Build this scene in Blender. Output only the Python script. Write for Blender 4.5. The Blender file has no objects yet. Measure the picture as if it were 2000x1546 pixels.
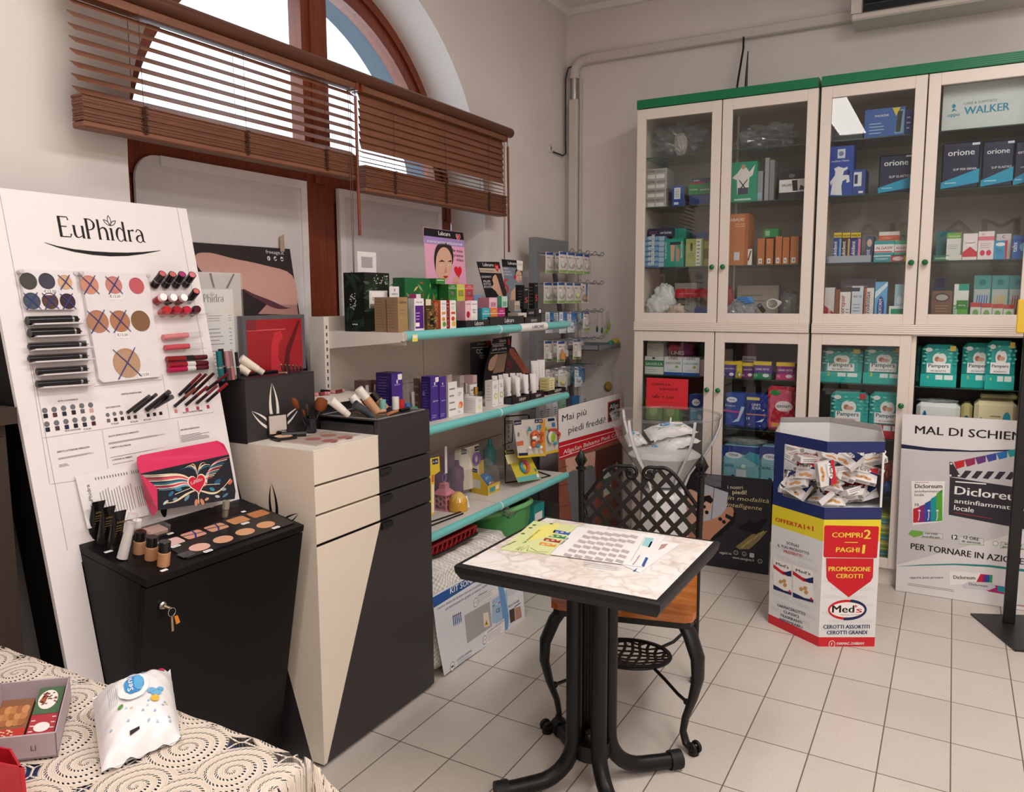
import bpy,math,random
from mathutils import Vector,Matrix,noise as mnoise
random.seed(7)
S=bpy.context.scene
COL=S.collection
V3=Vector
PI=math.pi
FPX,CX,CY=1550.0,1000.0,773.0
ROT=((0.87508726,0.48394348,-0.00458198),
  (0.05551654,-0.10978347,-0.9924039),
  (-0.48077042,0.86818564,-0.12293699))
EYE=V3((0,0,1.5))
cam=bpy.data.cameras.new('camera')
cam.sensor_width=36.0
cam.lens=FPX/2000*36.0
cam.clip_start=0.02
cam_ob=bpy.data.objects.new('camera',cam)
R0,R1,R2=(V3(r)for r in ROT)
cm=Matrix((R0,-R1,-R2)).transposed().to_4x4()
cm.translation=EYE
cam_ob.matrix_world=cm
COL.objects.link(cam_ob)
S.camera=cam_ob
w=bpy.data.worlds.new('world')
S.world=w
w.use_nodes=True
nt=w.node_tree
bg=nt.nodes['Background']
bg.inputs[0].default_value=(0.78,0.89,1.0,1)
bg.inputs[1].default_value=3.2
S.view_settings.view_transform='Standard'
S.view_settings.look='None'
S.view_settings.gamma=1.0
S.view_settings.exposure=0.0
LAMP=13.2
def ray(px,py):
 a,b=(px-CX)/FPX,(py-CY)/FPX
 return R0*a+R1*b+R2
def onx(px,py,x):
 r=ray(px,py);return EYE+r*((x-EYE.x)/r.x)
def ony(px,py,y):
 r=ray(px,py);return EYE+r*((y-EYE.y)/r.y)
def onz(px,py,z):
 r=ray(px,py);return EYE+r*((z-EYE.z)/r.z)
def onpl(px,py,p0,n):
 r=ray(px,py);return EYE+r*((p0-EYE).dot(n)/r.dot(n))
def zat(py,x,y):
 p=V3((x,y,0))-EYE
 a1,a2=R1.dot(p),R2.dot(p);k=(py-CY)/FPX
 return(k*a2-a1)/(R1.z-k*R2.z)
def lin(c):
 c/=255.0
 return c/12.92 if c<=0.04045 else((c+0.055)/1.055)**2.4
def rgb(h):
 h=h.lstrip('#')
 return tuple(lin(int(h[i:i+2],16))for i in(0,2,4))+(1,)
MATS={}
def mat(h,rough=0.5,metal=0.0,spec=0.5,var=0.04,scale=40.0,emit=0.0):
 key=(h,rough,metal,spec,var,scale,emit)
 if key in MATS:return MATS[key]
 m=bpy.data.materials.new('surface_'+h.lstrip('#'));m.use_nodes=True
 n=m.node_tree.nodes;l=m.node_tree.links
 b=n['Principled BSDF']
 b.inputs['Roughness'].default_value=rough
 b.inputs['Metallic'].default_value=metal
 b.inputs['Specular IOR Level'].default_value=spec
 c=rgb(h)
 b.inputs['Base Color'].default_value=c
 if var:
  tc=n.new('ShaderNodeTexCoord');nz=n.new('ShaderNodeTexNoise');mp=n.new('ShaderNodeMapRange');mx=n.new('ShaderNodeMix')
  nz.inputs['Scale'].default_value=scale;nz.inputs['Detail'].default_value=2
  mx.data_type='RGBA';mx.blend_type='MULTIPLY';mx.inputs[0].default_value=1
  mp.inputs[3].default_value=1-var*2;mp.inputs[4].default_value=1+var*.6
  mx.inputs[6].default_value=c
  l.new(tc.outputs['Object'],nz.inputs['Vector']);l.new(nz.outputs['Fac'],mp.inputs[0]);l.new(mp.outputs[0],mx.inputs[7])
  l.new(mx.outputs[2],b.inputs['Base Color'])
 if emit:
  b.inputs['Emission Color'].default_value=c;b.inputs['Emission Strength'].default_value=emit
 MATS[key]=m
 return m
def ink(h):return mat(h,0.55,0,0.3,0)
def clear(name,tint=(1,1,1,1),refl=1.0,ior=1.5,haze=0.0,rough=0.0):
 if name in MATS:return MATS[name]
 m=bpy.data.materials.new(name);m.use_nodes=True
 n=m.node_tree.nodes;l=m.node_tree.links
 for x in list(n):n.remove(x)
 o=n.new('ShaderNodeOutputMaterial');t=n.new('ShaderNodeBsdfTransparent');g=n.new('ShaderNodeBsdfGlossy')
 mx=n.new('ShaderNodeMixShader');fr=n.new('ShaderNodeFresnel');mu=n.new('ShaderNodeMath')
 ge=n.new('ShaderNodeNewGeometry');mr=n.new('ShaderNodeMapRange');mr.inputs[3].default_value=ior;mr.inputs[4].default_value=1/ior
 l.new(ge.outputs['Backfacing'],mr.inputs[0]);l.new(mr.outputs[0],fr.inputs[0]);mu.operation='MULTIPLY';mu.inputs[1].default_value=refl;mu.use_clamp=True
 t.inputs[0].default_value=tint;g.inputs['Roughness'].default_value=rough
 l.new(fr.outputs[0],mu.inputs[0]);l.new(mu.outputs[0],mx.inputs[0])
 if haze:
  d=n.new('ShaderNodeBsdfDiffuse');d.inputs[0].default_value=(.9,.9,.9,1)
  m2=n.new('ShaderNodeMixShader');m2.inputs[0].default_value=haze
  l.new(t.outputs[0],m2.inputs[1]);l.new(d.outputs[0],m2.inputs[2]);l.new(m2.outputs[0],mx.inputs[1])
 else:l.new(t.outputs[0],mx.inputs[1])
 l.new(g.outputs[0],mx.inputs[2]);l.new(mx.outputs[0],o.inputs[0])
 MATS[name]=m
 return m
class NB:
 def __init__(s,name,rough=.5,spec=.5):
  s.m=bpy.data.materials.new(name);s.m.use_nodes=True
  s.t=s.m.node_tree;s.b=s.t.nodes['Principled BSDF']
  s.b.inputs['Roughness'].default_value=rough;s.b.inputs['Specular IOR Level'].default_value=spec
  s.co=s.n('ShaderNodeTexCoord').outputs['Object']
 def n(s,t,**k):
  x=s.t.nodes.new(t)
  for a,v in k.items():setattr(x,a,v)
  return x
 def put(s,sock,v):
  if hasattr(v,'is_linked'):s.t.links.new(v,sock)
  else:sock.default_value=v
 def math(s,op,a,b=0.0,c=None,clamp=False):
  x=s.n('ShaderNodeMath',operation=op,use_clamp=clamp)
  s.put(x.inputs[0],a);s.put(x.inputs[1],b)
  if c is not None:s.put(x.inputs[2],c)
  return x.outputs[0]
 def sep(s,v):
  x=s.n('ShaderNodeSeparateXYZ');s.put(x.inputs[0],v);return x.outputs
 def comb(s,x,y,z):
  c=s.n('ShaderNodeCombineXYZ')
  for i,v in enumerate((x,y,z)):s.put(c.inputs[i],v)
  return c.outputs[0]
 def noise(s,v,scale,detail=2,rough=.5,dist=0.0):
  x=s.n('ShaderNodeTexNoise');s.put(x.inputs['Vector'],v)
  x.inputs['Scale'].default_value=scale;x.inputs['Detail'].default_value=detail
  x.inputs['Roughness'].default_value=rough;x.inputs['Distortion'].default_value=dist
  return x.outputs['Fac']
 def mix(s,f,a,b,mode='MIX'):
  x=s.n('ShaderNodeMix',data_type='RGBA',blend_type=mode)
  s.put(x.inputs[0],f);s.put(x.inputs[6],a);s.put(x.inputs[7],b);return x.outputs[2]
 def rng(s,v,a,b,c=0.0,d=1.0):
  x=s.n('ShaderNodeMapRange');s.put(x.inputs[0],v)
  for i,q in enumerate((a,b,c,d)):x.inputs[i+1].default_value=q
  return x.outputs[0]
 def bump(s,h,strength=.3,dist=.002):
  x=s.n('ShaderNodeBump');x.inputs['Strength'].default_value=strength;x.inputs['Distance'].default_value=dist
  s.put(x.inputs['Height'],h);s.t.links.new(x.outputs[0],s.b.inputs['Normal'])
 def col(s,c):s.put(s.b.inputs['Base Color'],c)
def m_plaster(name,h):
 k=NB(name,.85,.2)
 n1=k.noise(k.co,1.6,4);n2=k.noise(k.co,90,3)
 c=k.mix(k.rng(n1,.3,.75),rgb(h),tuple(x*.9 for x in rgb(h)[:3])+(1,))
 k.col(c);k.bump(n2,.25,.002)
 return k.m
def m_tiles():
 k=NB('floor_tiles',.42,.35)
 x,y,z=k.sep(k.co)
 u=k.math('DIVIDE',k.math('ADD',x,1.571+.2055*40),.2055)
 yy=k.math('ADD',y,k.math('MULTIPLY',x,.034))
 v=k.math('DIVIDE',k.math('ADD',yy,-2.609+.3125*40),.3125)
 fu=k.math('PINGPONG',u,.5);fv=k.math('PINGPONG',v,.5)
 du=k.math('MULTIPLY',fu,.2055);dv=k.math('MULTIPLY',fv,.3125)
 d=k.math('MINIMUM',du,dv)
 g=k.rng(d,.0012,.0028)
 cell=k.comb(k.math('FLOOR',u),k.math('FLOOR',v),0)
 wn=k.n('ShaderNodeTexWhiteNoise');k.put(wn.inputs['Vector'],cell)
 base=k.mix(wn.outputs['Value'],rgb('d6cdc4'),rgb('cec5bc'))
 sp=k.noise(k.co,300,2,.6);base=k.mix(k.math('MULTIPLY',k.rng(sp,.60,.68),.7),base,rgb('8f8378'))
 base=k.mix(k.rng(k.noise(k.co,3,4),.45,.8,0,.25),base,rgb('b3a99e'))
 k.col(k.mix(g,rgb('6f5d4d'),base));k.bump(g,.5,.001)
 k.put(k.b.inputs['Roughness'],k.rng(g,0,1,.8,.38))
 return k.m
def m_wood(name,a,b,axis=2,rough=.35,scale=6):
 k=NB(name,rough,.5)
 mp=k.n('ShaderNodeMapping');s=[9,9,9];s[axis]=.7
 mp.inputs['Scale'].default_value=s;k.put(mp.inputs['Vector'],k.co)
 n1=k.noise(mp.outputs[0],scale,5,.6,.6);n2=k.noise(mp.outputs[0],scale*7,3)
 c=k.mix(k.rng(n1,.3,.7),rgb(a),rgb(b))
 c=k.mix(k.rng(n2,.5,.8,0,.35),c,tuple(q*.5 for q in rgb(a)[:3])+(1,))
 k.col(c);k.bump(n2,.15,.001)
 return k.m
def m_marble():
 k=NB('marble_laminate',.22,.5)
 w1=k.noise(k.co,6,4,.6,1.6)
 v=k.n('ShaderNodeVectorMath',operation='ADD');k.put(v.inputs[0],k.co)
 nz=k.n('ShaderNodeTexNoise');nz.inputs['Scale'].default_value=7;nz.inputs['Detail'].default_value=3;k.put(nz.inputs['Vector'],k.co)
 sc=k.n('ShaderNodeVectorMath',operation='SCALE');k.put(sc.inputs[0],nz.outputs['Color']);sc.inputs['Scale'].default_value=.28
 k.put(v.inputs[1],sc.outputs[0])
 vo=k.n('ShaderNodeTexVoronoi',feature='DISTANCE_TO_EDGE');vo.inputs['Scale'].default_value=11;k.put(vo.inputs['Vector'],v.outputs[0])
 e=k.rng(vo.outputs['Distance'],0,.12,1,0)
 c=k.mix(k.rng(w1,.42,.68),rgb('f9f4f0'),rgb('e6d6ca'))
 c=k.mix(k.math('MULTIPLY',e,k.rng(k.noise(k.co,5,3),.35,.7,.08,.6)),c,rgb('b39a88'))
 k.col(c)
 return k.m
def m_lace():
 k=NB('crochet_lace',.9,.1)
 vo=k.n('ShaderNodeTexVoronoi',voronoi_dimensions='2D');vo.inputs['Scale'].default_value=9.5;vo.inputs['Randomness'].default_value=.35
 k.put(vo.inputs['Vector'],k.co)
 sub=k.n('ShaderNodeVectorMath',operation='SUBTRACT');k.put(sub.inputs[0],k.co);k.put(sub.inputs[1],vo.outputs['Position'])
 x,y,z=k.sep(sub.outputs[0])
 r=k.math('SQRT',k.math('ADD',k.math('MULTIPLY',x,x),k.math('MULTIPLY',y,y)))
 a=k.math('ARCTAN2',y,x)
 ph=k.math('ADD',k.math('MULTIPLY',r,6.2831/.0155),a)
 s1=k.math('SINE',ph)
 n_per=k.math('FLOOR',k.math('ADD',k.math('MULTIPLY',r,620),8))
 s2=k.math('SINE',k.math('MULTIPLY',a,n_per))
 hole=k.math('MULTIPLY',k.rng(s1,.50,.66),k.rng(s2,.0,.25))
 vd=k.n('ShaderNodeTexVoronoi',voronoi_dimensions='2D',feature='DISTANCE_TO_EDGE');vd.inputs['Scale'].default_value=9.5;vd.inputs['Randomness'].default_value=.35
 k.put(vd.inputs['Vector'],k.co)
 corner=k.math('MULTIPLY',k.rng(r,.0645,.0675),k.rng(vd.outputs['Distance'],.012,.022,0,1))
 hole=k.math('MAXIMUM',hole,corner)
 yarn=k.math('ADD',k.math('MULTIPLY',s1,.5),k.math('MULTIPLY',k.math('SINE',k.math('MULTIPLY',r,2200)),.25))
 k.col(k.mix(k.rng(yarn,-.6,.6),rgb('e6d6c6'),rgb('f1e4d6')))
 k.bump(yarn,.7,.003)
 k.put(k.b.inputs['Alpha'],k.math('SUBTRACT',1.0,hole,clamp=True))
 return k.m
def m_brushed(name,a,b,axis=1):
 return m_wood(name,a,b,axis,.55,3)
PLASTER=m_plaster('wall_plaster','e6deda');CEIL=m_plaster('ceiling_plaster','efe9e6')
TILES=m_tiles();MARBLE=m_marble();LACE=m_lace()
W_FRAME=m_wood('window_wood','6b2f1b','8a4022',2);W_FRAME_H=m_wood('rail_wood','4a2a1c','633520',1)
W_SLAT=m_wood('slat_wood','6f4430','86553c',1,.5);W_SEAT=m_wood('seat_wood','9c4f1f','c47a38',0,.18,4)
W_DARK=m_wood('dark_cupboard_wood','2e2118','3a2b20',2,.6)
GLASS=clear('clear_glass',(.93,.97,.95,1),1.0)
PANE=clear('cabinet_pane',(.93,.95,.94,1),1.7)
FILM=clear('clear_film',(.96,.97,.97,1),1.2,1.45,.06,.08)
ACRYL=clear('clear_acrylic',(.97,.97,.97,1),1.0,1.49,.05)
BAG=clear('crinkled_clear_bag',(.80,.82,.85,1),1.6,1.5,.10,.12)
WHITE=mat('ece6e4',.5);PAPER=mat('f0eceb',.7,0,.2);BLACK=mat('0c0b0b',.35);IRON=mat('0f0e0e',.42,.0,.4,.1)
CHROME=mat('c9c6c2',.18,1.0);CARD=mat('f3efee',.6);CREAM=mat('e6dad0',.38,0,.5,.02);DARK=mat('17181b',.4)
class MB:
 def __init__(s):s.v,s.f,s.mi,s.sm,s.mats=[],[],[],[],[]
 def _m(s,m):
  if m not in s.mats:s.mats.append(m)
  return s.mats.index(m)
 def add(s,pts,faces,m,smooth=False):
  o=len(s.v);s.v+=[V3(p)for p in pts];k=s._m(m)
  for f in faces:
   s.f.append([o+i for i in f]);s.mi.append(k);s.sm.append(smooth)
 def poly(s,pts,m):s.add(pts,[list(range(len(pts)))],m)
 def para(s,o,a,b,c,m,mats=None):
  o,a,b,c=V3(o),V3(a),V3(b),V3(c)
  p=[o,o+a,o+a+b,o+b,o+c,o+a+c,o+a+b+c,o+b+c]
  fs={'-c':(0,3,2,1),'+c':(4,5,6,7),'-b':(0,1,5,4),'+b':(3,7,6,2),'-a':(0,4,7,3),'+a':(1,2,6,5)}
  base=len(s.v);s.v+=p
  for k,f in fs.items():
   s.f.append([base+i for i in f]);s.mi.append(s._m((mats or{}).get(k,m)));s.sm.append(False)
 def box(s,x0,x1,y0,y1,z0,z1,m,mats=None):
  s.para((x0,y0,z0),(x1-x0,0,0),(0,y1-y0,0),(0,0,z1-z0),m,mats)
 def cham(s,x0,x1,y0,y1,z0,z1,c,m,M=None):
  lo,hi=(x0,y0,z0),(x1,y1,z1)
  pts,idx=[],{}
  for sx in(0,1):
   for sy in(0,1):
    for sz in(0,1):
     b=[(lo,hi)[q][i]for i,q in enumerate((sx,sy,sz))]
     ins=[b[i]+(c if(sx,sy,sz)[i]==0 else-c)for i in range(3)]
     for ax in range(3):
      p=[ins[0],ins[1],ins[2]];p[ax]=b[ax]
      idx[(sx,sy,sz,ax)]=len(pts);pts.append(V3(p))
  F=[]
  for ax in range(3):
   o1,o2=[i for i in range(3)if i!=ax]
   for sgn in(0,1):
    q=[]
    for(u,v)in((0,0),(1,0),(1,1),(0,1)):
     k=[0,0,0];k[ax]=sgn;k[o1]=u;k[o2]=v;q.append(idx[(*k,ax)])
    F.append(q)
   for u in(0,1):
    for v in(0,1):
     q=[]
     for t,a2 in((0,o1),(1,o1),(1,o2),(0,o2)):
      k=[0,0,0];k[ax]=t;k[o1]=u;k[o2]=v;q.append(idx[(*k,a2)])
     F.append(q)
  for sx in(0,1):
   for sy in(0,1):
    for sz in(0,1):F.append([idx[(sx,sy,sz,a)]for a in range(3)])
  cen=V3(((x0+x1)/2,(y0+y1)/2,(z0+z1)/2))
  F2=[]
  for q in F:
   nrm=(pts[q[1]]-pts[q[0]]).cross(pts[q[2]]-pts[q[0]]);mid=sum((pts[i]for i in q),V3())/len(q)
   F2.append(q if nrm.dot(mid-cen)>0 else q[::-1])
  if M:pts=[M @ p for p in pts]
  s.add(pts,F2,m)
 def tube(s,path,r,m,seg=8,caps=True,smooth=True,flat=1.0,closed=False):
  path=[V3(p)for p in path];n=len(path)
  rs=r if isinstance(r,(list,tuple))else[r]*n
  prev=None;rings=[]
  for i,p in enumerate(path):
   if closed:t=path[(i+1)%n]-path[i-1]
   else:t=path[min(i+1,n-1)]-path[max(i-1,0)]
   t.normalize()
   if prev is None:
    up=V3((0,0,1))if abs(t.z)<.95 else V3((1,0,0))
    a=t.cross(up).normalized()
   else:
    a=prev-t*prev.dot(t)
    a=a.normalized()if a.length>1e-6 else t.orthogonal().normalized()
   prev=a;b=t.cross(a)
   rings.append([p+(a*math.cos(2*PI*k/seg)+b*math.sin(2*PI*k/seg)*flat)*rs[i]for k in range(seg)])
  pts=[q for g in rings for q in g];F=[]
  for i in range(n if closed else n-1):
   j=(i+1)%n
   for k in range(seg):
    F.append([i*seg+k,i*seg+(k+1)%seg,j*seg+(k+1)%seg,j*seg+k])
  s.add(pts,F,m,smooth)
  if caps and not closed:
   s.poly(rings[0][::-1],m);s.poly(rings[-1],m)
 def cyl(s,a,b,r,m,seg=12,r2=None,caps=True):
  s.tube([a,b],[r,r if r2 is None else r2],m,seg,caps)
 def lathe(s,prof,c,m,axis=(0,0,1),seg=20,smooth=True,mats=None):
  c=V3(c);ax=V3(axis).normalized();a=ax.orthogonal().normalized();b=ax.cross(a)
  for i in range(len(prof)-1):
   (r0,h0),(r1,h1)=prof[i],prof[i+1]
   pts=[];mm=mats[i]if mats else m
   for r,h in((r0,h0),(r1,h1)):
    pts+=[c+ax*h+(a*math.cos(2*PI*k/seg)+b*math.sin(2*PI*k/seg))*max(r,1e-5)for k in range(seg)]
   s.add(pts,[[k,(k+1)%seg,seg+(k+1)%seg,seg+k]for k in range(seg)],mm,smooth)
 def ball(s,c,r,m,sx=1,sy=1,sz=1,seg=12,M=None):
  c=V3(c);n=seg//2;pts=[];F=[]
  for i in range(n+1):
   th=PI*i/n
   for k in range(seg):
    ph=2*PI*k/seg
    p=V3((math.sin(th)*math.cos(ph)*r*sx,math.sin(th)*math.sin(ph)*r*sy,math.cos(th)*r*sz))
    if M:p=M @ p
    pts.append(c+p)
  for i in range(n):
   for k in range(seg):
    F.append([i*seg+k,(i+1)*seg+k,(i+1)*seg+(k+1)%seg,i*seg+(k+1)%seg])
  s.add(pts,F,m,True)
 def grid(s,fn,nu,nv,m,smooth=True,both=False):
  pts=[fn(i/nu,j/nv)for j in range(nv+1)for i in range(nu+1)]
  F=[[j*(nu+1)+i,j*(nu+1)+i+1,(j+1)*(nu+1)+i+1,(j+1)*(nu+1)+i]for j in range(nv)for i in range(nu)]
  s.add(pts,F,m,smooth)
 def prism(s,pts,d,m,side=None):
  pts=[V3(p)for p in pts];d=V3(d);n=len(pts)
  s.poly(pts[::-1],m);s.poly([p+d for p in pts],m)
  s.add(pts+[p+d for p in pts],[[i,(i+1)%n,n+(i+1)%n,n+i]for i in range(n)],side or m)
 def xform(s,M,start=0):
  for i in range(start,len(s.v)):s.v[i]=M @ s.v[i]
ORIGIN={}
def link_mesh(name,mb,origin,parent=None):
 me=bpy.data.meshes.new(name)
 me.from_pydata([tuple(p-origin)for p in mb.v],[],mb.f)
 for m in mb.mats:me.materials.append(m)
 me.polygons.foreach_set('material_index',mb.mi);me.polygons.foreach_set('use_smooth',mb.sm)
 me.update()
 o=bpy.data.objects.new(name,me);COL.objects.link(o)
 if parent:o.parent=parent
 else:o.location=origin
 ORIGIN[o.name]=origin
 return o
def part(name,mb,parent,label=None,kind=None):
 o=link_mesh(name,mb,ORIGIN[parent.name],parent)
 if label:o['label']=label
 if kind:o['kind']=kind
 return o
def tag(o,label,cat,group=None,kind=None):
 if label:o['label']=label
 if cat:o['category']=cat
 if group:o['group']=group
 if kind:o['kind']=kind
 return o
def thing(name,label,cat,loc,group=None):
 o=bpy.data.objects.new(name,None);COL.objects.link(o);o.empty_display_size=.05
 o.location=loc;ORIGIN[o.name]=V3(loc)
 return tag(o,label,cat,group)
def single(name,mb,label,cat,group=None):
 lo=V3([min(p[i]for p in mb.v)for i in range(3)]);hi=V3([max(p[i]for p in mb.v)for i in range(3)])
 return tag(link_mesh(name,mb,V3(((lo.x+hi.x)/2,(lo.y+hi.y)/2,lo.z))),label,cat,group)
def struct(name,mb,parent=None):
 o=link_mesh(name,mb,ORIGIN[parent.name]if parent else V3((0,0,0)),parent)
 if not parent:o['kind']='structure'
 return o
def copy_tree(o,loc,label=None,rz=None,scale=None):
 r=o.copy();COL.objects.link(r);r.location=loc;ORIGIN[r.name]=V3(loc)
 if label:r['label']=label
 if rz is not None:r.rotation_euler.z=rz
 if scale is not None:r.scale=scale
 for ch in list(o.children):
  c=ch.copy();COL.objects.link(c);c.parent=r
  for g in list(ch.children):
   d=g.copy();COL.objects.link(d);d.parent=c
 return r
TXT={}
def glyphs(t,bold=0.0):
 if(t,bold)not in TXT:
  cu=bpy.data.curves.new('t','FONT');cu.body=t;cu.resolution_u=2;cu.fill_mode='FRONT';cu.offset=bold
  ob=bpy.data.objects.new('t',cu)
  me=ob.to_mesh()
  vs=[(v.co.x,v.co.y)for v in me.vertices];fs=[list(p.vertices)for p in me.polygons]
  ob.to_mesh_clear();bpy.data.objects.remove(ob);bpy.data.curves.remove(cu)
  TXT[(t,bold)]=(vs,fs)
 return TXT[(t,bold)]
class Face:
 def __init__(s,o,U,W,w=1.0,h=1.0,eps=.0004):
  s.o,s.U,s.W=V3(o),V3(U).normalized(),V3(W).normalized();s.N=s.U.cross(s.W).normalized();s.w,s.h,s.e=w,h,eps
 def p(s,u,v,k=0.0):return s.o+s.U*u+s.W*v+s.N*(k*s.e)
 def px(s,x,y):
  q=onpl(x,y,s.o,s.N)-s.o;return q.dot(s.U),q.dot(s.W)
 def poly(s,mb,uv,m,k=1):mb.poly([s.p(u,v,k)for u,v in uv],m)
 def ppoly(s,mb,pts,m,k=1):s.poly(mb,[s.px(*q)for q in pts],m,k)
 def rect(s,mb,u0,v0,u1,v1,m,k=1):s.poly(mb,[(u0,v0),(u1,v0),(u1,v1),(u0,v1)],m,k)
 def frect(s,mb,a,b,c,d,m,k=1):s.rect(mb,a*s.w,b*s.h,c*s.w,d*s.h,m,k)
 def fpoly(s,mb,uv,m,k=1):s.poly(mb,[(u*s.w,v*s.h)for u,v in uv],m,k)
 def rrect(s,mb,u0,v0,u1,v1,r,m,k=1):
  q=[]
  for(cx,cy,a0)in((u1-r,v1-r,0),(u0+r,v1-r,90),(u0+r,v0+r,180),(u1-r,v0+r,270)):
   for t in range(0,91,30):
    a=math.radians(a0+t);q.append((cx+r*math.cos(a),cy+r*math.sin(a)))
  s.poly(mb,q,m,k)
 def ell(s,mb,cu,cv,ru,rv,m,k=1,seg=18,rot=0.0):
  c,sn=math.cos(rot),math.sin(rot)
  s.poly(mb,[(cu+ru*math.cos(2*PI*i/seg)*c-rv*math.sin(2*PI*i/seg)*sn,cv+ru*math.cos(2*PI*i/seg)*sn+rv*math.sin(2*PI*i/seg)*c)for i in range(seg)],m,k)
 def fell(s,mb,a,b,ra,rb,m,k=1,seg=18):s.ell(mb,a*s.w,b*s.h,ra*s.w,rb*s.h,m,k,seg)
 def line(s,mb,uv,wd,m,k=1):
  n=len(uv);ws=wd if isinstance(wd,(list,tuple))else[wd]*n
  L,Rr=[],[]
  for i,(u,v)in enumerate(uv):
   a=uv[max(i-1,0)];b=uv[min(i+1,n-1)]
   dx,dy=b[0]-a[0],b[1]-a[1];d=math.hypot(dx,dy)or 1
   nx,ny=-dy/d*ws[i]/2,dx/d*ws[i]/2
   L.append(s.p(u+nx,v+ny,k));Rr.append(s.p(u-nx,v-ny,k))
  mb.add(L+Rr,[[i+n,i+n+1,i+1,i]for i in range(n-1)],m)
 def pline(s,mb,pts,wd,m,k=1):s.line(mb,[s.px(*q)for q in pts],wd,m,k)
 def heart(s,mb,cu,cv,r,m,k=1):
  q=[]
  for i in range(28):
   t=2*PI*i/28
   q.append((cu+r*(16*math.sin(t)**3)/17,cv+r*(13*math.cos(t)-5*math.cos(2*t)-2*math.cos(3*t)-math.cos(4*t))/17))
  s.poly(mb,q[::-1],m,k)
 def text(s,mb,t,u,v,m,width=None,height=None,k=2,bold=0.0,align='l',ang=0.0,shear=0.0):
  vs,fs=glyphs(t)
  if not vs:return
  x0=min(a for a,b in vs);x1=max(a for a,b in vs)
  W0=max(x1-x0,1e-6);cap=.70
  if width is None:sy=height/cap;sx=sy
  elif height is None:sx=width/W0;sy=sx
  else:sx=width/W0;sy=height/cap
  off={'l':0,'c':-.5,'r':-1}[align]*W0*sx
  c,sn=math.cos(ang),math.sin(ang)
  for j in((-1,0,1)if bold>.003 else(0,)):
   pts=[]
   for a,b in vs:
    X=(a-x0)*sx+off+shear*b*sy+j*min(bold,.03)*sy*1.1;Y=b*sy
    pts.append(s.p(u+X*c-Y*sn,v+X*sn+Y*c,k+j*.1))
   mb.add(pts,fs,m)
 def ftext(s,mb,t,a,b,m,fw=None,fh=None,k=2,bold=0.0,align='c',shear=0.0,ang=0.0):
  s.text(mb,t,a*s.w,b*s.h,m,None if fw is None else fw*s.w,None if fh is None else fh*s.h,k,bold,align,ang,shear)
 def ptext(s,mb,t,p0,p1,hpx,m,k=2,bold=0.0,shear=0.0):
  a,b=s.px(*p0),s.px(*p1);c=s.px(p0[0],p0[1]-hpx)
  wd=math.hypot(b[0]-a[0],b[1]-a[1]);hh=abs(c[1]-a[1])
  s.text(mb,t,a[0],a[1],m,wd,hh,k,bold,'l',math.atan2(b[1]-a[1],b[0]-a[0]),shear)
 def lines(s,mb,u0,v0,u1,v1,n,m,k=1,fill=.35,rag=.3):
  st=(v1-v0)/n
  for i in range(n):
   e=u1-(u1-u0)*rag*random.random();y=v1-st*(i+.5)
   s.rect(mb,u0,y-st*fill/2,e,y+st*fill/2,m,k)
 def flines(s,mb,a,b,c,d,n,m,k=1,fill=.35,rag=.3):s.lines(mb,a*s.w,b*s.h,c*s.w,d*s.h,n,m,k,fill,rag)
def smooth(p,n=4):
 out=[];L=len(p)
 for i in range(L):
  a,b,c,d=p[i-1],p[i],p[(i+1)%L],p[(i+2)%L]
  for j in range(n):
   t=j/n;out.append(tuple(.5*(2*b[k]+(c[k]-a[k])*t+(2*a[k]-5*b[k]+4*c[k]-d[k])*t*t+(3*b[k]-a[k]-3*c[k]+d[k])*t**3)for k in(0,1)))
 return out
def face_of(p00,p10,p01,eps=.0004):
 p00,p10,p01=V3(p00),V3(p10),V3(p01)
 return Face(p00,p10-p00,p01-p00,(p10-p00).length,(p01-p00).length,eps)
WX,WY,CZ=-2.272,4.85,3.32
RX,FY=2.7,-2.7
AC_Y,AC_Z,AR=2.7275,1.917,1.083
m=MB();m.box(WX-.1,RX+.1,FY-.1,WY+.1,-.06,0,TILES);floor=struct('floor',m)
m=MB();m.box(WX-.1,RX+.1,FY-.1,WY+.1,CZ,CZ+.06,CEIL);struct('ceiling',m)
m=MB();m.box(WX-.1,RX+.1,WY,WY+.1,0,CZ,PLASTER);struct('wall_back',m)
m=MB();m.box(RX,RX+.1,FY,WY,0,CZ,PLASTER);struct('wall_right',m)
m=MB();m.box(WX-.1,RX+.1,FY-.1,FY,0,CZ,PLASTER);struct('wall_front',m)
m=MB();D=-.205;XI=WX+D
m.poly([(WX,FY,0),(WX,AC_Y-AR,0),(WX,AC_Y-AR,CZ),(WX,FY,CZ)],PLASTER)
m.poly([(WX,AC_Y+AR,0),(WX,WY,0),(WX,WY,CZ),(WX,AC_Y+AR,CZ)],PLASTER)
m.poly([(WX,AC_Y-AR,0),(WX,AC_Y+AR,0),(WX,AC_Y+AR,.7),(WX,AC_Y-AR,.7)],PLASTER)
NA=48;ANG=[PI*i/NA for i in range(NA+1)]
def arc(r,x,a):return(x,AC_Y+r*math.cos(a),AC_Z+r*math.sin(a))
for i in range(NA):
 a,b=ANG[i],ANG[i+1]
 p,q=arc(AR,WX,a),arc(AR,WX,b)
 m.poly([q,p,(WX,p[1],CZ),(WX,q[1],CZ)],PLASTER)
 m.add([p,q,arc(1.055,XI,b),arc(1.055,XI,a)],[(0,1,2,3)],PLASTER,True)
for sg in(-1,1):
 m.poly([(WX,AC_Y+sg*AR,.7),(WX,AC_Y+sg*AR,AC_Z),(XI,AC_Y+sg*1.055,AC_Z),(XI,AC_Y+sg*1.055,.7)],PLASTER)
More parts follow.
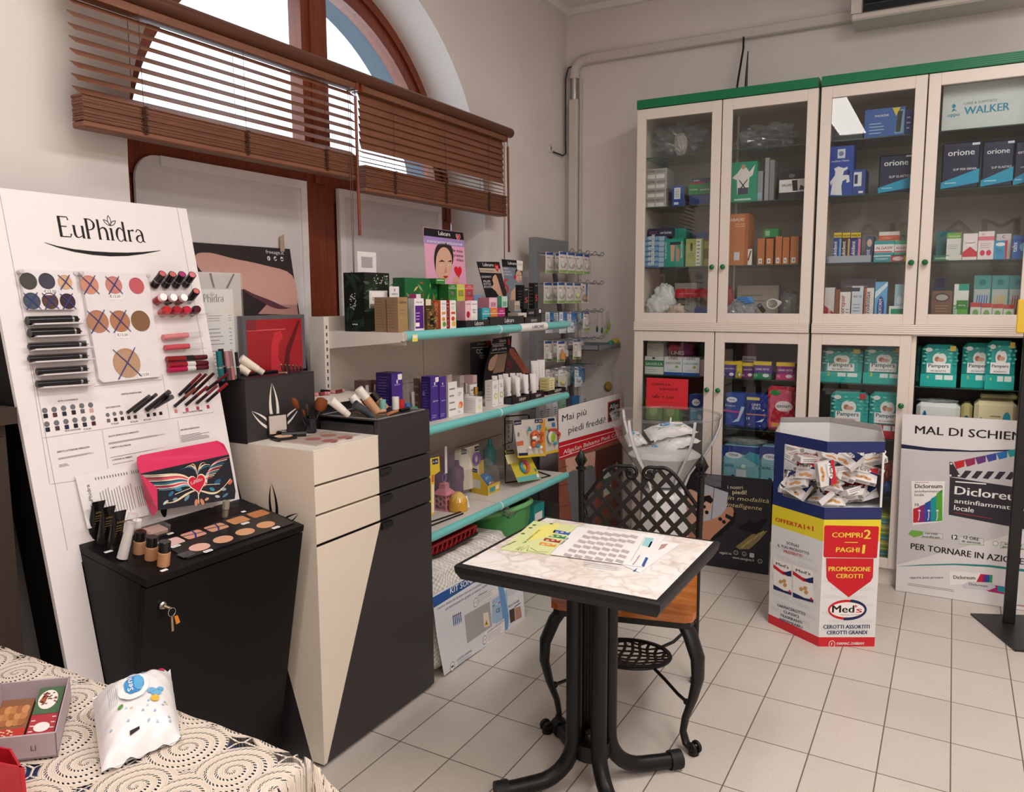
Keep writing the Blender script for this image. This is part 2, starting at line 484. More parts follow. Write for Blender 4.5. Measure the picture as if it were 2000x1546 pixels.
m.poly([(WX,AC_Y-AR,.7),(WX,AC_Y+AR,.7),(XI,AC_Y+1.055,.7),(XI,AC_Y-1.055,.7)],PLASTER)
wall_left=struct('wall_left',m)
m=MB()
STONE=m_plaster('outer_plaster','66727f')
for i in range(NA):
 a,b=ANG[i],ANG[i+1]
 m.add([arc(.97,XI-.07,a),arc(.97,XI-.07,b),arc(.945,XI-.19,b),arc(.945,XI-.19,a)],[(0,1,2,3)],STONE,True)
 m.add([arc(.97,XI-.07,a),arc(.97,XI-.07,b),arc(1.3,XI-.07,b),arc(1.3,XI-.07,a)],[(0,1,2,3)],STONE)
for sg in(-1,1):
 m.poly([(XI-.07,AC_Y+sg*.97,.7),(XI-.07,AC_Y+sg*.97,AC_Z),(XI-.3,AC_Y+sg*.93,AC_Z),(XI-.3,AC_Y+sg*.93,.7)],STONE)
struct('wall_outside',m)
m=MB()
def ring(r0,r1,x0,x1):
 for i in range(NA):
  a,b=ANG[i],ANG[i+1]
  P=[arc(r0,x1,a),arc(r1,x1,a),arc(r1,x1,b),arc(r0,x1,b),arc(r0,x0,a),arc(r1,x0,a),arc(r1,x0,b),arc(r0,x0,b)]
  m.add(P,[(0,1,2,3),(0,3,7,4),(1,5,6,2)],W_FRAME)
ring(1.01,1.058,XI-.07,XI);ring(.975,1.012,XI-.07,XI-.014);ring(.935,.98,XI-.07,XI-.004)
for sg in(-1,1):
 y0,y1=sorted((AC_Y+sg*.925,AC_Y+sg*1.056));m.box(XI-.07,XI-.002,y0,y1,.7,AC_Z,W_FRAME)
m.box(XI-.07,XI,AC_Y-.09,AC_Y+.09,.7,2.02,W_FRAME)
m.box(XI-.07,XI,AC_Y-.08,AC_Y+.08,2.02,AC_Z+.96,W_FRAME);m.box(XI-.06,XI+.012,AC_Y-.035,AC_Y+.035,2.0,AC_Z+.96,W_FRAME)
m.box(XI-.07,XI-.003,AC_Y-1.0,AC_Y+1.0,1.93,2.075,W_FRAME)
m.box(XI-.07,XI,AC_Y-1.0,AC_Y+1.0,.7,.78,W_FRAME);m.box(XI-.05,XI-.012,AC_Y-1.0,AC_Y+1.0,.78,1.95,W_FRAME)
win=struct('window_1',m)
def half_pane(sg):
 k=MB();pts=[(XI-.04,AC_Y+sg*.08,2.07)]
 a0=math.asin((2.07-AC_Z)/.94)
 q=[]
 for i in range(25):
  a=a0+(PI/2-.085-a0)*i/24;q.append((XI-.04,AC_Y+sg*.94*math.cos(a),AC_Z+.94*math.sin(a)))
 k.poly(pts+q,GLASS);return k
for sg in(-1,1):part('window_pane',half_pane(sg),win)
def white_panel(y0,y1,z1,rnd):
 k=MB();z0=.79;x=XI+.004
 pts=[(x,y0,z0),(x,y1,z0),(x,y1,z1)]
 if rnd:pts+=[(x,y0+.09-.09*math.sin(t*PI/12),z1-.09+.09*math.cos(t*PI/12))for t in range(7)]
 else:pts.append((x,y0,z1))
 k.prism(pts,(.012,0,0),mat('e3dedd',.6))
 T=mat('efeae8',.45);x+=.012
 k.box(x,x+.008,y1-.035,y1,z0,z1,T);k.box(x,x+.008,y0+.10*rnd,y1-.035,z1-.035,z1,T)
 if not rnd:k.box(x,x+.008,y0,y0+.035,z0,z1-.035,T)
 return k
part('board_panel',white_panel(1.805,2.625,1.998,1),win,'white board filling the left casement')
part('board_panel',white_panel(2.83,3.655,1.992,0),win,'white board filling the right casement')
m=MB();m.box(WX,WX+.035,3.0,WY,CZ-.05,CZ,CEIL);m.box(WX,RX,WY-.03,WY,CZ-.04,CZ,CEIL);struct('trim_1',m)
m=MB();HB=m_plaster('street_plaster','b9c4d2')
m.box(-9.5,-8.5,14.5,26,0,7.2,HB);m.box(-8.55,-8.0,14.0,26.4,7.1,7.35,mat('5d626b',.8));m.box(-8.6,-8.46,16.6,17.8,4.2,6.2,mat('50565f',.3))
bl=single('street_house',m,'pale grey house across the street seen through the arched pane','building')
m=MB()
for i in range(5):
 y=6.2+i*.35;m.tube([(-5.2-.05*i,y,4.4-.08*i),(-5.2,y+1.6,4.05),(-5.1,y+3.4,4.5+.05*i)],.012,mat('44474d',.6),5)
single('overhead_wires',m,'dark overhead wires outside the arched window','wire')
def ceiling_light(loc,sx,sy,label,power):
 t=thing('ceiling_light',label,'light',loc,'flat ceiling lights')
 x,y,z=loc;k=MB()
 for a,b,c,d in((-sx,sx,-sy,-sy+.03),(-sx,sx,sy-.03,sy),(-sx,-sx+.03,-sy,sy),(sx-.03,sx,-sy,sy)):
  k.box(x+a,x+b,y+c,y+d,z,z+.045,WHITE)
 k.box(x-sx,x+sx,y-sy,y+sy,z+.04,z+.045,WHITE)
 part('light_frame',k,t)
 k=MB();k.poly([(x-sx+.03,y+sy-.03,z+.01),(x+sx-.03,y+sy-.03,z+.01),(x+sx-.03,y-sy+.03,z+.01),(x-sx+.03,y-sy+.03,z+.01)],
   mat('fff9f4',.5,0,.2,0,1,power));part('diffuser',k,t)
ceiling_light((-1.08,.2,CZ-.047),.165,1.12,'long flat ceiling light over the cosmetics side of the room',LAMP*1.0)
ceiling_light((.45,2.2,CZ-.047),.33,.97,'long flat ceiling light over the middle of the floor',LAMP*1.25)
ceiling_light((1.7,-.6,CZ-.047),.33,.97,'long flat ceiling light on the far right of the room',LAMP*1.45)
m=MB();DUCT=mat('d3cac2',.45)
m.cham(-2.13,-.53,4.80,4.85,2.965,3.02,.006,DUCT)
EL=[(-2.205,4.825,2.885)]+[(-2.13-.075*math.cos(a),4.825,2.918+.075*math.sin(a))for a in[PI/2*i/6 for i in range(7)]]+[(-2.11,4.825,2.993)]
m.tube(EL,.033,DUCT,10)
m.cham(-2.235,-2.175,4.80,4.85,0,2.76,.006,DUCT)
m.box(-2.17,-2.155,4.83,4.85,0,2.88,DUCT)
t=thing('wall_conduit','white plastic conduit running up the corner and along the back wall','conduit',(-2.2,4.82,0));part('channel',m,t)
m=MB();m.tube([(-2.205,4.822,2.755),(-2.205,4.822,2.89)],.024,CHROME,14);part('pipe_section',m,t,'bare shiny metal pipe section')
m=MB();m.tube([(-2.165,4.815,2.97),(-2.235,4.795,2.95),(-2.25,4.79,2.88),(-2.25,4.79,2.5),(-2.248,4.79,2.42),(-2.255,4.76,2.405),(-2.262,4.64,2.41)],.0055,BLACK,6)
single('corner_cable',m,'thin black cable hanging down the wall corner to a wall outlet','cable')
m=MB();m.lathe([(0,.016),(.012,.016),(.02,.004),(.022,0)],(WX,4.60,2.425),mat('cfc5bd',.5),(1,0,0),12);m.box(WX,WX+.016,4.585,4.60,2.40,2.45,mat('cfc5bd',.5))
single('cable_outlet',m,'small pale cable outlet on the window wall near the corner','outlet')
m=MB();m.tube([(-1.135,4.80,2.97),(-1.13,4.78,2.9),(-1.137,4.70,2.70),(-1.135,4.66,2.602)],.006,BLACK,6)
single('power_cable',m,'black cable dropping from the conduit onto the tall cabinet','cable')
m=MB();m.tube([(-1.09,4.70,2.605),(-1.09,4.70,2.7),(-1.085,4.70,2.86)],[.009,.008,.003],BLACK,8);m.box(-1.13,-1.05,4.67,4.73,2.602,2.612,BLACK)
single('antenna',m,'thin black upright antenna standing on top of the left cabinet','antenna')
t=thing('air_conditioner','white wall air conditioner with dark louvre high over the right cabinet','air conditioner',(.1,4.75,2.92))
m=MB();m.box(-.54,.75,4.66,4.85,2.94,3.22,DUCT,{'-b':DUCT});m.cham(-.55,.76,4.64,4.85,2.915,2.95,.008,DUCT);m.box(-.55,-.5,4.64,4.85,2.95,3.22,DUCT);part('housing',m,t)
m=MB()
for i in range(5):
 z=2.958+i*.034;m.para((-.49,4.655,z),(1.2,0,0),(0,-.03,.02),(0,0,.004),mat('2c3638',.4))
m.box(-.495,.72,4.652,4.659,2.95,3.14,mat('14191a',.5));part('louvre',m,t)
m=MB();m.box(-1.4,1.9,FY,FY+.03,2.17,2.50,mat('e8dccd',.4))
sf=Face((1.75,FY+.031,2.22),(-1,0,0),(0,0,1),3,.3);sf.text(m,'FARMACIA',0,.02,mat('5a3a2c',.5),3.0,.2,2,.004)
single('wall_sign',m,'pale wall board lettered FARMACIA on the wall behind the viewer','sign')
XB=-2.15
m=MB();m.tube([(XB-.005,1.40,2.383),(XB-.005,3.885,2.383)],.026,W_FRAME_H,12,flat=1.0);m.box(XB-.06,XB-.005,1.40,3.885,2.36,2.408,W_FRAME_H)
m.box(WX,XB-.05,1.9,1.93,2.37,2.40,W_FRAME_H);m.box(WX,XB-.05,3.84,3.87,2.37,2.40,W_FRAME_H)
single('curtain_pelmet',m,'dark brown rounded rail fixed across the top of both blinds','rail')
def blind(name,label,y0,y1,zst0,zst1,slats,wand,cordz):
 t=thing(name,label,'blind',(XB,(y0+y1)/2,zst0),'wooden venetian blinds')
 k=MB();k.box(XB-.045,XB,y0,y1,2.333,2.357,W_SLAT);k.box(XB-.048,XB+.004,y0-.002,y0+.014,2.33,2.36,W_FRAME);k.box(XB-.048,XB+.004,y1-.014,y1+.002,2.33,2.36,W_FRAME);part('headrail',k,t)
 for z,dx,dz in slats:
  k=MB();xc=XB-.022
  k.para((xc-dx/2,y0+.01,z-dz/2),(dx,0,dz),(0,y1-y0-.02,0),(.0005,0,.0026),W_SLAT);part('slat',k,t)
 k=MB();n=26;h=(zst1-zst0-.02)/n;rr=random.Random(int(y0*100))
 for i in range(n):
  j=rr.uniform(-.003,.003);z=zst0+.02+i*h
  k.box(XB-.047+j,XB+.003+j,y0+.012+rr.uniform(-.002,.002),y1-.012,z,z+h*.72,W_SLAT)
 part('slat_stack',k,t)
 k=MB();k.cham(XB-.05,XB+.006,y0+.01,y1-.01,zst0,zst0+.018,.004,W_SLAT);part('bottom_rail',k,t)
 ks=[y0+(y1-y0)*f for f in(.17,.5,.83)]
 for yy in ks:
  k=MB();STR=mat('4a2b1b',.8)
  for dx in(-.046,.004):
   k.tube([(XB+dx,yy,2.335),(XB+dx,yy,zst1)],.0012,STR,4)
  pth=[]
  for i in range(60):
   z=zst1-(zst1-zst0-.01)*i/59
   pth.append((XB+.008+.004*math.sin(i*2.1),yy+.009*math.sin(i*1.7)+.004*math.sin(i*.9),z))
  k.tube(pth,.0014,STR,4);part('ladder_cord',k,t)
 k=MB();k.tube([(XB+.012,wand[0],2.335),(XB+.016,wand[0],2.29)],.002,BLACK,5);k.tube([(XB+.016,wand[0],2.30),(XB+.02,wand[0],wand[1])],.0062,W_FRAME,8);part('tilt_wand',k,t)
 k=MB()
 for dy in(-.022,-.034):k.tube([(XB+.008,wand[0]+dy,2.335),(XB+.01,wand[0]+dy-.003,(2.335+cordz)/2),(XB+.008,wand[0]-.03,cordz)],.0016,mat('6d4630',.8),4)
 part('pull_cord',k,t)
blind('venetian_blind','wide brown wooden venetian blind on the left with open slats and thick gathered stack',1.413,2.612,1.978,2.07,
  [(2.315-i*.0335,.030,-.021)for i in range(8)],(2.575,onx(695,460,XB).z),1.45)
blind('venetian_blind','narrower brown wooden venetian blind on the right with mostly closed slats',2.632,3.84,1.936,2.045,
  [(2.312-i*.0305,.012,-.040)for i in range(7)]+[(2.098,.03,-.014),(2.078,.03,-.010),(2.06,.032,-.006)],(3.82,onx(984,492,XB).z),1.55)
YC,YB=4.43,4.83
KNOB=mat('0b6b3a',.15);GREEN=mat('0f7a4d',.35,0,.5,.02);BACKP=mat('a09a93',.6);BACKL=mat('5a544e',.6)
def door(t,x0,x1,z0,z1,knob,side,st=.052,top=.058,bot=.052):
 y0,y1=YC,YC+.022;k=MB()
 k.cham(x0,x0+st,y0,y1,z0,z1,.002,CREAM);k.cham(x1-st,x1,y0,y1,z0,z1,.002,CREAM)
 k.cham(x0+st,x1-st,y0,y1,z1-top,z1,.002,CREAM);k.cham(x0+st,x1-st,y0,y1,z0,z0+bot,.002,CREAM)
 d=part('door',k,t)
 k=MB();k.poly([(x0+st,y0+.011,z0+bot),(x1-st,y0+.011,z0+bot),(x1-st,y0+.011,z1-top),(x0+st,y0+.011,z1-top)],PANE);part('glass_pane',k,d,'clear glass pane')
 if knob:
  k=MB();k.lathe([(.006,0),(.006,.012),(.012,.014),(.0145,.021),(.012,.028),(.005,.032),(0,.0325)],(knob[0],y0,knob[1]),KNOB,(0,-1,0),14);part('knob',k,d,'round green knob')
def fluted(k,x0,x1,z0,z1,m,y=YC-.012):
 k.box(x0,x1,y+.004,YB,z0,z1,m);h=(z1-z0)/5
 for i in range(5):
  c=z0+h*(i+.5);k.tube([(x0,y+.006,c),(x1,y+.006,c)],h*.46,m,8)
def cabinet(x0,x1,xm,label,lower_right=True):
 t=thing('display_cabinet',label,'cabinet',((x0+x1)/2,(YC+YB)/2,0),'tall cream cabinets with glass doors')
 k=MB();s=.018;yi=YC+.024
 k.box(x0,x0+s,yi,YB,.09,2.555,CREAM);k.box(x1-s,x1,yi,YB,.09,2.555,CREAM)
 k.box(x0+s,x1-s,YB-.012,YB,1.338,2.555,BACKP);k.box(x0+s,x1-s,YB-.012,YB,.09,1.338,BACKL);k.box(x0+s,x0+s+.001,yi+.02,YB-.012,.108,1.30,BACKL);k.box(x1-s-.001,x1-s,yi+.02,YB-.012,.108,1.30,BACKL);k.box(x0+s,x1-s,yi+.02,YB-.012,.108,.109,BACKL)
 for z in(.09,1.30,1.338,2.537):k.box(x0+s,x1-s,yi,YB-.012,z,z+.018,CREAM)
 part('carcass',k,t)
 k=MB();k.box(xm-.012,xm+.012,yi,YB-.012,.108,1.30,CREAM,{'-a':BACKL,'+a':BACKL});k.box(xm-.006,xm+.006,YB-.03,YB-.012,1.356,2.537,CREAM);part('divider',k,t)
 k=MB();k.box(x0,x1,YC+.03,YB,0,.09,CREAM);part('plinth',k,t)
 k=MB();fluted(k,x0,x1,2.555,2.602,GREEN);part('cornice',k,t,'green fluted cornice')
 k=MB();fluted(k,x0,x1,1.307,1.357,CREAM);part('moulding',k,t)
 for z in(2.289,2.010,1.667,1.039,.753,.45):
  k=MB();a=[(x0+s,x1-s)]if z>1.3 else[(x0+s,xm-.012),(xm+.012,x1-s)]
  for p,q in a:k.box(p,q,4.50,YB-.014,z,z+.005,clear('shelf_glass',(.80,.90,.86,1),1.0))
  for p,q in a:k.box(p,q,4.499,4.4995,z,z+.005,mat('20473d',.2))
  part('glass_shelf',k,t)
 for z in(1.357,):
  door(t,x0,xm-.003,z,2.552,(xm-.03,1.662),1);door(t,xm+.003,x1,z,2.552,(xm+.03,1.662),0)
 return t
cL=cabinet(-1.632,-.662,-1.150,'tall cream cabinet beside the wall corner with four glass doors and green cornice')
door(cL,-1.632,-1.162,.093,1.305,(-1.19,.98),1);door(cL,-1.156,-.662,.093,1.305,(-1.128,.98),0)
cR=cabinet(-.648,.322,-.165,'tall cream cabinet on the right behind the clapperboard poster, one lower door missing')
door(cR,-.648,-.175,.093,1.305,(-.205,.95),1)
GX0,GX1,GY0,GY1=-2.15,-1.765,2.362,3.775
METAL=mat('ded6cf',.45,0,.4,.02);CYAN=mat('74c6c4',.25,0,.5,.01);CLIP=mat('d9eceb',.3)
SZ=(1.373,1.0,.570)
t=thing('shelving_unit','white metal shop shelving with three cyan edged shelves under the window','shelving',((GX0+GX1)/2,(GY0+GY1)/2,0))
m=MB();BP=mat('d2c6ba',.55)
for y0,y1 in((GY0,3.03),(3.034,GY1)):
 for z0,z1 in((0,.38),(.384,.75),(.754,1.115),(1.119,1.43)):m.box(GX0-.02,GX0,y0,y1,z0,z1,BP)
part('back_panel',m,t)
for y in(GY0-.028,GY1-.002):
 m=MB();m.box(GX0-.045,GX0+.03,y,y+.028,0,1.43,METAL)
 for i in range(46):m.box(GX0+.0298,GX0+.0304,y+.010,y+.018,.1+i*.0285,.114+i*.0285,mat('5b544e',.8))
 part('upright',m,t)
for z in SZ:
 gy=GY0 if z>1.3 else 2.417
 m=MB();m.box(GX0,GX1,gy,GY1,z-.03,z,METAL)
 for y in(3.064,):m.box(GX0+.02,GX1,y-.0015,y+.0015,z-.0001,z+.0004,mat('a79d94',.6))
 m.box(GX0,GX1-.01,(gy+.03),gy+.034,z-.048,z-.03,METAL)
 for y in(gy-.001,GY1+.001):m.poly([(GX0,y,z),(GX1-.01,y,z),(GX1-.01,y,z-.035),(GX0+.1,y,z-.06),(GX0,y,z-.07)],METAL)
 sh=part('shelf',m,t)
 m=MB();c=(GX1,0,z-.012)
 prof=[(GX1+.0185*math.sin(a),z-.013+.0185*math.cos(a))for a in[PI*i/10 for i in range(11)]]
 pts=[(x,y,zz)for y in(gy+.002,GY1+.004)for x,zz in prof]
 m.add(pts,[[i,i+1,12+i,11+i]for i in range(10)],CYAN,True)
 m.poly([(x,gy+.002,zz)for x,zz in prof],METAL);m.poly([(x,GY1+.004,zz)for x,zz in prof][::-1],CLIP)
 rings=(3.064,)
 for y in rings:m.tube([(GX1+.001,y-.004,z-.013),(GX1+.001,y+.004,z-.013)],.0198,CLIP,16)
 r=part('price_rail',m,sh,'cyan rounded price rail')
 if z>1.3:
  m=MB();q0,q1=onx(1020,632,GX1+.02).y,onx(1071,630,GX1+.02).y
  prof=[(GX1+.0192*math.sin(a),z-.013+.0192*math.cos(a))for a in[PI*i/10 for i in range(11)]]
  m.add([(x,y,zz)for y in(q0,q1)for x,zz in prof],[[i,i+1,12+i,11+i]for i in range(10)],PAPER,True)
  f=Face((GX1+.0198,q0,z-.03),(0,1,0),(0,0,1),q1-q0,.04);f.ftext(m,'LABCARE',.6,.3,ink('3a3a3a'),.45,.35)
  q=onx(805,650,GX1+.02).y
  f2=Face((GX1+.0198,q,z-.033),(0,1,0),(0,0,1),.034,.026);f2.frect(m,0,0,1,1,mat('e8de5a',.6));f2.frect(m,.1,.5,.9,.9,PAPER,2)
  part('label_strip',m,sh)
DX,DY0,DYS,DY1=-1.687,1.790,2.108,2.412
ANTH=mat('332f30',.38,0,.5,.02);IVORY=mat('e9dccb',.16,0,.5,.02);SHADOWGAP=mat('0c0b0b',.6)
DB=-1.965
t=thing('drawer_unit','anthracite and ivory drawer cabinet in steps with flower outline beside the shelving','cabinet',((DX-2.1)/2,2.1,0))
m=MB()
m.box(-2.105,DX-.02,DY0+.002,DY1-.002,.012,.735,ANTH);GP={'+a':SHADOWGAP};m.box(-2.105,DX-.02,DY0+.002,DYS,.735,1.02,IVORY,GP);m.box(DB+.02,DX-.02,DYS,DY1-.002,.735,1.07,ANTH,GP)
m.box(-2.07,DX-.05,DY0+.03,DY1-.03,0,.012,SHADOWGAP)
m.box(-2.105,DX-.02,DY0,DY0+.002,.012,1.035,ANTH)
sf=Face((-2.105,DY0,0),(1,0,0),(0,0,1),.4,1)
g0=ony(565,1330,DY0);g1=ony(611,1503,DY0)
k=(g1.x-g0.x)/(g0.z-g1.z)
xt=g0.x-k*(1.02-g0.z)
sf.poly(m,[(xt+2.105 if xt>-2.1 else .001,1.035),(xt+2.105 if xt>-2.1 else .001,1.03),(g1.x+2.105,.014),(.42,.014),(.42,1.035)],IVORY,1)
def leaf_sprig(mb,F,u,v,s,c,inner,k=2):
 for ang,ln,wd in((math.radians(4),1.0,.30),(math.radians(52),.80,.26),(math.radians(-58),.80,.26)):
  def pts(f0,sc):
   out=[]
   for i in range(13):
    tt=i/12;out.append((f0+(1-f0)*tt,sc*wd*math.sin(PI*tt)**.8*.5*(1-.25*tt)))
   out+=[(x,-y)for x,y in out[::-1][1:-1]]
   return[(u+s*ln*(x*-math.sin(ang)+y*math.cos(ang)),v+s*ln*(x*math.cos(ang)+y*math.sin(ang)))for x,y in out]
  F.poly(mb,pts(0,1),c,k);F.poly(mb,pts(.2,.48),inner,k+1)
lp=sf.px(538,1020);leaf_sprig(m,sf,lp[0],lp[1]-.02,.15,ink('141213'),IVORY)
carc=part('carcass',m,t)
ZL=(.737,.832,.926)
def front(y0,y1,z0,z1,m_):k=MB();k.cham(DX-.02,DX,y0,y1,z0,z1,.002,m_);return k
part('front_panel',front(DY0,DYS-.001,ZL[2]+.004,1.035,IVORY),t,'ivory front panel');part('front_panel',front(DYS+.001,DY1,ZL[2]+.004,1.085,ANTH),t,'anthracite front panel')
def handle(z):
 k=MB();y=DYS+.003
 k.prism([(DX,y,z-.002),(DX+.012,y,z-.002),(DX+.016,y,z-.016),(DX+.010,y,z-.018),(DX,y,z-.03)],(0,.05,0),BLACK);return k
for i,z in enumerate(ZL[:0:-1]):
 z0=ZL[1-i]+.004
 part('drawer',front(DY0,DYS-.001,z0,z-.003,IVORY),t,'ivory drawer front')
 d=part('drawer',front(DYS+.001,DY1,z0,z-.003,ANTH),t,'anthracite drawer front');part('handle',handle(z-.004),d)
k=MB();k.box(DX-.02,DX-.0006,DY0,DY1,.014,ZL[0]-.003,ANTH)
e=onx(640,1505,DX);ff=Face((DX-.0006,DY0,0),(0,1,0),(0,0,1))
ff.poly(k,[(0,.014),(e.y-DY0,.014),(DYS-DY0,ZL[0]-.003),(0,ZL[0]-.003)],IVORY,1)
d=part('door',k,t,'tall door split by a slanting ivory wedge');part('handle',handle(ZL[0]-.004),d)
m=MB();m.box(DB,DX,DY0,DYS-.002,1.035,1.039,mat('efe6da',.3));part('top_tray',m,t,'ivory top with sunk blush tester')
m=MB();m.box(DB-.0,DX,DYS,DY1,1.085,1.089,ANTH)
fr=mat('b9b4b2',.25)
for a in((DB+.012,DX-.012,DYS+.012,DYS+.015),(DB+.012,DX-.012,DY1-.015,DY1-.012),(DX-.015,DX-.012,DYS+.012,DY1-.012),(DB+.012,DB+.015,DYS+.012,DY1-.012)):m.box(*a,1.089,1.0905,fr)
part('top_tray',m,t,'dark top tray with clear rim')
m=MB();m.box(-2.105,DB,DY0,DYS-.004,1.02,1.241,ANTH)
lf=Face((DB,DY0,1.04),(0,1,0),(0,0,1),.31,.2);leaf_sprig(m,lf,lf.px(540,850)[0],lf.px(540,842)[1],.165,ink('ece4da'),ANTH,1)
part('tall_block',m,t,'tall anthracite block with ivory flower outline')
m=MB();m.box(-2.105,DB,DY0,DYS-.004,1.241,1.246,mat('232225',.3));part('top_tray',m,t,'dark tester top of the tall block')
m=MB();m.box(-2.105,DB-.002,DYS,DY1,.73,1.125,ANTH);m.box(-2.105,DB+.03,DYS,DY1,1.125,1.137,mat('e9e0d6',.3));part('rear_block',m,t,'rear block with pale slab top')
PN=V3((math.cos(.19),0,math.sin(.19)));PV=V3((-math.sin(.19),0,math.cos(.19)))
P0=V3((-1.955,1.115,.883))
BF=Face(P0,(0,1,0),PV,.62,.915)
disp=thing('makeup_display','white leaning make-up display board with black tester cupboard below','display stand',(-1.85,1.44,0))
m=MB();WB=mat('efe8e8',.38,0,.5,.01)
lowv=-.86
m.para(P0+PV*lowv-PN*.012,V3((0,.085,0)),PV*(.915-lowv),PN*.012,WB);m.para(P0+V3((0,.085,0))+PV*-.06-PN*.012,V3((0,.535,0)),PV*.975,PN*.012,WB)
LN=ink('9a9294')
for u0,v0,u1,v1 in((.055,-.02,.055,.915),(.585,.35,.585,.915)):BF.line(m,[(u0,v0),(u1,v1)],.0012,LN)
board=part('back_board',m,disp,'white leaning back board with black logo')
m=MB();m.para(P0+PV*lowv-PN*.113,V3((0,.62,0)),PV*(.90-lowv),PN*.10,mat('070606',.6,0,.2));part('back_box',m,disp)
INK=ink('161314');GL=[]
def k1(x,y):return(x*.2588,350+y*.2588)
def k2(x,y):return(x*.2588,700+y*.2588)
lo=MB()
def bez(p0,p1,p2,p3,n=10):
 return[tuple((1-t)**3*p0[i]+3*(1-t)**2*t*p1[i]+3*(1-t)*t*t*p2[i]+t**3*p3[i]for i in(0,1))for t in[q/n for q in range(n+1)]]
LOGO={
 'E':(1.02,[([(.1,0),(.1,1.62)],.15),([(0,1.6),(.80,1.6),(.84,1.38)],[.05,.05,.09]),([(.1,.84),(.66,.84)],.05),([(0,.025),(.85,.025),(.95,.28)],[.05,.05,.09])]),
 'u':(1.02,[([(0,.97),(.14,.97)],.04),([(.14,1.0)]+bez((.14,.5),(.14,-.08),(.42,-.05),(.78,.22)),[.13]*4+[.11,.09,.07,.05,.045,.04,.04,.04]),([(.72,.97),(.83,.97)],.04),([(.84,1.0),(.84,0)],.13),([(.8,.02),(.98,.02)],.04)]),
 'P':(.93,[([(.14,0),(.14,1.6)],.14),([(-.02,1.6)]+bez((.14,1.6),(.98,1.72),(.98,.62),(.14,.72)),[.05,.05,.05,.06,.08,.11,.13,.12,.09,.06,.05,.04]),([(0,.02),(.3,.02)],.04)]),
 'h':(1.0,[([(.12,0),(.12,1.62)],.13),([(.12,.62)]+bez((.2,.82),(.5,1.15),(.8,1.0),(.8,.55))+[(.8,0)],[.04,.04,.05,.06,.07,.08,.1,.12,.13,.13,.13,.13,.13]),([(0,.02),(.26,.02)],.04),([(.66,.02),(.96,.02)],.04),([(0,1.58),(.12,1.62)],.06)]),
 'i':(.40,[([(.14,0),(.14,1.0)],.13),([(0,.02),(.30,.02)],.04),([(0,.94),(.14,.99)],.06)]),
 'd':(1.05,[([(.80,0),(.80,1.62)],.13),([(.78,.82)]+bez((.5,1.1),(-.02,1.1),(-.02,-.1),(.42,-.05))+[(.78,.2)],[.05,.06,.08,.11,.13,.14,.13,.11,.08,.06,.05,.04,.04]),([(.7,1.58),(.82,1.62)],.06),([(.8,.02),(1.0,.02)],.04)]),
 'r':(.62,[([(.12,0),(.12,1.0)],.13),([(.12,.6)]+bez((.2,.85),(.35,1.0),(.45,.98),(.60,.96)),[.04,.05,.05,.05,.05,.06,.07,.08,.09,.1,.1,.1]),([(0,.02),(.28,.02)],.04)]),
 'a':(.85,[([(.08,.84)]+bez((.25,1.08),(.66,1.08),(.66,.7),(.66,.5))+[(.68,.1),(.86,.02)],[.06,.05,.05,.06,.08,.1,.12,.13,.13,.13,.13,.13,.1,.05]),([(.66,.62)]+bez((.5,.6),(.02,.55),(-.02,.12),(.22,.02))+[(.4,-.04),(.66,.2)],[.04,.05,.06,.08,.1,.11,.12,.12,.1,.08,.06,.05,.04,.04])]),
}
def logo(mb,F,u,v,x_h,m_,k=2,ang=0.0,wide=1.0,leaf=True):
 c,s=math.cos(ang),math.sin(ang);X=0
 for ch in 'EuPhidra':
  adv,st=LOGO[ch]
  for pts,wd in st:
   q=[((X+a)*x_h*wide,b*x_h)for a,b in pts];q=[(u+a*c-b*s,v+a*s+b*c)for a,b in q]
   n=len(q);ws=wd if isinstance(wd,list)else[wd]*n
   ws=(ws+[ws[-1]]*n)[:n];F.line(mb,q,[max(w_*1.5,.042)*x_h for w_ in ws],m_,k)
  if ch=='i' and leaf:
   for a0,ln in((4,.85),(50,.72),(-50,.72)):
    a=math.radians(a0);bx,by=(X+.14)*x_h*wide,1.22*x_h;q=[]
    for i in range(13):
     tt=i/12;q.append((tt,.17*math.sin(PI*tt)))
    q+=[(x,-y)for x,y in q[::-1][1:]]
    r=[(bx+x_h*ln*(x*-math.sin(a)+y*math.cos(a)),by+x_h*ln*(x*math.cos(a)+y*math.sin(a)))for x,y in q]
    F.line(mb,[(u+p*c-o*s,v+p*s+o*c)for p,o in r],.055*x_h,m_,k)
  X+=adv+.09
 return X*x_h*wide
a0,a1=BF.px(*k1(455,432)),BF.px(*k1(1097,478))
ang=math.atan2(a1[1]-a0[1],a1[0]-a0[0]);Lw=math.hypot(a1[0]-a0[0],a1[1]-a0[1]);xh=.0345
tot=sum(LOGO[c][0]+.09 for c in 'EuPhidra')-.09
logo(lo,BF,a0[0],a0[1],xh,INK,2,ang,Lw/(tot*xh))
sw=[BF.px(*k1(x,y))for x,y in((335,477),(430,508),(560,538),(700,557),(830,566),(960,566),(1080,556),(1210,538))]
BF.line(lo,sw,[.001,.004,.0075,.0105,.0115,.0095,.006,.001],INK,2)
part('logo_lettering',lo,disp,'black logo with three leaves over a swoosh')
m=MB();GREY=ink('77706f');DK=ink('3c3837')
def notes(x0,y0,x1,y1,n,c=GREY,kk=k2):
 a,b=BF.px(*kk(x0,y1)),BF.px(*kk(x1,y0));BF.lines(m,a[0],min(a[1],b[1]),b[0],max(a[1],b[1]),n,c,1,.42,.35)
def word(tx,x0,y0,x1,y1,h,c=DK,kk=k2):BF.ptext(m,tx,kk(x0,y0),kk(x1,y1),h,c,2,.01)
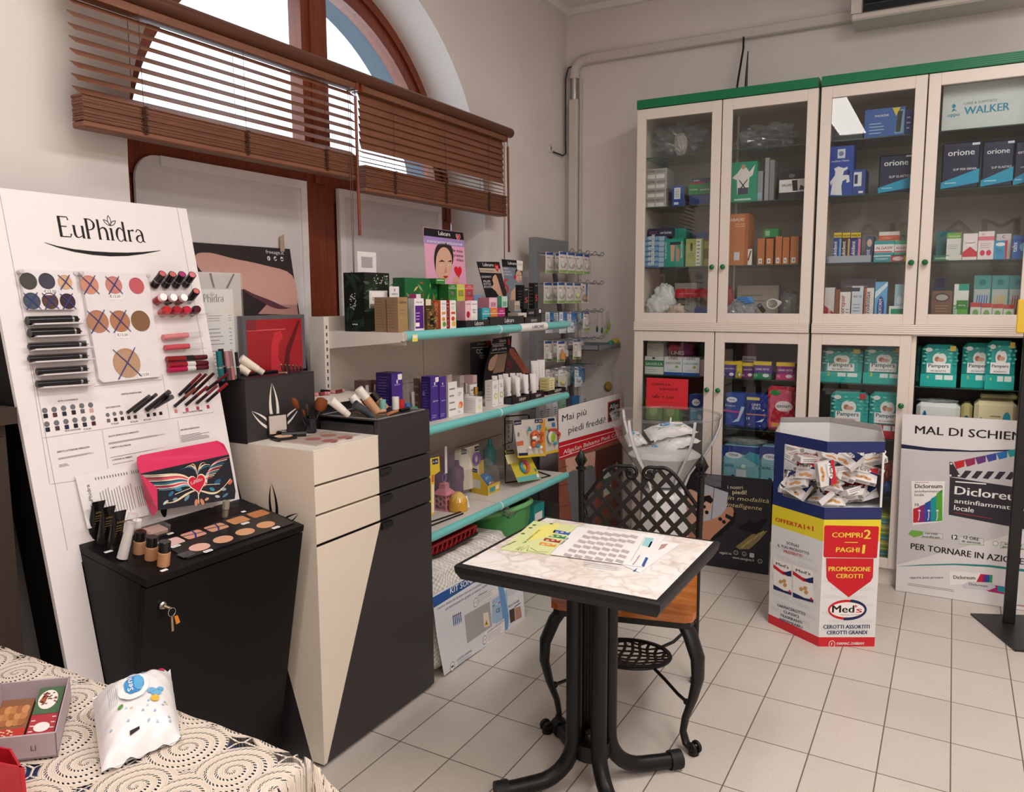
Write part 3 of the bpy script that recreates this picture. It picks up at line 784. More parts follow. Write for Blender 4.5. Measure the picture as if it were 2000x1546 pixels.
word('RISPETTO E ATTENZIONE FORMULATIVA',432,712,676,672,3.5);notes(440,700,716,765,4);notes(448,785,520,822,3)
word('QUALITÀ CERTIFICATA DETA FARMACEUTICI',818,594,1046,556,3.2);notes(820,560,1250,650,6);word('IL RISPETTO DELLE PERSONE',832,680,988,655,3.2);notes(832,665,1280,745,5)
word('IL SOSTEGNO ALL’AMBIENTE',848,772,998,745,3.2);notes(850,765,1040,795,2);word('LINEA MAKE UP DERMATOLOGICA',1362,545,1505,522,3);notes(1372,540,1580,635,6)
word('MATITE OCCHI WATERPROOF',437,328,588,312,3);word('MATITE OCCHI & KAJAL',492,552,610,535,3);word('MATITE SOPRACCIGLIA',800,378,908,362,3);word('DEFINITORI & DELINEATORI LABBRA',915,275,1068,258,3);word('ROSSETTI & MATITE LABBRA',1380,415,1530,395,3)
for x,y in((632,540),(985,485),(1085,470),(840,500)):word('€10,50',x,y,x+55,y-8,3.2)
for pl in([(375,950),(225,30)],[(325,600),(1280,455),(1612,405)],[(1280,455),(1225,120)],[(710,210),(1225,158)],[(385,948),(1060,850)],[(770,540),(815,830)],[(1340,470),(1365,640)]):
 BF.pline(m,[k2(*q)for q in pl],.0011,LN)
sw_rows=[(((337,392),(408,384),(479,375),(549,365),(616,356),(683,350)),('1f1b22','5a3536','23294a','22222c','59616c','c9a39c')),(((353,495),(426,485),(497,475),(565,465),(633,457),(700,448)),('1d1f2a','4a3337','20284f','17161a','27303f','4c1f2c'))]
for cs,hs in sw_rows:
 for(x,y),h in zip(cs,hs):
  q=BF.px(*k2(x,y));BF.ell(m,*q,.0073,.0073,ink('6f7076'),1,14);q=BF.px(*k2(x+7,y+41));BF.rrect(m,q[0]-.0058,q[1]-.0058,q[0]+.0058,q[1]+.0058,.0015,ink(h),1)
for(x,y),h in zip(((819,468),(872,460),(923,453),(972,446),(1021,440),(1118,427),(1166,420),(1213,413)),('74625f','2a2023','33262b','4d3536','3a2a2e','1b171b','241d21','161418')):
 q=BF.px(*k2(x,y));BF.rrect(m,q[0]-.005,q[1]-.005,q[0]+.005,q[1]+.005,.0012,ink(h),1)
for x,y in((812,425),(863,417),(914,409)):
 q=BF.px(*k2(x,y));BF.ell(m,*q,.0058,.0058,ink('6f7076'),1,14)
for(x,y),h in zip(((1327,397),(1411,385),(1492,374),(1570,363)),('d17f86','c4495f','b13a54','b0325c')):
 q=BF.px(*k2(x,y));BF.rrect(m,q[0]-.0052,q[1]-.0055,q[0]+.0052,q[1]+.0055,.001,ink(h),1)
part('printed_notes',m,disp,'small printed notes and colour swatches')
FS,FC=math.sin(.187),math.cos(.187)
CV=V3((FS,0,FC));CW=V3((FC,0,-FS));CT=V3((-1.688,1.202,.819));CWID=.54
DEPTH=.285
m=MB();BK=mat('090808',.45,0,.25,.05);hgt=.80
m.para(CT-CW*DEPTH-CV*hgt,V3((0,CWID,0)),CW*(DEPTH-.02),CV*(hgt-.022),BK);cup=part('cupboard_body',m,disp)
m=MB();m.para(CT-CW*.019-CV*hgt,V3((0,CWID,0)),CW*.017,CV*(hgt-.025),mat('080707',.38,0,.25));part('cupboard_door',m,disp)
m=MB();m.para(CT-CW*DEPTH-CV*.02,V3((0,CWID,0)),CW*DEPTH,CV*.02,BK)
TF=Face(CT-CW*DEPTH,(0,1,0),-CW,CWID,DEPTH)
TF.o=CT.copy();TF.N=CV.copy()
HOLE=ink('060606')
for x,y in((160,830),(190,845)):pass
def q1(x,y):return(100+x*.26,900+y*.26)
for x,y,r in((615,768,.012),(715,810,.0135),(915,410,.009),(1000,378,.009),(960,415,.008),(1240,385,.007),(1390,312,.007),(1350,355,.006)):
 q=TF.px(*q1(x,y));TF.ell(m,*q,r,r,HOLE)
for i in range(5):
 a,b=TF.px(*q1(895,470+i*22)),TF.px(*q1(1110,405+i*12));TF.line(m,[a,b],.005,HOLE)
for x,y in((1120,340),(1180,360),(1235,388),(1180,400)):
 q=TF.px(*q1(x,y));TF.rect(m,q[0]-.006,q[1]-.006,q[0]+.006,q[1]+.006,HOLE)
TAGW=ink('ece8e6')
for x,y,w_ in((880,418,.017),(895,545,.02),(1445,380,.016),(1205,345,.012),(430,680,.022),(848,820,.02),(1320,340,.012)):
 q=TF.px(*q1(x,y));TF.rrect(m,q[0]-w_/2,q[1]-.005,q[0]+w_/2,q[1]+.005,.002,TAGW)
part('tester_top',m,disp,'black sloping tester top with sockets')
k=MB();q=onpl(*q1(835,1082),CT,CW)
k.lathe([(0.011,0),(.011,.004),(.008,.008),(0,.008)],q-CW*.001,CHROME,CW,16);part('lock',k,disp,'round chrome lock')
k=MB();KY=mat('b9a98d',.3,.8)
k.tube([q+CW*.008,q+CW*.022+V3((0,.006,-.002))],.004,KY,8);rc=q+CW*.018+V3((0,.013,-.016))
k.tube([rc+V3((0,.011*math.cos(a),.011*math.sin(a)))for a in[2*PI*i/16 for i in range(16)]],.0011,CHROME,5,closed=True)
k.box(rc.x-.001,rc.x+.001,rc.y-.004,rc.y+.002,rc.z-.05,rc.z-.012,KY)
k.prism([rc+V3((.003,.003,-.012)),rc+V3((.003,.012,-.012)),rc+V3((.003,.018,-.032)),rc+V3((.003,.007,-.034))],(.003,0,0),mat('e08a2c',.4))
kk=single('key_ring',k,'key ring with orange tagged key in the black cupboard lock','keys')
TZ=.74
t=thing('cafe_table','square marble patterned table with black edge and four tube pedestal','table',(-.905,2.13,0))
m=MB();x0,x1,y0,y1=-1.215,-.60,1.845,2.425
m.box(x0+.016,x1-.016,y0+.016,y1-.016,TZ-.03,TZ,MARBLE);part('tabletop',m,t,'marble patterned laminate top')
m=MB();e=.016;RUB=mat('1b1a1b',.5,0,.4)
def rim(pa,pb,inn):
 pa,pb,inn=V3(pa),V3(pb),V3(inn)
 prof=[(0.016,.0),(.004,-.001),(0,-.006),(.002,-.024),(.014,-.046),(.05,-.046)]
 d=(pb-pa).normalized()
 A=[pa+inn*a+d*a+V3((0,0,b))for a,b in prof];B=[pb+inn*a-d*a+V3((0,0,b))for a,b in prof]
 m.add(A+B,[[i,i+1,6+i+1,6+i]for i in range(5)],RUB)
z=TZ+.001
rim((x0,y0,z),(x1,y0,z),(0,1,0));rim((x1,y0,z),(x1,y1,z),(-1,0,0));rim((x1,y1,z),(x0,y1,z),(0,-1,0));rim((x0,y1,z),(x0,y0,z),(1,0,0))
part('edge_band',m,t,'thick black rubber edge')
PED=mat('0a0909',.4,0,.35)
for sx,sy in((1,1),(-1,1),(-1,-1),(1,-1)):
 cx,cy=-.905+sx*.041,2.13+sy*.041;d=V3((sx,sy,0)).normalized();p=V3((cx,cy,0))
 m=MB();path=[p+V3((0,0,.70)),p+V3((0,0,.16))]
 for i in range(1,8):
  a=PI/2*i/7;path.append(p+d*(.12*(1-math.cos(a)))+V3((0,0,.16-.125*math.sin(a))))
 path+=[p+d*.18+V3((0,0,.031)),p+d*.235+V3((0,0,.029))]
 m.tube(path,.0245,PED,14);lg=part('leg',m,t)
 m=MB();m.tube([p+d*.21+V3((0,0,.03)),p+d*.25+V3((0,0,.029))],.0305,mat('080808',.6),12);part('rubber_foot',m,lg)
m=MB();m.box(-1.04,-.77,1.995,2.265,.692,.71,PED);m.cyl((-.905,2.13,.60),(-.905,2.13,.70),.05,PED,16);part('mounting_plate',m,t)
m=MB();m.cyl((-.905,2.13,.10),(-.905,2.13,.15),.058,PED,16);m.cyl((-.905,2.13,.15),(-.905,2.13,.17),.02,mat('8d8a86',.3,.9),8);part('hub',m,t)
def leaflet(name,pts,label,draw,dz=.0022,m_=PAPER):
 q=[onz(*p,TZ)for p in pts];k=MB()
 top=[p+V3((0,0,dz))for p in q];k.prism([p+V3((0,0,dz-.0012))for p in q],(0,0,.0012),m_)
 o,a,b=top[0],top[1],top[-1]
 F=Face(o,a-o,V3((0,0,1)).cross(a-o));F.w,F.h=(a-o).length,(b-o).length;F.e=.0003;draw(k,F)
 return single(name,k,label,'leaflet','leaflets on the cafe table')
def c5(x,y):return(820+x*.2457,740+y*.2457)
def c6(x,y):return(1060+x*.24,760+y*.24)
def d_green(k,F):
 F.ppoly(k,[c5(930,1180),c5(1110,1140),c5(1060,1240),c5(850,1290)],ink('eee680'),1)
 F.ptext(k,'Sì risponde',c5(665,1335),c5(770,1290),6,ink('2c3326'),2);F.ptext(k,'Un maestro non fa',c5(835,1305),c5(960,1200),6,ink('3c3f22'),2)
 for(x,y),c in zip(((1070,1212),(1035,1243),(995,1275),(960,1308)),('2b62b3','2f8c4c','9d3d2d','e39a3d')):
  F.ppoly(k,[c5(x,y-14),c5(x+130,y+6),c5(x+115,y+28),c5(x-15,y+8)],ink(c),1)
  for i in range(3):qq=F.px(*c5(x+20+42*i,y+6));F.ell(k,*qq,.006,.006,ink('f1d8b8'),2,10)
 for x,y in((820,1228),(880,1182),(910,1160),(1045,1150)):qq=F.px(*c5(x,y));F.ell(k,*qq,.007,.007,ink('555a33'),1,10)
 for pl in([(760,1355),(800,1330),(775,1360),(830,1325),(800,1362),(870,1322),(850,1365),(1000,1390)],[(880,1340),(930,1370),(1020,1375)]):F.pline(k,[c5(*q)for q in pl],.0022,ink('2b2b25'),1)
leaflet('leaflet',[c5(640,1358),c5(905,1130),c5(1250,1170),c5(1030,1400)],'pale green leaflet with cartoon train on the marble table',d_green,.0018,mat('dde4a4',.6))
def d_cal(k,F):
 F.ptext(k,'Calendario 2020',c6(150,1265),c6(215,1210),5,ink('33353a'),2,.01)
 o=c6(330,1150);ex=((800-375)/7,(1195-1150)/7)
 for r in range(6):
  bx=375+(185-375)*r/5;by=1150+(1335-1150)*r/5;ex2=790+(690-790)*r/5;ey2=1192+(1395-1192)*r/5
  for c in range(6 if r!=2 else 5):
   f=c/6;X=bx+(ex2-bx)*f;Y=by+(ey2-by)*f
   for j in range(9):
    xx=X+j*7;yy=Y+j*2
    F.pline(k,[c6(xx,yy-4),c6(xx-18,yy+17)],.0014,ink('4b4c55' if j%4 else 'b4564b'),1)
 F.ppoly(k,[c6(840,1205),c6(905,1212),c6(870,1285),c6(805,1270)],ink('9ed2d6'),1)
 F.ppoly(k,[c6(838,1365),c6(860,1372),c6(825,1442),c6(803,1435)],ink('3c5a9c'),1);F.ptext(k,'Natale',c6(745,1425),c6(795,1352),7,ink('8a2f52'),2)
 F.ppoly(k,[c6(880,1238),c6(895,1240),c6(870,1286),c6(855,1284)],ink('2d2c31'),1)
 F.pline(k,[c6(715,1400),c6(835,1200)],.001,ink('777777'),1)
 for r in range(3):F.pline(k,[c6(330-0*r,1390+18*r),c6(640-20*r,1442+10*r)],.0025,ink('8a8b92'),1)
def d_fl(k,F):
 F.ppoly(k,[c6(965,1262),c6(1020,1255),c6(990,1290),c6(940,1308)],ink('b98f8a'),1);F.ppoly(k,[c6(745,1470),c6(775,1450),c6(755,1478),c6(730,1478)],ink('3c5a9c'),1)
leaflet('leaflet',[c6(640,1430),c6(800,1210),c6(1115,1262),c6(790,1497)],'white leaflet fanned out under the printed calendar sheet',d_fl,.0022)
leaflet('leaflet',[c6(62,1352),c6(280,1128),c6(1000,1205),c6(810,1455)],'white printed calendar sheet on the marble table',d_cal,.0042)
yaw=math.radians(13);RT=V3((math.cos(yaw),math.sin(yaw),0));BKD=V3((-math.sin(yaw),math.cos(yaw),0));UP=V3((0,0,1))
CB=V3((-.80,2.925,0))-RT*.232
def cp(r,b,z):return CB+RT*r+BKD*b+UP*z
chair=thing('garden_chair','black wrought iron chair with lattice back and varnished wooden seat','chair',CB-BKD*.22)
m=MB()
so=[(-.235,-.50),(-.245,-.46),(-.225,-.02),(-.20,0),(.20,0),(.225,-.02),(.245,-.46),(.235,-.50),(.21,-.515),(-.21,-.515)]
m.prism([cp(r,b,.452)for r,b in so],UP*.024,W_SEAT);part('seat',m,chair,'varnished wooden seat')
m=MB();so2=[(r*.97,b*.985-.004,)for r,b in so];m.prism([cp(r,b,.43)for r,b in so2],UP*.022,IRON);part('seat_frame',m,chair)
def scroll(c,r,turns,ax,ay,n=26):
 return[c+ax*(r*(1-.8*i/n)*math.cos(turns*2*PI*i/n))+ay*(r*(1-.8*i/n)*math.sin(turns*2*PI*i/n))for i in range(n+1)]
for s in(-1,1):
 m=MB()
 out=(RT*s*.8-BKD*.6).normalized();c0=cp(s*.205,-.47,.435)
 pr=[(0,0),(.028,-.03),(.062,-.10),(.065,-.17),(.045,-.25),(.018,-.32),(.008,-.375),(.022,-.41),(.05,-.424)]
 pts=[c0+out*a+UP*b for a,b in pr]
 m.tube(pts,[.028,.030,.029,.026,.021,.017,.015,.016,.013],IRON,10,flat=.62)
 lg=part('leg',m,chair)
 m=MB();fc=pts[-1]+out*.004+UP*.014;sd=out.cross(UP)
 for o in(-.012,.012):m.tube(scroll(fc+sd*o,.019,1.3,-UP,out),.007,IRON,6)
 m.cyl(V3((fc.x,fc.y,0)),V3((fc.x,fc.y,.012)),.018,IRON,12);part('scroll_foot',m,lg)
 m=MB();top=cp(s*.232,.0,.82)
 m.tube([cp(s*.225,.0,.012),cp(s*.225,.0,.45),cp(s*.232,0,.835)],[.011,.012,.013],IRON,10);m.cyl(cp(s*.225,0,0),cp(s*.225,0,.02),.018,IRON,12);lg=part('leg',m,chair)
 m=MB();m.lathe([(.014,-.012),(.021,-.006),(.021,0),(.012,.004),(.011,.012),(.019,.03),(.018,.042),(.012,.056),(.003,.07),(0,.072)],top+UP*.015,IRON,(0,0,1),12)
 for i in range(6):
  a=PI*i/3;d=V3((math.cos(a),math.sin(a),0));m.tube([top+UP*.025+d*.01,top+UP*.045+d*.021,top+UP*.068+d*.013],[.005,.006,.001],IRON,5)
 part('finial',m,lg)
def topz(r):
 a=abs(r);
 if a>.06:return .765+.085*math.cos((a-.085)/.147*PI/1.25)*(1 if a>.085 else 1)
 return .85-(.06-a)*.55
m=MB();N=44;FLAT=mat('1d1d1c',.5)
def lat(r0,z0,dr,dz,off):
 seg=[];st=.004
 n=int(1.2/st);on=None
 for i in range(-n,n):
  r,z=r0+dr*i*st,z0+dz*i*st
  if abs(r)<.226 and .465<z<topz(r)-.004:
   if on is None:on=(r,z)
   last=(r,z)
  elif on is not None:
   seg.append((on,last));on=None
 for a,b in seg:
  if math.hypot(a[0]-b[0],a[1]-b[1])<.02:continue
  nx,nz=-dz*.0085,dr*.0085
  A=[cp(a[0]+nx,off,a[1]+nz),cp(b[0]+nx,off,b[1]+nz),cp(b[0]-nx,off,b[1]-nz),cp(a[0]-nx,off,a[1]-nz)]
  m.prism(A,BKD*.004,FLAT)
for i in range(-9,10):
 c=i*.0665
 q=math.sqrt(.5);lat(c,.62,q*.94,q*1.06,-.002);lat(c,.62,-q*.94,q*1.06,.002)
part('lattice',m,chair,'diagonal black metal lattice')
for s in(-1,1):
 m=MB();m.tube([cp(s*.226,0,topz(.226))]+[cp(s*r,0,topz(r))for r in[.22-.01*i for i in range(15)]]+[cp(s*.06,0,.848)]+scroll(cp(s*.036,0,.822),.032,1.4,RT*s,UP,20)[3:],.0075,IRON,8);part('crest_scroll',m,chair,'curved crest rail ending in a scroll')
m=MB();m.tube([cp(-.226,0,.462),cp(.226,0,.462)],.007,IRON,8);part('back_bar',m,chair)
m=MB();cc=(0.0,-.25,.205);
for a,b in((.150,.122),(.143,.115)):m.tube([cp(cc[0]+a*math.cos(th),cc[1]+b*math.sin(th),cc[2])for th in[2*PI*i/36 for i in range(36)]],.0055,IRON,6,closed=True)
for i in range(-4,5):
 for ax in(0,1):
  f=i*(.031 if ax==0 else .026)
  lim=(.115*math.sqrt(max(0,1-(f/.145)**2)))if ax==0 else(.143*math.sqrt(max(0,1-(f/.118)**2)))
  if lim<.02:continue
  P=[]
  for j in range(9):
   u=-lim+2*lim*j/8;wv=.006*math.sin(j*1.3+i)
   r,b=(f+wv,u)if ax==0 else(u,f+wv)
   sag=-.022*(1-(r/.15)**2-(b/.12)**2);P.append(cp(cc[0]+r,cc[1]+b,cc[2]+sag))
  m.tube(P,.0062,mat('33241c',.5),6,flat=.5)
bsk=part('stretcher_basket',m,chair,'oval woven metal stretcher basket')
for s in(-1,1):
 m=MB();m.tube([cp(s*.09,-.33,.205),cp(s*.14,-.385,.19),cp(s*.19,-.44,.17),cp(s*.222,-.495,.175)],.006,IRON,6);m.ball(cp(s*.222,-.495,.175),.011,IRON);part('stretcher',m,chair)
 m=MB();m.tube([cp(s*.10,-.18,.205),cp(s*.15,-.13,.215),cp(s*.19,-.06,.235),cp(s*.222,-.005,.25)],.006,IRON,6);m.ball(cp(s*.222,-.005,.25),.011,IRON);part('stretcher',m,chair)
LX1,LY1,LZ=-.865,.872,.775
m=MB()
NAVY=mat('1f2a57',.8)
m.box(-1.94,LX1-.02,-.35,LY1-.02,.70,LZ-.006,NAVY);t=thing('side_table','low table under the lace cloth in the foreground','table',(-1.5,.3,0));part('tabletop',m,t,'navy covered table top')
for x,y in((-1.90,-.3),(LX1-.08,-.3),(LX1-.08,LY1-.08),(-1.90,LY1-.08)):
 m=MB();m.box(x,x+.05,y,y+.05,0,.70,W_DARK);part('leg',m,t)
def cloth(u,v):
 x=-1.95+u*(LX1+1.95+.20);y=-.4+v*(LY1+.4+.17)
 ox,oy=max(0,x-LX1),max(0,y-LY1)
 r=.012
 def fold(o):
  if o<=0:return 0,0
  a=min(o/r,PI/2);return r*math.sin(a),-r*(1-math.cos(a))-max(0,o-r*PI/2)
 fx,zx=fold(ox);fy,zy=fold(oy)
 dz=min(zx,zy)if(ox>0 and oy>0)else zx+zy
 wob=.018*math.sin(y*26)*min(1,ox/.12);wob2=.018*math.sin(x*24+1)*min(1,oy/.12)
 px=min(x,LX1)+fx+wob+(.03*min(1,oy/.1)if ox>0 else 0);py=min(y,LY1)+fy+wob2+(.03*min(1,ox/.1)if oy>0 else 0)
 return V3((px,py,LZ+dz+.0012*math.sin(x*60)*math.sin(y*55)))
m=MB();m.grid(cloth,90,70,LACE)
single('tablecloth',m,'cream crocheted lace tablecloth with spiral pattern over navy cloth','tablecloth')
t=thing('wooden_cupboard','dark brown wooden cupboard in the shade left of the make-up display','cupboard',(-2.13,.55,0))
m=MB();m.box(WX+.003,-2.02,-.2,1.08,0,1.2,W_DARK);m.box(WX+.003,-1.99,-.25,1.095,1.2,1.24,W_DARK);part('carcass',m,t)
for y0,y1 in((-.19,.43),(.435,1.07)):
 m=MB();m.box(-2.02,-2.002,y0,y1,.04,1.17,W_DARK);m.box(-2.002,-1.996,y0+.08,y1-.08,.14,1.05,W_DARK);part('door',m,t)
def T(x,y,h=0.0,kk=None):
 if kk:x,y=kk(x,y)
 return onpl(x,y,P0+PN*h,PN)
def stick(name,label,cat,a,b,segs,group=None,seg=12,flat=1.0):
 a,b=V3(a),V3(b);t=thing(name,label,cat,(min((a,b),key=lambda p:p.z)),group);d=b-a
 for t0,t1,r0,r1,mm,nm in segs:
  k=MB();k.tube([a+d*t0,a+d*t1],[r0,r1],mm,seg,True,True,flat);part(nm,k,t)
 return t
GB=mat('151313',.2);GOLD=mat('c9a34a',.25,.9);SILV=mat('b5b2b0',.25,.8)
def palette(label,corners,kk,pans,stickers,h=.010):
 q=[T(*c,0,kk)for c in corners];t=thing('tester_palette',label,'palette',min(q,key=lambda p:p.z))
 uv=[((p-P0).dot(V3((0,1,0))),(p-P0).dot(PV))for p in q]
 k=MB();n=len(uv);out=[]
 for i in range(n):
  p,c,nx=uv[i-1],uv[i],uv[(i+1)%n]
  for e in(p,nx):
   L=math.hypot(e[0]-c[0],e[1]-c[1]);out.append((c[0]+(e[0]-c[0])/L*.010,c[1]+(e[1]-c[1])/L*.010))
 k.prism([BF.p(u,v)+PN*.002 for u,v in out],PN*h,mat('e9e3e5',.3));part('case',k,t)
 for c in corners[:2]:k=MB();p=T(*c,0,kk);k.lathe([(.006,0),(.006,h+.004),(0,h+.005)],p+PN*.002-PV*.006,mat('cdc8c8',.3),PN,12);part('screw',k,t)
 F=Face(P0+PN*(h+.0022),(0,1,0),PV,1,1,.0005)
 for(x,y,r,c,cross)in pans:
  k=MB();p=F.px(*kk(x,y));rr=r*.2588/655
  k.lathe([(rr*1.06,0),(rr*1.06,.0012),(rr*.97,.0012),(rr*.94,.0004),(0,.0004)],F.p(*p),mat(c,.6,0,.2,.12,400),PN,24,False)
  if cross:
   MK=ink('3b3f7d');f2=Face(F.p(*p)+PN*.0016,(0,1,0),PV,1,1,.0004);rr*=1.12
   f2.line(k,[(-rr*.8,rr*.9),(0,.002),(rr*.85,-rr*.95)],[.0022,.003,.0022],MK);f2.line(k,[(-rr*.8,-rr),(.001,0),(rr*.75,rr*.95)],[.003,.0036,.0024],MK,1.5)
  part('pan',k,t,'crossed out powder pan' if cross else None)
 for x,y in stickers:
  k=MB();p=F.px(*kk(x,y));F.rrect(k,p[0]-.019,p[1]-.009,p[0]+.019,p[1]+.009,.003,CARD,1);F.text(k,'€13,50',p[0],p[1]-.003,ink('666666'),None,.008,2,0,'c');part('price_sticker',k,t)
palette('clear tester palette with six dark eyeshadow pans at upper left of the white board',[(135,685),(545,700),(578,988),(178,990)],k1,
  [(213,768,52,'4f4e49',0),(353,768,51,'4b4a55',0),(490,775,46,'dfb48c',1),(240,918,52,'4d5763',1),(378,918,51,'5e443f',1),(510,920,50,'46323a',1)],[(378,848)])
palette('tall clear tester palette with seven blush and powder pans in middle of the white board',[(590,700),(1095,720),(1208,1490),(735,1540)],k1,
  [(675,795,62,'d6957c',1),(858,798,60,'cc8a7e',1),(1030,803,57,'c9636a',0),(738,1072,75,'b98468',1),(905,1070,73,'b8805f',1),(1060,1068,72,'8a6549',0),(957,1385,100,'c09a7c',1)],[(868,885),(925,1175),(1085,1475)])
ORD=['first','second','third','fourth','fifth','sixth','seventh','eighth','ninth','tenth','eleventh','twelfth','thirteenth','fourteenth']
for i,(b,e,c)in enumerate((((1165,800),(1227,712),'c96a6a'),((1247,800),(1303,716),'c46760'),((1325,800),(1376,716),'a7336e'),((1400,795),(1452,720),'d7797c'))):
 stick('lipstick',f'{ORD[i]} lipstick from left in top lipstick row of the white board','lipstick',T(*b,.006,k1),T(*e,.055,k1),
   [(0,.42,.0125,.0125,GB,'case'),(.42,.47,.0128,.0128,SILV,'ring'),(.47,1,.0118,.0118,GB,'cap'),(1,1.01,.0095,.0095,mat(c,.4),'colour_tip')],'lipstick testers on the white board')
stick('lipstick','lone black lipstick with coral tip at right end above the nail polishes','lipstick',T(1432,908,.006,k1),T(1482,843,.05,k1),
  [(0,.9,.0115,.0115,GB,'case'),(.9,1,.0118,.0112,GB,'cap'),(1,1.01,.009,.009,mat('d26a62',.4),'colour_tip')],'lipstick testers on the white board')
for i,(x,y,c,d)in enumerate(((1205,905,'a51f2b','red'),(1283,908,'4d1820','dark plum'),(1362,908,'8a4038','brownish red'))):
 stick('nail_polish',f'{d} nail polish, {ORD[i]} from left in the upper polish row on the board','nail polish',T(x-22,y+14,.004,k1),T(x+30,y-18,.045,k1),
   [(0,.7,.0125,.013,mat(c,.12),'bottle'),(.7,1,.012,.011,mat('f0d6d6',.15),'cap')],'nail polishes on the white board')
for i,(x,y,c,d)in enumerate(((1240,995,'c02a2b','orange red'),(1316,995,'a8182c','crimson'),(1390,995,'c01f3c','pinkish red'),(1465,992,'4c1322','blackish plum'))):
 stick('nail_polish',f'{d} nail polish, {ORD[i]} from left in the lower polish row on the board','nail polish',T(x-18,y+14,.004,k1),T(x+26,y-14,.05,k1),
   [(0,.75,.0128,.0135,mat(c,.1),'bottle'),(.75,1,.013,.011,mat(c,.08),'cap')],'nail polishes on the white board')
m=MB()
for a,b in(((1145,1042),(1530,1030)),((1165,945),(1420,935))):
 p,q=T(*a,.003,k1),T(*b,.003,k1);m.prism([p,q,q+PN*.035,p+PN*.035],PV*.002,ACRYL)
for x0,y0,x1,y1 in((1225,1222,1505,1198),(1240,1303,1515,1285),(1262,1475,1560,1445)):
 p,q=T(x0,y0,.003,k1),T(x1,y1,.003,k1);m.prism([p,q,q+PN*.026,p+PN*.026],PV*.002,ACRYL)
part('clear_ledge',m,disp,'clear plastic ledges')
rows=[((205,1068),(590,1056),.0115,k1),((222,1160),(605,1146),.0115,k1),((215,1262),(655,1243),.0065,k1),((215,1355),(660,1332),.0065,k1),((275,1452),(660,1427),.0068,k1),((275,193),(662,170),.0072,k2)]
for i,(a,b,r,kk)in enumerate(rows):
 stick('eye_pencil' if i>1 else 'mascara_tube',f"{'thick black mascara tube' if i < 2 else 'slim black eye pencil'} in {ORD[i]} holder from the top at left of the board",'make-up pencil',T(*a,.016,kk),T(*b,.016,kk),
   [(0,.84,r,r,GB,'barrel'),(.84,.88,r*.95,r*.95,SILV,'ring'),(.88,.97,r*.9,r*.85,GB,'cap'),(.97,1.03,r*.25,r*.2,mat('8a6a55',.5),'tip')],'eye make-up in the holders')
 m=MB();off=PV*-.0115*(1 if i<2 else .9)
 p,q=T(*a,.0012,kk)+off,T(*b,.0012,kk)+off
 m.prism([p,q,q+PN*.03,p+PN*.03],PV*-.004,mat('d9d2d3',.25));m.prism([p+PV*.002,q+PV*.002,q+PV*.020,p+PV*.020],PN*.0006,mat('6b6668',.5)if i>1 else mat('2c2a2b',.4))
 part('tube_holder',m,disp,'narrow pencil holder tray')
GL=[((1230,1192),(1522,1165),'d98585',1,'clear pink'),((1245,1272),(1527,1250),'c8505c',1,'clear rose'),((1258,1357),(1556,1340),'8a1a20',0,'dark red'),((1270,1402),(1564,1385),'97182a',0,'deep red'),((1270,1441),(1566,1416),'b51a4d',0,'raspberry')]
for i,(a,b,c,cl,d)in enumerate(GL):
 segs=[(0,.62,.0085,.0085,mat(c,.08),'tube'),(.62,1,.0078,.0078,ACRYL if cl else mat('6d1622',.2,0,.5,.3,200),'cap')]if cl else[(0,.45,.0082,.0082,mat(c,.1),'tube'),(.45,.66,.0084,.0084,mat('d8d2d0',.3)if i>2 else GB,'band'),(.66,1,.0076,.0076,mat('5e1420',.25,0,.5,.3,200),'cap')]
 stick('lip_gloss',f'{d} lip gloss tube, {ORD[i]} from the top on right side of the board','lip gloss',T(*a,.012,k1),T(*b,.014,k1),segs,'lip glosses on the white board')
PC=[((965,405),(1128,282),'171416','black'),((1015,400),(1180,270),'1a1618','black'),((1108,386),(1278,250),'161416','thick black'),((1165,362),(1297,288),'191719','thick black'),
  ((1320,358),(1475,225),'8a4a3a','brown'),((1405,348),(1565,212),'7a1f22','dark red'),((1487,335),(1638,205),'8a3a3c','brick red'),((1563,322),(1712,190),'a01f2b','red'),
  ((1355,272),(1515,118),'7a1c1f','wine red'),((1402,262),(1555,118),'5a1a1c','maroon'),((1455,262),(1612,112),'3c1416','blackish brown'),((1560,235),(1722,112),'6d1d20','oxblood')]
for i,(a,b,c,d)in enumerate(PC):
 r=.0075 if i in(2,3)else .0052;w_='black' if i<4 else 'lip'
 n_=i+1 if i<4 else(i-3 if i<8 else i-7);row='left bunch' if i<4 else('lower right row' if i<8 else 'upper right row')
 stick('cosmetic_pencil',f'{d} pencil, {ORD[n_ - 1]} from left in the {row} sticking out of the board','make-up pencil',T(*a,.004,k2),T(*b,.085,k2),
   [(0,.55,r,r,mat('191517',.25),'barrel'),(.55,1,r,r*.9,mat(c,.3),'coloured_end')]if i>3 else[(0,.9,r,r,mat(c,.25),'barrel'),(.9,1,r,r,mat('4a484a',.3),'end_cap')],'pencils stuck in the white board',8)
def Q(x,y,h=0.0):return onpl(*q1(x,y),CT+CV*h,CV)
def stand_h(base,px_top):
 lo_,hi_=0,.3
 for _ in range(30):
  md=(lo_+hi_)/2;p=base+CV*md-EYE;yy=CY+FPX*R1.dot(p)/R2.dot(p)
  if yy>px_top:lo_=md
  else:hi_=md
 return lo_
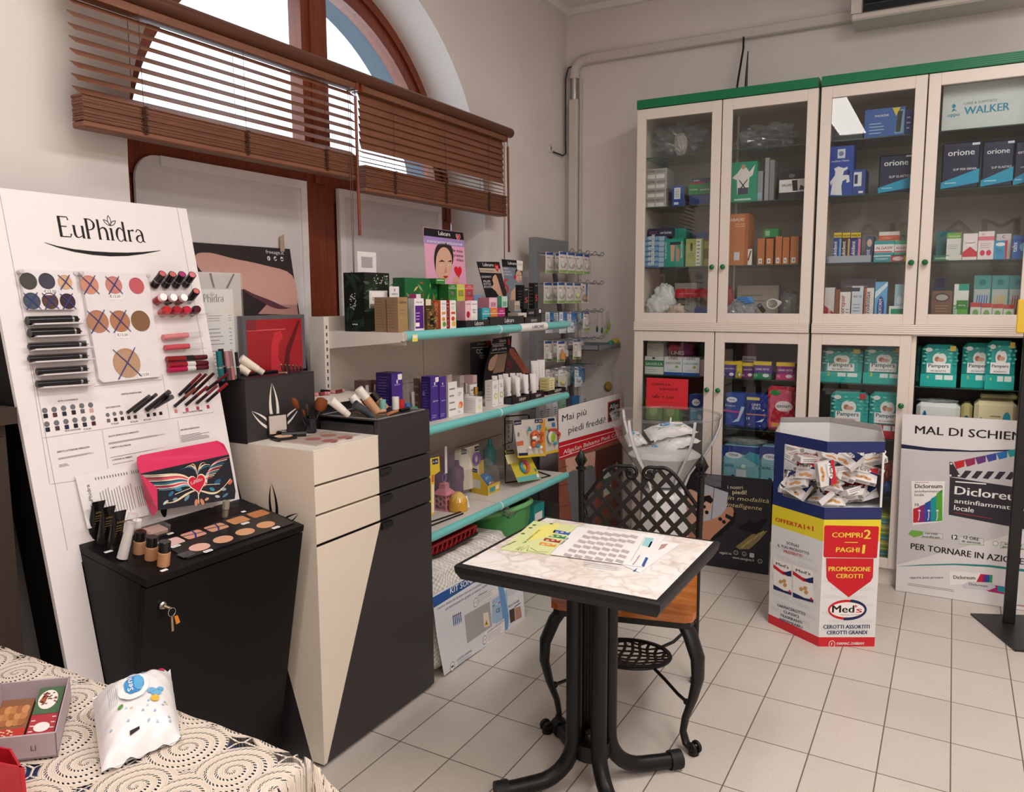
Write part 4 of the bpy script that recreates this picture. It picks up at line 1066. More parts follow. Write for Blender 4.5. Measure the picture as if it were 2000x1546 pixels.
def crimp_tube(name,label,cat,base,top,r,body,cap,group=None,capf=.16,wide=1.15,ax=None):
 a,b=V3(base),V3(top);d=b-a;L=d.length;d.normalize();t=thing(name,label,cat,a,group)
 k=MB();k.tube([a,a+d*L*capf],r*.92,cap,14);part('cap',k,t)
 k=MB();s=ax or d.cross(V3((1,0,0))).normalized();w_=d.cross(s)
 rings=[];n=16
 for f,e in((capf,0),(.45,.25),(.8,.7),(.94,.95),(1,1)):
  c=a+d*L*f;rx=r*(1+(wide-1)*e);ry=r*(1-.93*e)
  rings.append([c+s*rx*math.cos(2*PI*i/n)+w_*ry*math.sin(2*PI*i/n)for i in range(n)])
 k.add([p for g in rings for p in g],[[j*n+i,j*n+(i+1)%n,(j+1)*n+(i+1)%n,(j+1)*n+i]for j in range(4)for i in range(n)],body,True)
 k.poly(rings[-1],body);part('tube_body',k,t);return t,a,d,s,w_
for i,(bx,by,ty)in enumerate(((312,578,300),(388,612,340),(468,652,372))):
 b=Q(bx,by);h=stand_h(b,q1(0,ty)[1]);t,a,d,s,w_=crimp_tube('cream_tube',f'black gold lettered tube, {ORD[i]} from left at the edge of the black cupboard','tube',b,b+CV*h+V3((.012,.004,0)),.0165,mat('121111',.25),mat('1c1b1b',.4),'black cream tubes')
 F=Face(a+d*h*.62+w_*0+V3((.0115,-.011,0)),V3((0,1,0)),d,.02,.03);F.text(MBt:=MB(),'EuPhidra',0,.01,ink('b79a55'),.022,.006,1);F.lines(MBt,.0,-.03,.018,.006,5,ink('8a7440'));part('gold_lettering',MBt,t)
b=Q(533,735);h=stand_h(b,q1(0,398)[1]);ax_=(CV+V3((.05,.16,0))).normalized()
stick('lotion_tube','slim frosted white tube with clear cap leaning among the make-up','tube',b+CV*.003,b+ax_*h,[(0,.8,.0135,.0105,mat('ddd8d5',.35),'tube_body'),(.8,1,.0115,.0118,ACRYL,'cap')])
def bottle(name,label,cat,base,h,r,body,cap,capf=.4,group=None,up=None,neck=False):
 up=up or V3((0,0,1));t=thing(name,label,cat,base,group)
 k=MB();k.lathe([(0,0),(r*.92,0),(r,r*.12),(r,h*(1-capf)*.93),(r*.75,h*(1-capf))],base,body,up,16);part('bottle_body',k,t)
 k=MB();rc=r*(.6 if neck else .94);k.lathe([(rc,h*(1-capf)),(rc,h*.985),(rc*.9,h),(0,h)],base,cap,up,16);part('cap',k,t);return t
FND=('c99873','c18c66','c79068')
for i,(bx,by,ty)in enumerate(((660,692,525),(748,738,566),(842,785,602))):
 b=Q(bx,by);bottle('foundation_bottle',f'beige foundation bottle with black cap, {ORD[i]} from the back of three','bottle',b,stand_h(b,q1(0,ty)[1]),.0155,mat(FND[i],.25),GB,.40,'beige foundation bottles',CV)
b=Q(640,545);bottle('foundation_bottle','small beige bottle with white cap half hidden behind the foundation bottles','bottle',b,stand_h(b,q1(0,440)[1]),.0125,mat('c9a88c',.3),mat('eeeae6',.3),.5,None,CV)
b=Q(632,405);stick('mascara','black mascara with long gold cap beside the price sheet','mascara',b+CV*.002,b+CV*(stand_h(b,q1(0,192)[1]))+V3((.01,.012,0)),[(0,.45,.0085,.0085,GB,'barrel'),(.45,.5,.0088,.0088,GOLD,'ring'),(.5,1,.0085,.008,GOLD,'cap')])
b=Q(832,432);stick('lip_colour','black lip colour stick with magenta ring in front of the pink carton','lip colour',b+CV*.002,b+CV*stand_h(b,q1(0,212)[1])+V3((0,.003,0)),[(0,.36,.0118,.0118,GB,'base'),(.36,.44,.0112,.0112,mat('8e1d5c',.3),'ring'),(.44,.97,.0112,.0108,GB,'cap'),(.97,1,.0095,.0095,mat('7c1c4a',.3),'colour_tip')])
b=Q(1305,422);stick('glitter_bottle','tiny clear glitter bottle with silvery cap on the black tester top','bottle',b,b+CV*stand_h(b,q1(0,300)[1]),[(0,.55,.0105,.0105,ACRYL,'glass'),(.05,.5,.0085,.0085,mat('b9a98c',.3,.4,.5,.5,600),'glitter'),(.55,1,.0108,.0102,mat('b9b6a4',.2,.5),'cap')])
b=Q(778,555);t=thing('powder_jar','clear square jar of loose beige powder on the black tester top','jar',b)
m=MB();Mx=Matrix.Translation(b)@ Matrix((V3((0,1,0)),-CW,CV)).transposed().to_4x4()
m.cham(-.035,.035,-.022,.028,0,.030,.003,ACRYL,Mx);part('jar_body',m,t)
m=MB();m.cham(-.030,.030,-.018,.024,.004,.018,.003,mat('b9958a',.7,0,.2,.1,300),Mx);part('powder',m,t)
t=thing('tester_palette','black tester palette with nine skin coloured powder pans on the cupboard top','palette',Q(1300,560))
F=Face(CT+CV*.0005,(0,1,0),-CW,1,1,.0004);F.N=CV.copy()
m=MB();m.prism([F.p(*F.px(*q1(x,y)))for x,y in((870,655),(1020,738),(1825,470),(1600,365),(1330,430),(900,585))],CV*.003,mat('1b1a1b',.25));part('tray',m,t)
F.o=CT+CV*.0038
pans=[(905,607,'e0b9b4',0,1),(1070,550,'d59a80',1,1),(1242,497,'cf9a78',1,1),(1405,443,'c68b5f',0,1),(1556,395,'b97a4e',0,1),(1115,645,'e2b3a4',0,0),(1292,587,'d8a183',0,0),(1457,530,'d5a07c',0,0),(1612,477,'d29c74',0,0)]
for x,y,c,cr,sq in pans:
 m=MB();u,v=F.px(*q1(x,y))
 if sq:F.rrect(m,u-.032,v-.020,u+.032,v+.020,.008,mat(c,.6,0,.2,.08,200),0)
 else:F.ell(m,u,v,.031,.021,mat(c,.6,0,.2,.08,200),0,24)
 if cr:F.line(m,[(u-.034,v+.006),(u+.034,v-.004)],.003,ink('34367a'),2);F.line(m,[(u-.012,v-.024),(u+.006,v),(u+.012,v+.024)],.005,ink('34367a'),1)
 part('pan',m,t,'crossed out powder pan' if cr else None)
for x,y in((935,640),(1178,676),(1458,468),(1688,500)):
 m=MB();u,v=F.px(*q1(x,y));F.rrect(m,u-.014,v-.006,u+.014,v+.006,.003,PAPER,2);F.text(m,'€14,50',u,v-.003,ink('888888'),None,.005,3,0,'c');part('price_sticker',m,t)
m=MB();u,v=F.px(*q1(1012,698));F.rect(m,u-.02,v-.016,u+.02,v+.012,mat('44484c',.1),1);part('clear_window',m,t)
sh=[T(145,913+17,.012),T(146.6,932,.012)]
m=MB();A=[T(566,885,.006,k2),T(1050,790,.006,k2),T(1130,1178,.010,k2),T(660,1285,.010,k2)]
m.prism(A,PN*.0008,PAPER)
F=Face(A[3]+PN*.001,A[0]-A[3],A[3]-A[2]);F.N=PN.copy();
F=face_of(A[3]+PN*.0012,A[2]+PN*.0012,A[0]+PN*.0012)
F.text(m,'EuPhidra',F.w*.17,F.h*.38,ink('55504f'),F.h*.42,F.w*.055,1,0,'l',PI/2)
for c in range(12):
 u=F.w*(.30+c*.045);F.line(m,[(u,F.h*(.15+.02*(c%3))),(u,F.h*(.62+.02*(c%4)))],F.w*.010,ink('8b8788'),1);F.line(m,[(u-.003,F.h*.86),(u-.003,F.h*.91)],F.w*.014,ink('6b6768'),1)
for c in range(4):
 u=F.w*(.86+c*.035);F.line(m,[(u,F.h*.2),(u,F.h*.6)],F.w*.010,ink('8b8788'),1);F.line(m,[(u,F.h*.86),(u,F.h*.92)],F.w*.012,ink('6b6768'),1)
single('price_sheet',m,'white printed price sheet leaning sideways against the make-up board','sheet')
t=thing('gift_carton','pink handled carton with winged heart pattern leaning on the make-up board','carton',T(1450,1060,.05,k2))
PINK=mat('d8315f',.35,0,.5,.02);NVY=mat('171d2b',.25)
G=[T(1060,868,.062,k2),T(1728,722,.062,k2),T(1778,1000,.062,k2),T(1772,1058,.062,k2),T(1190,1145,.062,k2),T(1186,975,.062,k2)]
m=MB();m.prism([p-PN*.003 for p in G],PN*.003,NVY)
F=Face(P0+PN*.0625,(0,1,0),PV,1,1,.0005)
def feather(c0,c1,c2,c3,wd,h,k=1):F.line(m,[F.px(*k2(*q))for q in bez(c0,c1,c2,c3,10)],[wd*(.35+.65*math.sin(PI*min(1,(i+1)/9)))for i in range(11)],ink(h),k)
hx,hy=1488,935
wingc=['e9d9b8','f2e3c8','c7485c','e06a78','f4d9c6','24506b','3b7f9c','e9d9b8','d8315f','f3cfc2','6ba6b8']
for s,ex in((-1,1075),(1,1725)):
 for j in range(11):
  yy=(880 if s<0 else 745)+j*(9 if s<0 else 13)+(j*2);x_=ex-s*22*j*.55+s*0
  feather((hx+s*50,hy-20+j*5),(hx+s*120,hy-90+j*9-(12 if s>0 else 0)),(x_-s*170,yy+(5 if s<0 else 35)),(x_,yy),.0055,wingc[(j+(3 if s>0 else 0))%11],1+j*.05)
for s in(-1,1):
 for j in range(3):feather((hx,hy-45),(hx+s*10,hy-130),(hx+s*(30+25*j),hy-165+20*j),(hx+s*(60+35*j),hy-120+12*j+(0 if s<0 else-25)),.004,('e7b491','f0dcc0','2f6f8f')[j],1.5)
 feather((hx+s*20,hy+60),(hx+s*120,hy+90),(hx+s*150,hy+140-s*30),(hx+s*250,hy+60-s*90),.0062,'efd9b4',1.6)
for x,y,rx,ry,h,rot in((1290,1020,.010,.005,'2f6f92',.5),(1345,985,.012,.006,'3c7f9f',-.3),(1640,930,.014,.007,'2b5d80',.3),(1600,985,.010,.005,'3f8aa8',-.5),(1410,1050,.012,.005,'6b8f9d',.6),(1560,1060,.008,.004,'d99a73',.2),(1685,985,.011,.005,'91a6a4',-.2),(1735,930,.010,.007,'c8684e',.4),(1250,1085,.010,.004,'b9c6c4',.4),(1700,1030,.012,.004,'4e7f93',.3),(1320,1060,.008,.004,'7c9ca6',.1),(1640,1040,.009,.004,'c0c9c2',-.3),(1480,1085,.010,.006,'d58a66',1.2),(1525,1080,.010,.006,'d58a66',-1.2)):
 F.ell(m,*F.px(*k2(x,y)),rx,ry,ink(h),1.2,14,rot)
for s in(-1,1):F.pline(m,[k2(hx,hy+20),k2(hx+s*170,hy+90-(80 if s>0 else 0))],.0016,ink('efe3cf'),1.7)
F.pline(m,[k2(hx+5,hy+60),k2(hx+12,hy+160)],.003,ink('e9d9b8'),1.7)
c=F.px(*k2(1485,935));F.heart(m,c[0],c[1]-.002,.035,ink('f3e3d0'),3);F.heart(m,c[0],c[1]-.002,.0305,ink('cf1f3c'),4)
logo(m,F,c[0]-.0215,c[1]-.003,.0058,ink('f6e9e4'),5,.14,.95,True)
part('front_panel',m,t,'dark panel with winged heart pattern')
m=MB()
fl=[T(x,y,h_,k2)for x,y,h_ in((1060,868,.062),(1036,790,.04),(1036,745,.03),(1065,728,.03),(1640,618,.03),(1690,645,.03),(1728,722,.062))]
ho=[T(x,y,.042,k2)for x,y in((1290,770),(1325,778),(1450,750),(1480,725),(1475,695),(1440,680),(1310,706),(1282,735))]
loop=fl[:4]+[ho[7]]+ho[6::-1]+[ho[7]]+[fl[3]]+fl[4:]
m.poly(loop,PINK)
m.poly([p+PN*-.002 for p in loop][::-1],PINK);part('handle_flap',m,t)
m=MB();gs=[T(x,y,h_,k2)for x,y,h_ in((1036,790,.04),(1060,868,.062),(1186,975,.066),(1190,1145,.066),(1152,1196,.045),(1095,1060,.012))]
m.poly(gs,PINK);m.poly([T(x,y,.004,k2)for x,y in((1062,872),(1726,728),(1778,1000),(1190,1130))],PINK);part('side_gusset',m,t)
def c3(x,y):return(400+x*.2588,700+y*.2588)
ZI,ZA,ZT,ZR=1.039,1.089,1.246,1.137
def O(x,y,z):return onz(*c3(x,y),z)
b=O(520,600,ZI)+V3((.05,-.005,0));t=thing('powder_compact','open black powder compact with mirror lid on the ivory drawer top','compact',b)
rz=math.radians(-20);M4=Matrix.Translation(b)@ Matrix.Rotation(rz,4,'Z')
m=MB();m.cham(-.036,.036,-.036,.036,0,.012,.008,GB,M4);part('base',m,t)
m=MB();m.lathe([(.029,.0122),(.028,.0126),(0,.0126)],b,mat('d8ab90',.6,0,.2,.05,300),(0,0,1),24);part('powder',m,t)
m=MB();M5=M4 @ Matrix.Translation((-.038,0,.010))@ Matrix.Rotation(math.radians(-92),4,'Y');m.cham(-.0,.072,-.036,.036,0,.007,.003,GB,M5);
m.poly([M5 @ V3(p)for p in((.006,.03,-.0004),(.066,.03,-.0004),(.066,-.03,-.0004),(.006,-.03,-.0004))],mat('ece8e4',.12,1,.5,0));part('mirror_lid',m,t)
a,b=O(580,575,ZI+.012),O(765,565,ZI+.012)
stick('mascara','black tube lying behind the compact on the ivory drawer top','mascara',a,b,[(0,.6,.012,.012,GB,'barrel'),(.6,1,.0115,.0115,GB,'cap')])
b=O(803,560,ZI);t=thing('brush_cup','small smoked plastic cup holding make-up brushes on the ivory top','cup',b)
m=MB();m.lathe([(0,.003),(.019,.003),(.024,.050),(.026,.052),(.024,.053),(.021,.05),(.017,.006)],b,mat('26242a',.08),(0,0,1),18);part('cup_body',m,t)
def brush(label,px,tip,r,hair,hh):
 a=b+V3((px[0],px[1],.008));e=onpl(*c3(*tip),b,V3((1,0,0)));d=e-a
 t=thing('makeup_brush',label,'brush',a,'make-up brushes in the cup');k=MB();f1=.50 if r>.015 else .62;k.tube([a,a+d*f1],[.003,.0042],GB,8);part('brush_handle',k,t)
 k=MB();k.tube([a+d*f1,a+d*(f1+.12)],[.0045,r*.55],mat('3a3434',.25,.6),8);part('ferrule',k,t)
 k=MB();k.tube([a+d*(f1+.12),a+d*(f1+.22),a+d*.9,a+d*1.02,a+d*1.06],[r*.55,r*.95,r*1.12,r*.9,r*.4],hair,12);part('bristles',k,t)
HAIR=mat('8c4a26',.8,0,.2,.35,700)
brush('brush with domed brown bristles leaning left in the cup',(-.004,-.008),(672,315),.010,HAIR,0);brush('small thin brush at the back of the cup',(-.008,-.004),(742,395),.004,HAIR,0)
brush('short dark eyeshadow brush in middle of the cup',(-.008,.002),(768,355),.005,mat('4a3026',.9),0);brush('big fluffy brown powder brush leaning right in the cup',(.004,.008),(885,312),.021,HAIR,0)
t=thing('blush_palette','clear plate with four round blush pans on the ivory drawer top','palette',O(880,600,ZI));F=Face(V3((0,0,ZI+.0005)),(0,1,0),(-1,0,0),1,1,.0008)
m=MB();m.prism([F.p(*F.px(*c3(x,y)))for x,y in((560,625),(850,660),(1180,580),(900,555))],(0,0,.003),mat('cbb9ae',.15));part('plate',m,t)
F.o=V3((0,0,ZI+.0042))
for x,y,c in((818,605,'a8635f'),(933,578,'a56b5c'),(945,618,'a45e52'),(1058,592,'a9705f')):m=MB();F.ell(m,*F.px(*c3(x,y)),.026,.026,mat(c,.5),0,22);part('pan',m,t)
TB=[('beige','c99a78'),('beige','c08c68')]
def lean(name,label,x0,y0,x1,y1,segs,z=ZA,h0=.008,h1=.008,cat='bottle',**k):stick(name,label,cat,O(x0,y0,z+h0),O(x1,y1,z+h1),segs,**k)
def lying(name,label,p0,p1,segs,xa,xb=None,cat='bottle'):
 stick(name,label,cat,onx(*c3(*p0),xa),onx(*c3(*p1),xb if xb is not None else xa),segs)
WT=mat('eae4dc',.35)
lying('cream_tube','slim white tube leaning on the left of the dark drawer top',(1085,425),(950,312),[(0,.28,.011,.012,mat('d8d2c8',.3),'cap'),(.28,1,.0125,.016,WT,'tube_body')],-1.80,-1.83,'tube')
lying('foundation_bottle','tall beige foundation bottle with white cap leaning on the dark drawer top',(1300,405),(1160,225),[(0,.60,.0165,.0165,mat(FND[0],.2),'bottle_body'),(.6,1,.0155,.0155,WT,'cap')],-1.79,-1.83)
lying('foundation_bottle','short beige foundation bottle with white cap leaning behind the grey tube',(1195,400),(1110,280),[(0,.45,.0165,.0165,mat('d3ab90',.2),'bottle_body'),(.45,1,.0165,.0165,WT,'cap')],-1.82,-1.85)
lying('foundation_bottle','beige foundation bottle with black cap leaning on the dark drawer top',(1365,380),(1262,258),[(0,.55,.0155,.0155,mat('b98a68',.2),'bottle_body'),(.55,1,.0145,.0145,GB,'cap')],-1.80,-1.84)
lying('cream_tube','dark grey tube leaning across the front of the dark drawer top',(1272,440),(1130,342),[(0,.25,.010,.011,mat('4a4c52',.3),'cap'),(.25,1,.0125,.0155,mat('3c3f47',.3),'tube_body')],-1.76,-1.79,'tube')
a,b=O(1275,405,ZA+.007),O(1362,393,ZA+.007);stick('concealer','small pale beige concealer lying in front of the tall foundation','concealer',a,b,[(0,1,.0065,.0065,mat('d8a284',.3),'tube_body')])
a,b=O(1385,418,ZA+.006),O(1470,388,ZA+.006);stick('concealer','orange concealer tube lying near front edge of the dark top','concealer',a,b,[(0,.8,.006,.006,mat('c27a4a',.3),'tube_body'),(.8,1,.0045,.004,GB,'tip')])
a,b=O(1475,392,ZA+.006),O(1538,374,ZA+.006);stick('concealer','black capped stick lying right of the orange concealer','concealer',a,b,[(0,1,.0065,.0065,GB,'cap')])
t=thing('tester_plate','clear tester plate with brown swatches on the dark drawer top','palette',O(1300,420,ZA));m=MB();F=Face(V3((0,0,ZA+.0006)),(0,1,0),(-1,0,0),1,1,.0006)
for x,y,c in((1150,405,'8a5f4c'),(1330,420,'7a5344'),(1440,400,'6e4a3c')):F.ell(m,*F.px(*c3(x,y)),.02,.02,mat(c,.3),0,16)
part('swatches',m,t)
for i,(x0,y0,x1,y1,c,d)in enumerate(((805,275,850,268,'c9787c','pink'),(868,268,915,262,'8a3038','wine red'),(905,262,945,262,'c06a70','rose'),(880,244,985,252,'2a2024','long black'),(985,252,1050,240,'7a2830','dark red'))):
 a,b=O(x0,y0,ZR+.007),O(x1,y1,ZR+.007);stick('lipstick',f'{d} lipstick lying on the pale slab behind the brushes, {ORD[i]} from left','lipstick',a,b,[(0,.7,.007,.007,mat(c,.25),'case'),(.7,1,.0062,.0055,mat('d79a98',.3),'colour_tip')],'lipsticks on the pale slab')
b=O(822,232,ZR);t=thing('powder_compact','black compact with mirror standing open on the pale rear slab','compact',b)
m=MB();m.cham(b.x-.03,b.x+.03,b.y-.028,b.y+.03,ZR,ZR+.010,.004,GB);part('base',m,t)
m=MB();m.lathe([(.022,.0102),(0,.0104)],b,mat('b98d72',.6),(0,0,1),18);part('powder',m,t)
m=MB();M5=Matrix.Translation(b+V3((-.03,0,.010)))@ Matrix.Rotation(math.radians(-100),4,'Y');m.cham(0,.062,-.028,.03,0,.006,.003,GB,M5);m.poly([M5 @ V3(p)for p in((.006,.024,-.0004),(.056,.024,-.0004),(.056,-.022,-.0004),(.006,-.022,-.0004))],mat('ece8e4',.12,1,.5,0));part('mirror_lid',m,t)
def c7(x,y):return(370+x*.1942,440+y*.1942)
def up_stick(name,label,xb,yb,yt,segs,x=-1.985,cat='mascara',group=None):
 p=onx(*c7(xb,yb),x);p.z=ZT;h=zat(c7(0,yt)[1],p.x,p.y)-ZT
 stick(name,label,cat,p+V3((0,0,.0005)),p+V3((-.004,-.004,h)),segs,group)
for i,(xb,yt,c,cc,d)in enumerate(((322,1262,'0f6d72','0f6d72','metallic teal'),(345,1240,'161414','161414','black'),(398,1265,'5a4448','b08088','pink and black'),(432,1262,'b56f72','8a6a6c','rose'),(498,1272,'1a191b','1a191b','thin black'))):
 r=.0095 if i<4 else .0055
 up_stick('mascara',f'{d} mascara standing on the tall block, {ORD[i]} from left',xb,1500,yt,[(0,.42,r,r,mat(c,.2,.3),'barrel'),(.42,.47,r*.9,r*.9,SILV,'ring'),(.47,1,r,r*.92,mat(cc,.2,.3),'cap')],-1.985-.012*(i==1),group='mascaras on the tall block')
lying('cream_tube','ivory tube lying slanted on the tall block',(0,0),(1,1),[],-2)if False else None
stick('cream_tube','ivory tube leaning slanted on the tall block','tube',onx(*c7(740,1482),-1.985),onx(*c7(515,1338),-2.02),[(0,.25,.0105,.011,mat('cfc6ba',.35),'cap'),(.25,1,.012,.0155,mat('e8dccb',.35),'tube_body')])
stick('cream_tube','second ivory tube lying lower behind the slanted one on the tall block','tube',onx(*c7(600,1490),-2.0),onx(*c7(500,1425),-2.025),[(0,1,.012,.015,mat('e2d6c6',.35),'tube_body')])
p=onz(*c7(700,1492),ZT);m=MB();m.cham(p.x-.022,p.x+.022,p.y-.07,p.y+.07,ZT,ZT+.009,.003,GB);single('powder_compact',m,'closed flat black compact at front of the tall block top','compact')
a,b=onz(*c7(895,1483),ZT+.005),onz(*c7(985,1480),ZT+.005);stick('cosmetic_pencil','brown pencil lying at front of the tall block','make-up pencil',a,b,[(0,.85,.004,.004,mat('7a5238',.4),'barrel'),(.85,1,.004,.001,mat('c9a57f',.5),'tip')])
for i in range(6):
 xb=945+i*38;up_stick('cosmetic_pencil',f'thin dark pencil standing before the red frame, {ORD[i]} from left',xb,1462,1392+i*3,[(0,.9,.0035,.0035,mat('3a2428',.3),'barrel'),(.9,1,.003,.001,SILV,'tip')],-2.0,'make-up pencil','pencils before the red frame')
q0,q1_,ztp=onx(478,720,-2.07),onx(598,720,-2.07),zat(c7(0,905)[1],-2.07,2.0)
t=thing('picture_frame','grey framed red lip picture standing on the tall block','frame',(-2.08,(q0.y+q1_.y)/2,ZT));m=MB();m.box(-2.095,-2.07,q0.y,q1_.y,ZT,ztp,mat('5b575c',.3));part('frame',m,t)
m=MB();F=Face((-2.0695,q0.y,ZT),(0,1,0),(0,0,1),q1_.y-q0.y,ztp-ZT);F.frect(m,.05,.0,.94,.93,mat('a01420',.2));F.fpoly(m,[(.40,0),(.62,0),(.52,.25),(.55,.5),(.62,.62),(.58,.72),(.48,.70),(.42,.5)],ink('c2303a'),2);F.fpoly(m,[(.60,0),(.70,0),(.72,.3),(.92,.9),(.88,.9),(.66,.4)],ink('5d1018'),2);F.frect(m,.05,.74,.66,.755,ink('d8636a'),2);F.frect(m,.06,.75,.2,.93,ink('7d2a33'),2);part('picture',m,t,'red close-up picture')
y1=onx(474,533,-2.085).y;zt=zat(533,-2.085,y1)
t=thing('price_list_holder','clear upright holder with printed price list left of the red frame','holder',(-2.09,y1-.09,ZT));m=MB();m.box(-2.100,-2.097,y1-.2,y1,ZT,zt,mat('d7cdc8',.4));m.box(-2.0905,-2.089,y1-.2,y1,ZT,zt,FILM);part('sleeve',m,t)
m=MB();F=Face((-2.0965,y1-.2,ZT),(0,1,0),(0,0,1),.2,zt-ZT);F.frect(m,.0,.0,.82,.84,PAPER);logo(m,F,F.w*.05,F.h*.72,F.h*.045,ink('4d4949'),2,0,1.0)
for k_,(a,b)in enumerate(((.60,.53),(.48,.30),(.27,.02))):
 F.flines(m,.28,b,.60,a,3+2*k_,ink('8d8888'),2,.22);F.flines(m,.7,b,.76,a,3+2*k_,ink('8d8888'),2,.22,.05)
F.fpoly(m,[(.36,.99),(.42,.86),(.46,.85),(.4,.99)],ink('5b4f48'),2);F.fpoly(m,[(.88,.99),(.72,.85),(.68,.85),(.84,.99)],ink('5b4f48'),2);part('printed_list',m,t)
pn=V3((math.cos(.15),0,math.sin(.15)));pv=V3((-math.sin(.15),0,math.cos(.15)));po=V3((-2.30,1.70,.705))
tl,tr,br=onpl(380,470,po,pn),onpl(566,486,po,pn),onpl(582,613,po,pn)
u1=tr.y;hgt_=(tr-po).dot(pv)
m=MB();m.para(po-pn*.004,V3((0,u1-1.70,0)),pv*hgt_,pn*.004,mat('2e2526',.4))
F=Face(po+pn*.0003,(0,1,0),pv,u1-1.70,hgt_,.0004)
SKIN=mat('d8a79a',.5);
F.ppoly(m,[c7(*q)for q in smooth(((60,300),(200,275),(450,335),(750,400),(1035,505),(1080,830),(960,820),(830,760),(650,690),(545,650),(300,560),(110,450)))],SKIN)
F.ppoly(m,[c7(*q)for q in((690,890),(780,790),(1080,800),(1095,900))],mat('b98a80',.5),1.5);F.ppoly(m,[c7(*q)for q in smooth(((545,640),(650,690),(830,760),(960,820),(1020,830),(900,840),(780,800),(560,670)))],mat('5e3440',.5),2)
F.ptext(m,'freeage.it',c7(768,280),c7(948,295),7,PAPER,2)
for x,y in((797,332),(863,334),(929,338)):c=F.px(*c7(x,y));F.ell(m,*c,.0085,.0095,PAPER,1)
F.ptext(m,'f',c7(790,350),c7(806,350),5,ink('2e2526'),3,.01);F.ppoly(m,[c7(*q)for q in((850,330),(858,338),(866,322),(880,328),(872,345),(852,347))],ink('2e2526'),2);F.ppoly(m,[c7(*q)for q in((917,333),(941,335),(941,350),(917,348))],ink('2e2526'),2)
single('beauty_poster',m,'dark poster with bare arm and three round icons behind the drawer unit','poster')
m=MB();p=onx(552,486,-2.449);zt=zat(457,-2.45,p.y);m.prism([(-2.4525,p.y-.012,.705),(-2.4525,p.y+.012,.705),(-2.4525,p.y+.012,zt),(-2.4525,p.y-.012,zt-.012)],(.003,0,0),mat('b9a493',.6));single('rolled_board',m,'beige cardboard end peeking over the dark poster','cardboard')
def s4(x,y):return(660+x*.2,430+y*.2)
def s5(x,y):return(640+x*.2588,640+y*.2588)
def sbox(name,label,cat,kk,ex,eb,et,rx,lx,z,fm,lm=None,tm=None,deco=None,side=None,group=None,base=None,xfix=None,ch=0):
 xfix=-1.80 if xfix is None and z>1.3 else xfix
 P=onz(*kk(ex,eb),z)if xfix is None else onx(*kk(ex,eb),xfix)
 x,y0=P.x,P.y
 y1=onx(*kk(rx,eb),x).y;x1=max(ony(*kk(lx,eb),y0).x,-2.145)
 zb=z if base is None else base
 h=zat(kk(ex,et)[1],x,y0)-zb
 m=MB();fm_=mat(fm,.42,0,.4,.02)if isinstance(fm,str)else fm
 lm_=mat(lm,.45,0,.4,.02)if isinstance(lm,str)else(lm or fm_);tm_=mat(tm,.45,0,.4,.02)if isinstance(tm,str)else(tm or fm_)
 zb+=.0006
 m.box(x1,x,y0,y1,zb,zb+h,fm_,{'-b':lm_,'+b':lm_,'+c':tm_})
 if deco:deco(m,Face((x,y0,zb),(0,1,0),(0,0,1),y1-y0,h))
 if side:side(m,Face((x1,y0,zb),(1,0,0),(0,0,1),x-x1,h))
 return single(name,m,label,cat,group)
W_,K_,G_=ink('f5f1ee'),ink('1c1a1b'),ink('8d8784')
def txt(*rows):
 def f(m,F):
  for r in rows:F.ftext(m,r[0],r[1],r[2],ink(r[5]),r[3],r[4],2,r[6]if len(r)>6 else 0.0)
 return f
def small(n=6,c='8d8784',a=.12,b=.1,cc=.85,d=.9):
 return lambda m,F:F.flines(m,a,b,cc,d,n,ink(c),1,.22)
def both(*fs):
 def f(m,F):
  for q in fs:q(m,F)
 return f
Z1,Z2,Z3=1.373,1.0,.570
def leafy(m,F,cols,n,seed,s=.5):
 r=random.Random(seed)
 for i in range(n):
  u,v,a=r.uniform(.08,.92),r.uniform(.06,.94),r.uniform(0,6.28);c=ink(r.choice(cols));L=s*min(F.w,F.h)*r.uniform(.5,1)
  L=min(L,.9*min(u*F.w,(1-u)*F.w,v*F.h,(1-v)*F.h)+.012)
  F.poly(m,[(u*F.w+L*(x*math.cos(a)-y*math.sin(a)),v*F.h+L*(x*math.sin(a)+y*math.cos(a)))for x,y in((-1,0),(-.4,.2),(.2,.24),(1,0),(.2,-.24),(-.4,-.2))],c,1+i*.02)
def dots(m,F,n,seed,c='e8ead9',u0=.1,u1=.9,v0=.05,v1=.95):
 r=random.Random(seed)
 for i in range(n):F.ell(m,F.w*r.uniform(u0,u1),F.h*r.uniform(v0,v1),.0022,.0022,ink(c),3,6)
dk=('1c3322','24402c','17291c','3b5a3e')
sbox('gift_box','large dark green botanical gift box at left end of the top shelf','box',s4,270,1050,508,512,68,Z1,'10170f','0d130d','161d15',
  lambda m,F:(leafy(m,F,dk,26,3,.7),dots(m,F,26,4,'e8ead9',.35,.95,.8,.97)),lambda m,F:(leafy(m,F,('1a2e20','20382a','152519'),16,5,.5),dots(m,F,30,6,'dfe3d2',.3,.6,.35,.65),[F.fell(m,.42+.09*i,.12,.03,.012,W_,3,10)for i in range(3)]),None,None,-1.965)
p=onx(*s4(285,500),-1.93);y0,y1=onx(*s4(196,500),-2.09).y,onx(*s4(376,500),-2.09).y;zt,zb=zat(s4(0,302)[1],-2.09,y0),zat(s4(0,505)[1],-2.09,y0)
zl=1.374;m=MB();hw=(y1-y0)*.19;q0=zat(s4(0,352)[1],-2.09,y0);q1b=zat(s4(0,460)[1],-2.09,y0)
for a in((y0,y1,zl,q1b),(y0,y1,q0,zt),(y0,y0+hw,q1b,q0),(y1-hw,y1,q1b,q0)):m.box(-2.094,-2.09,*a,PAPER)
single('price_card',m,'white card with square cut-out rising behind the dark green gift box','card')
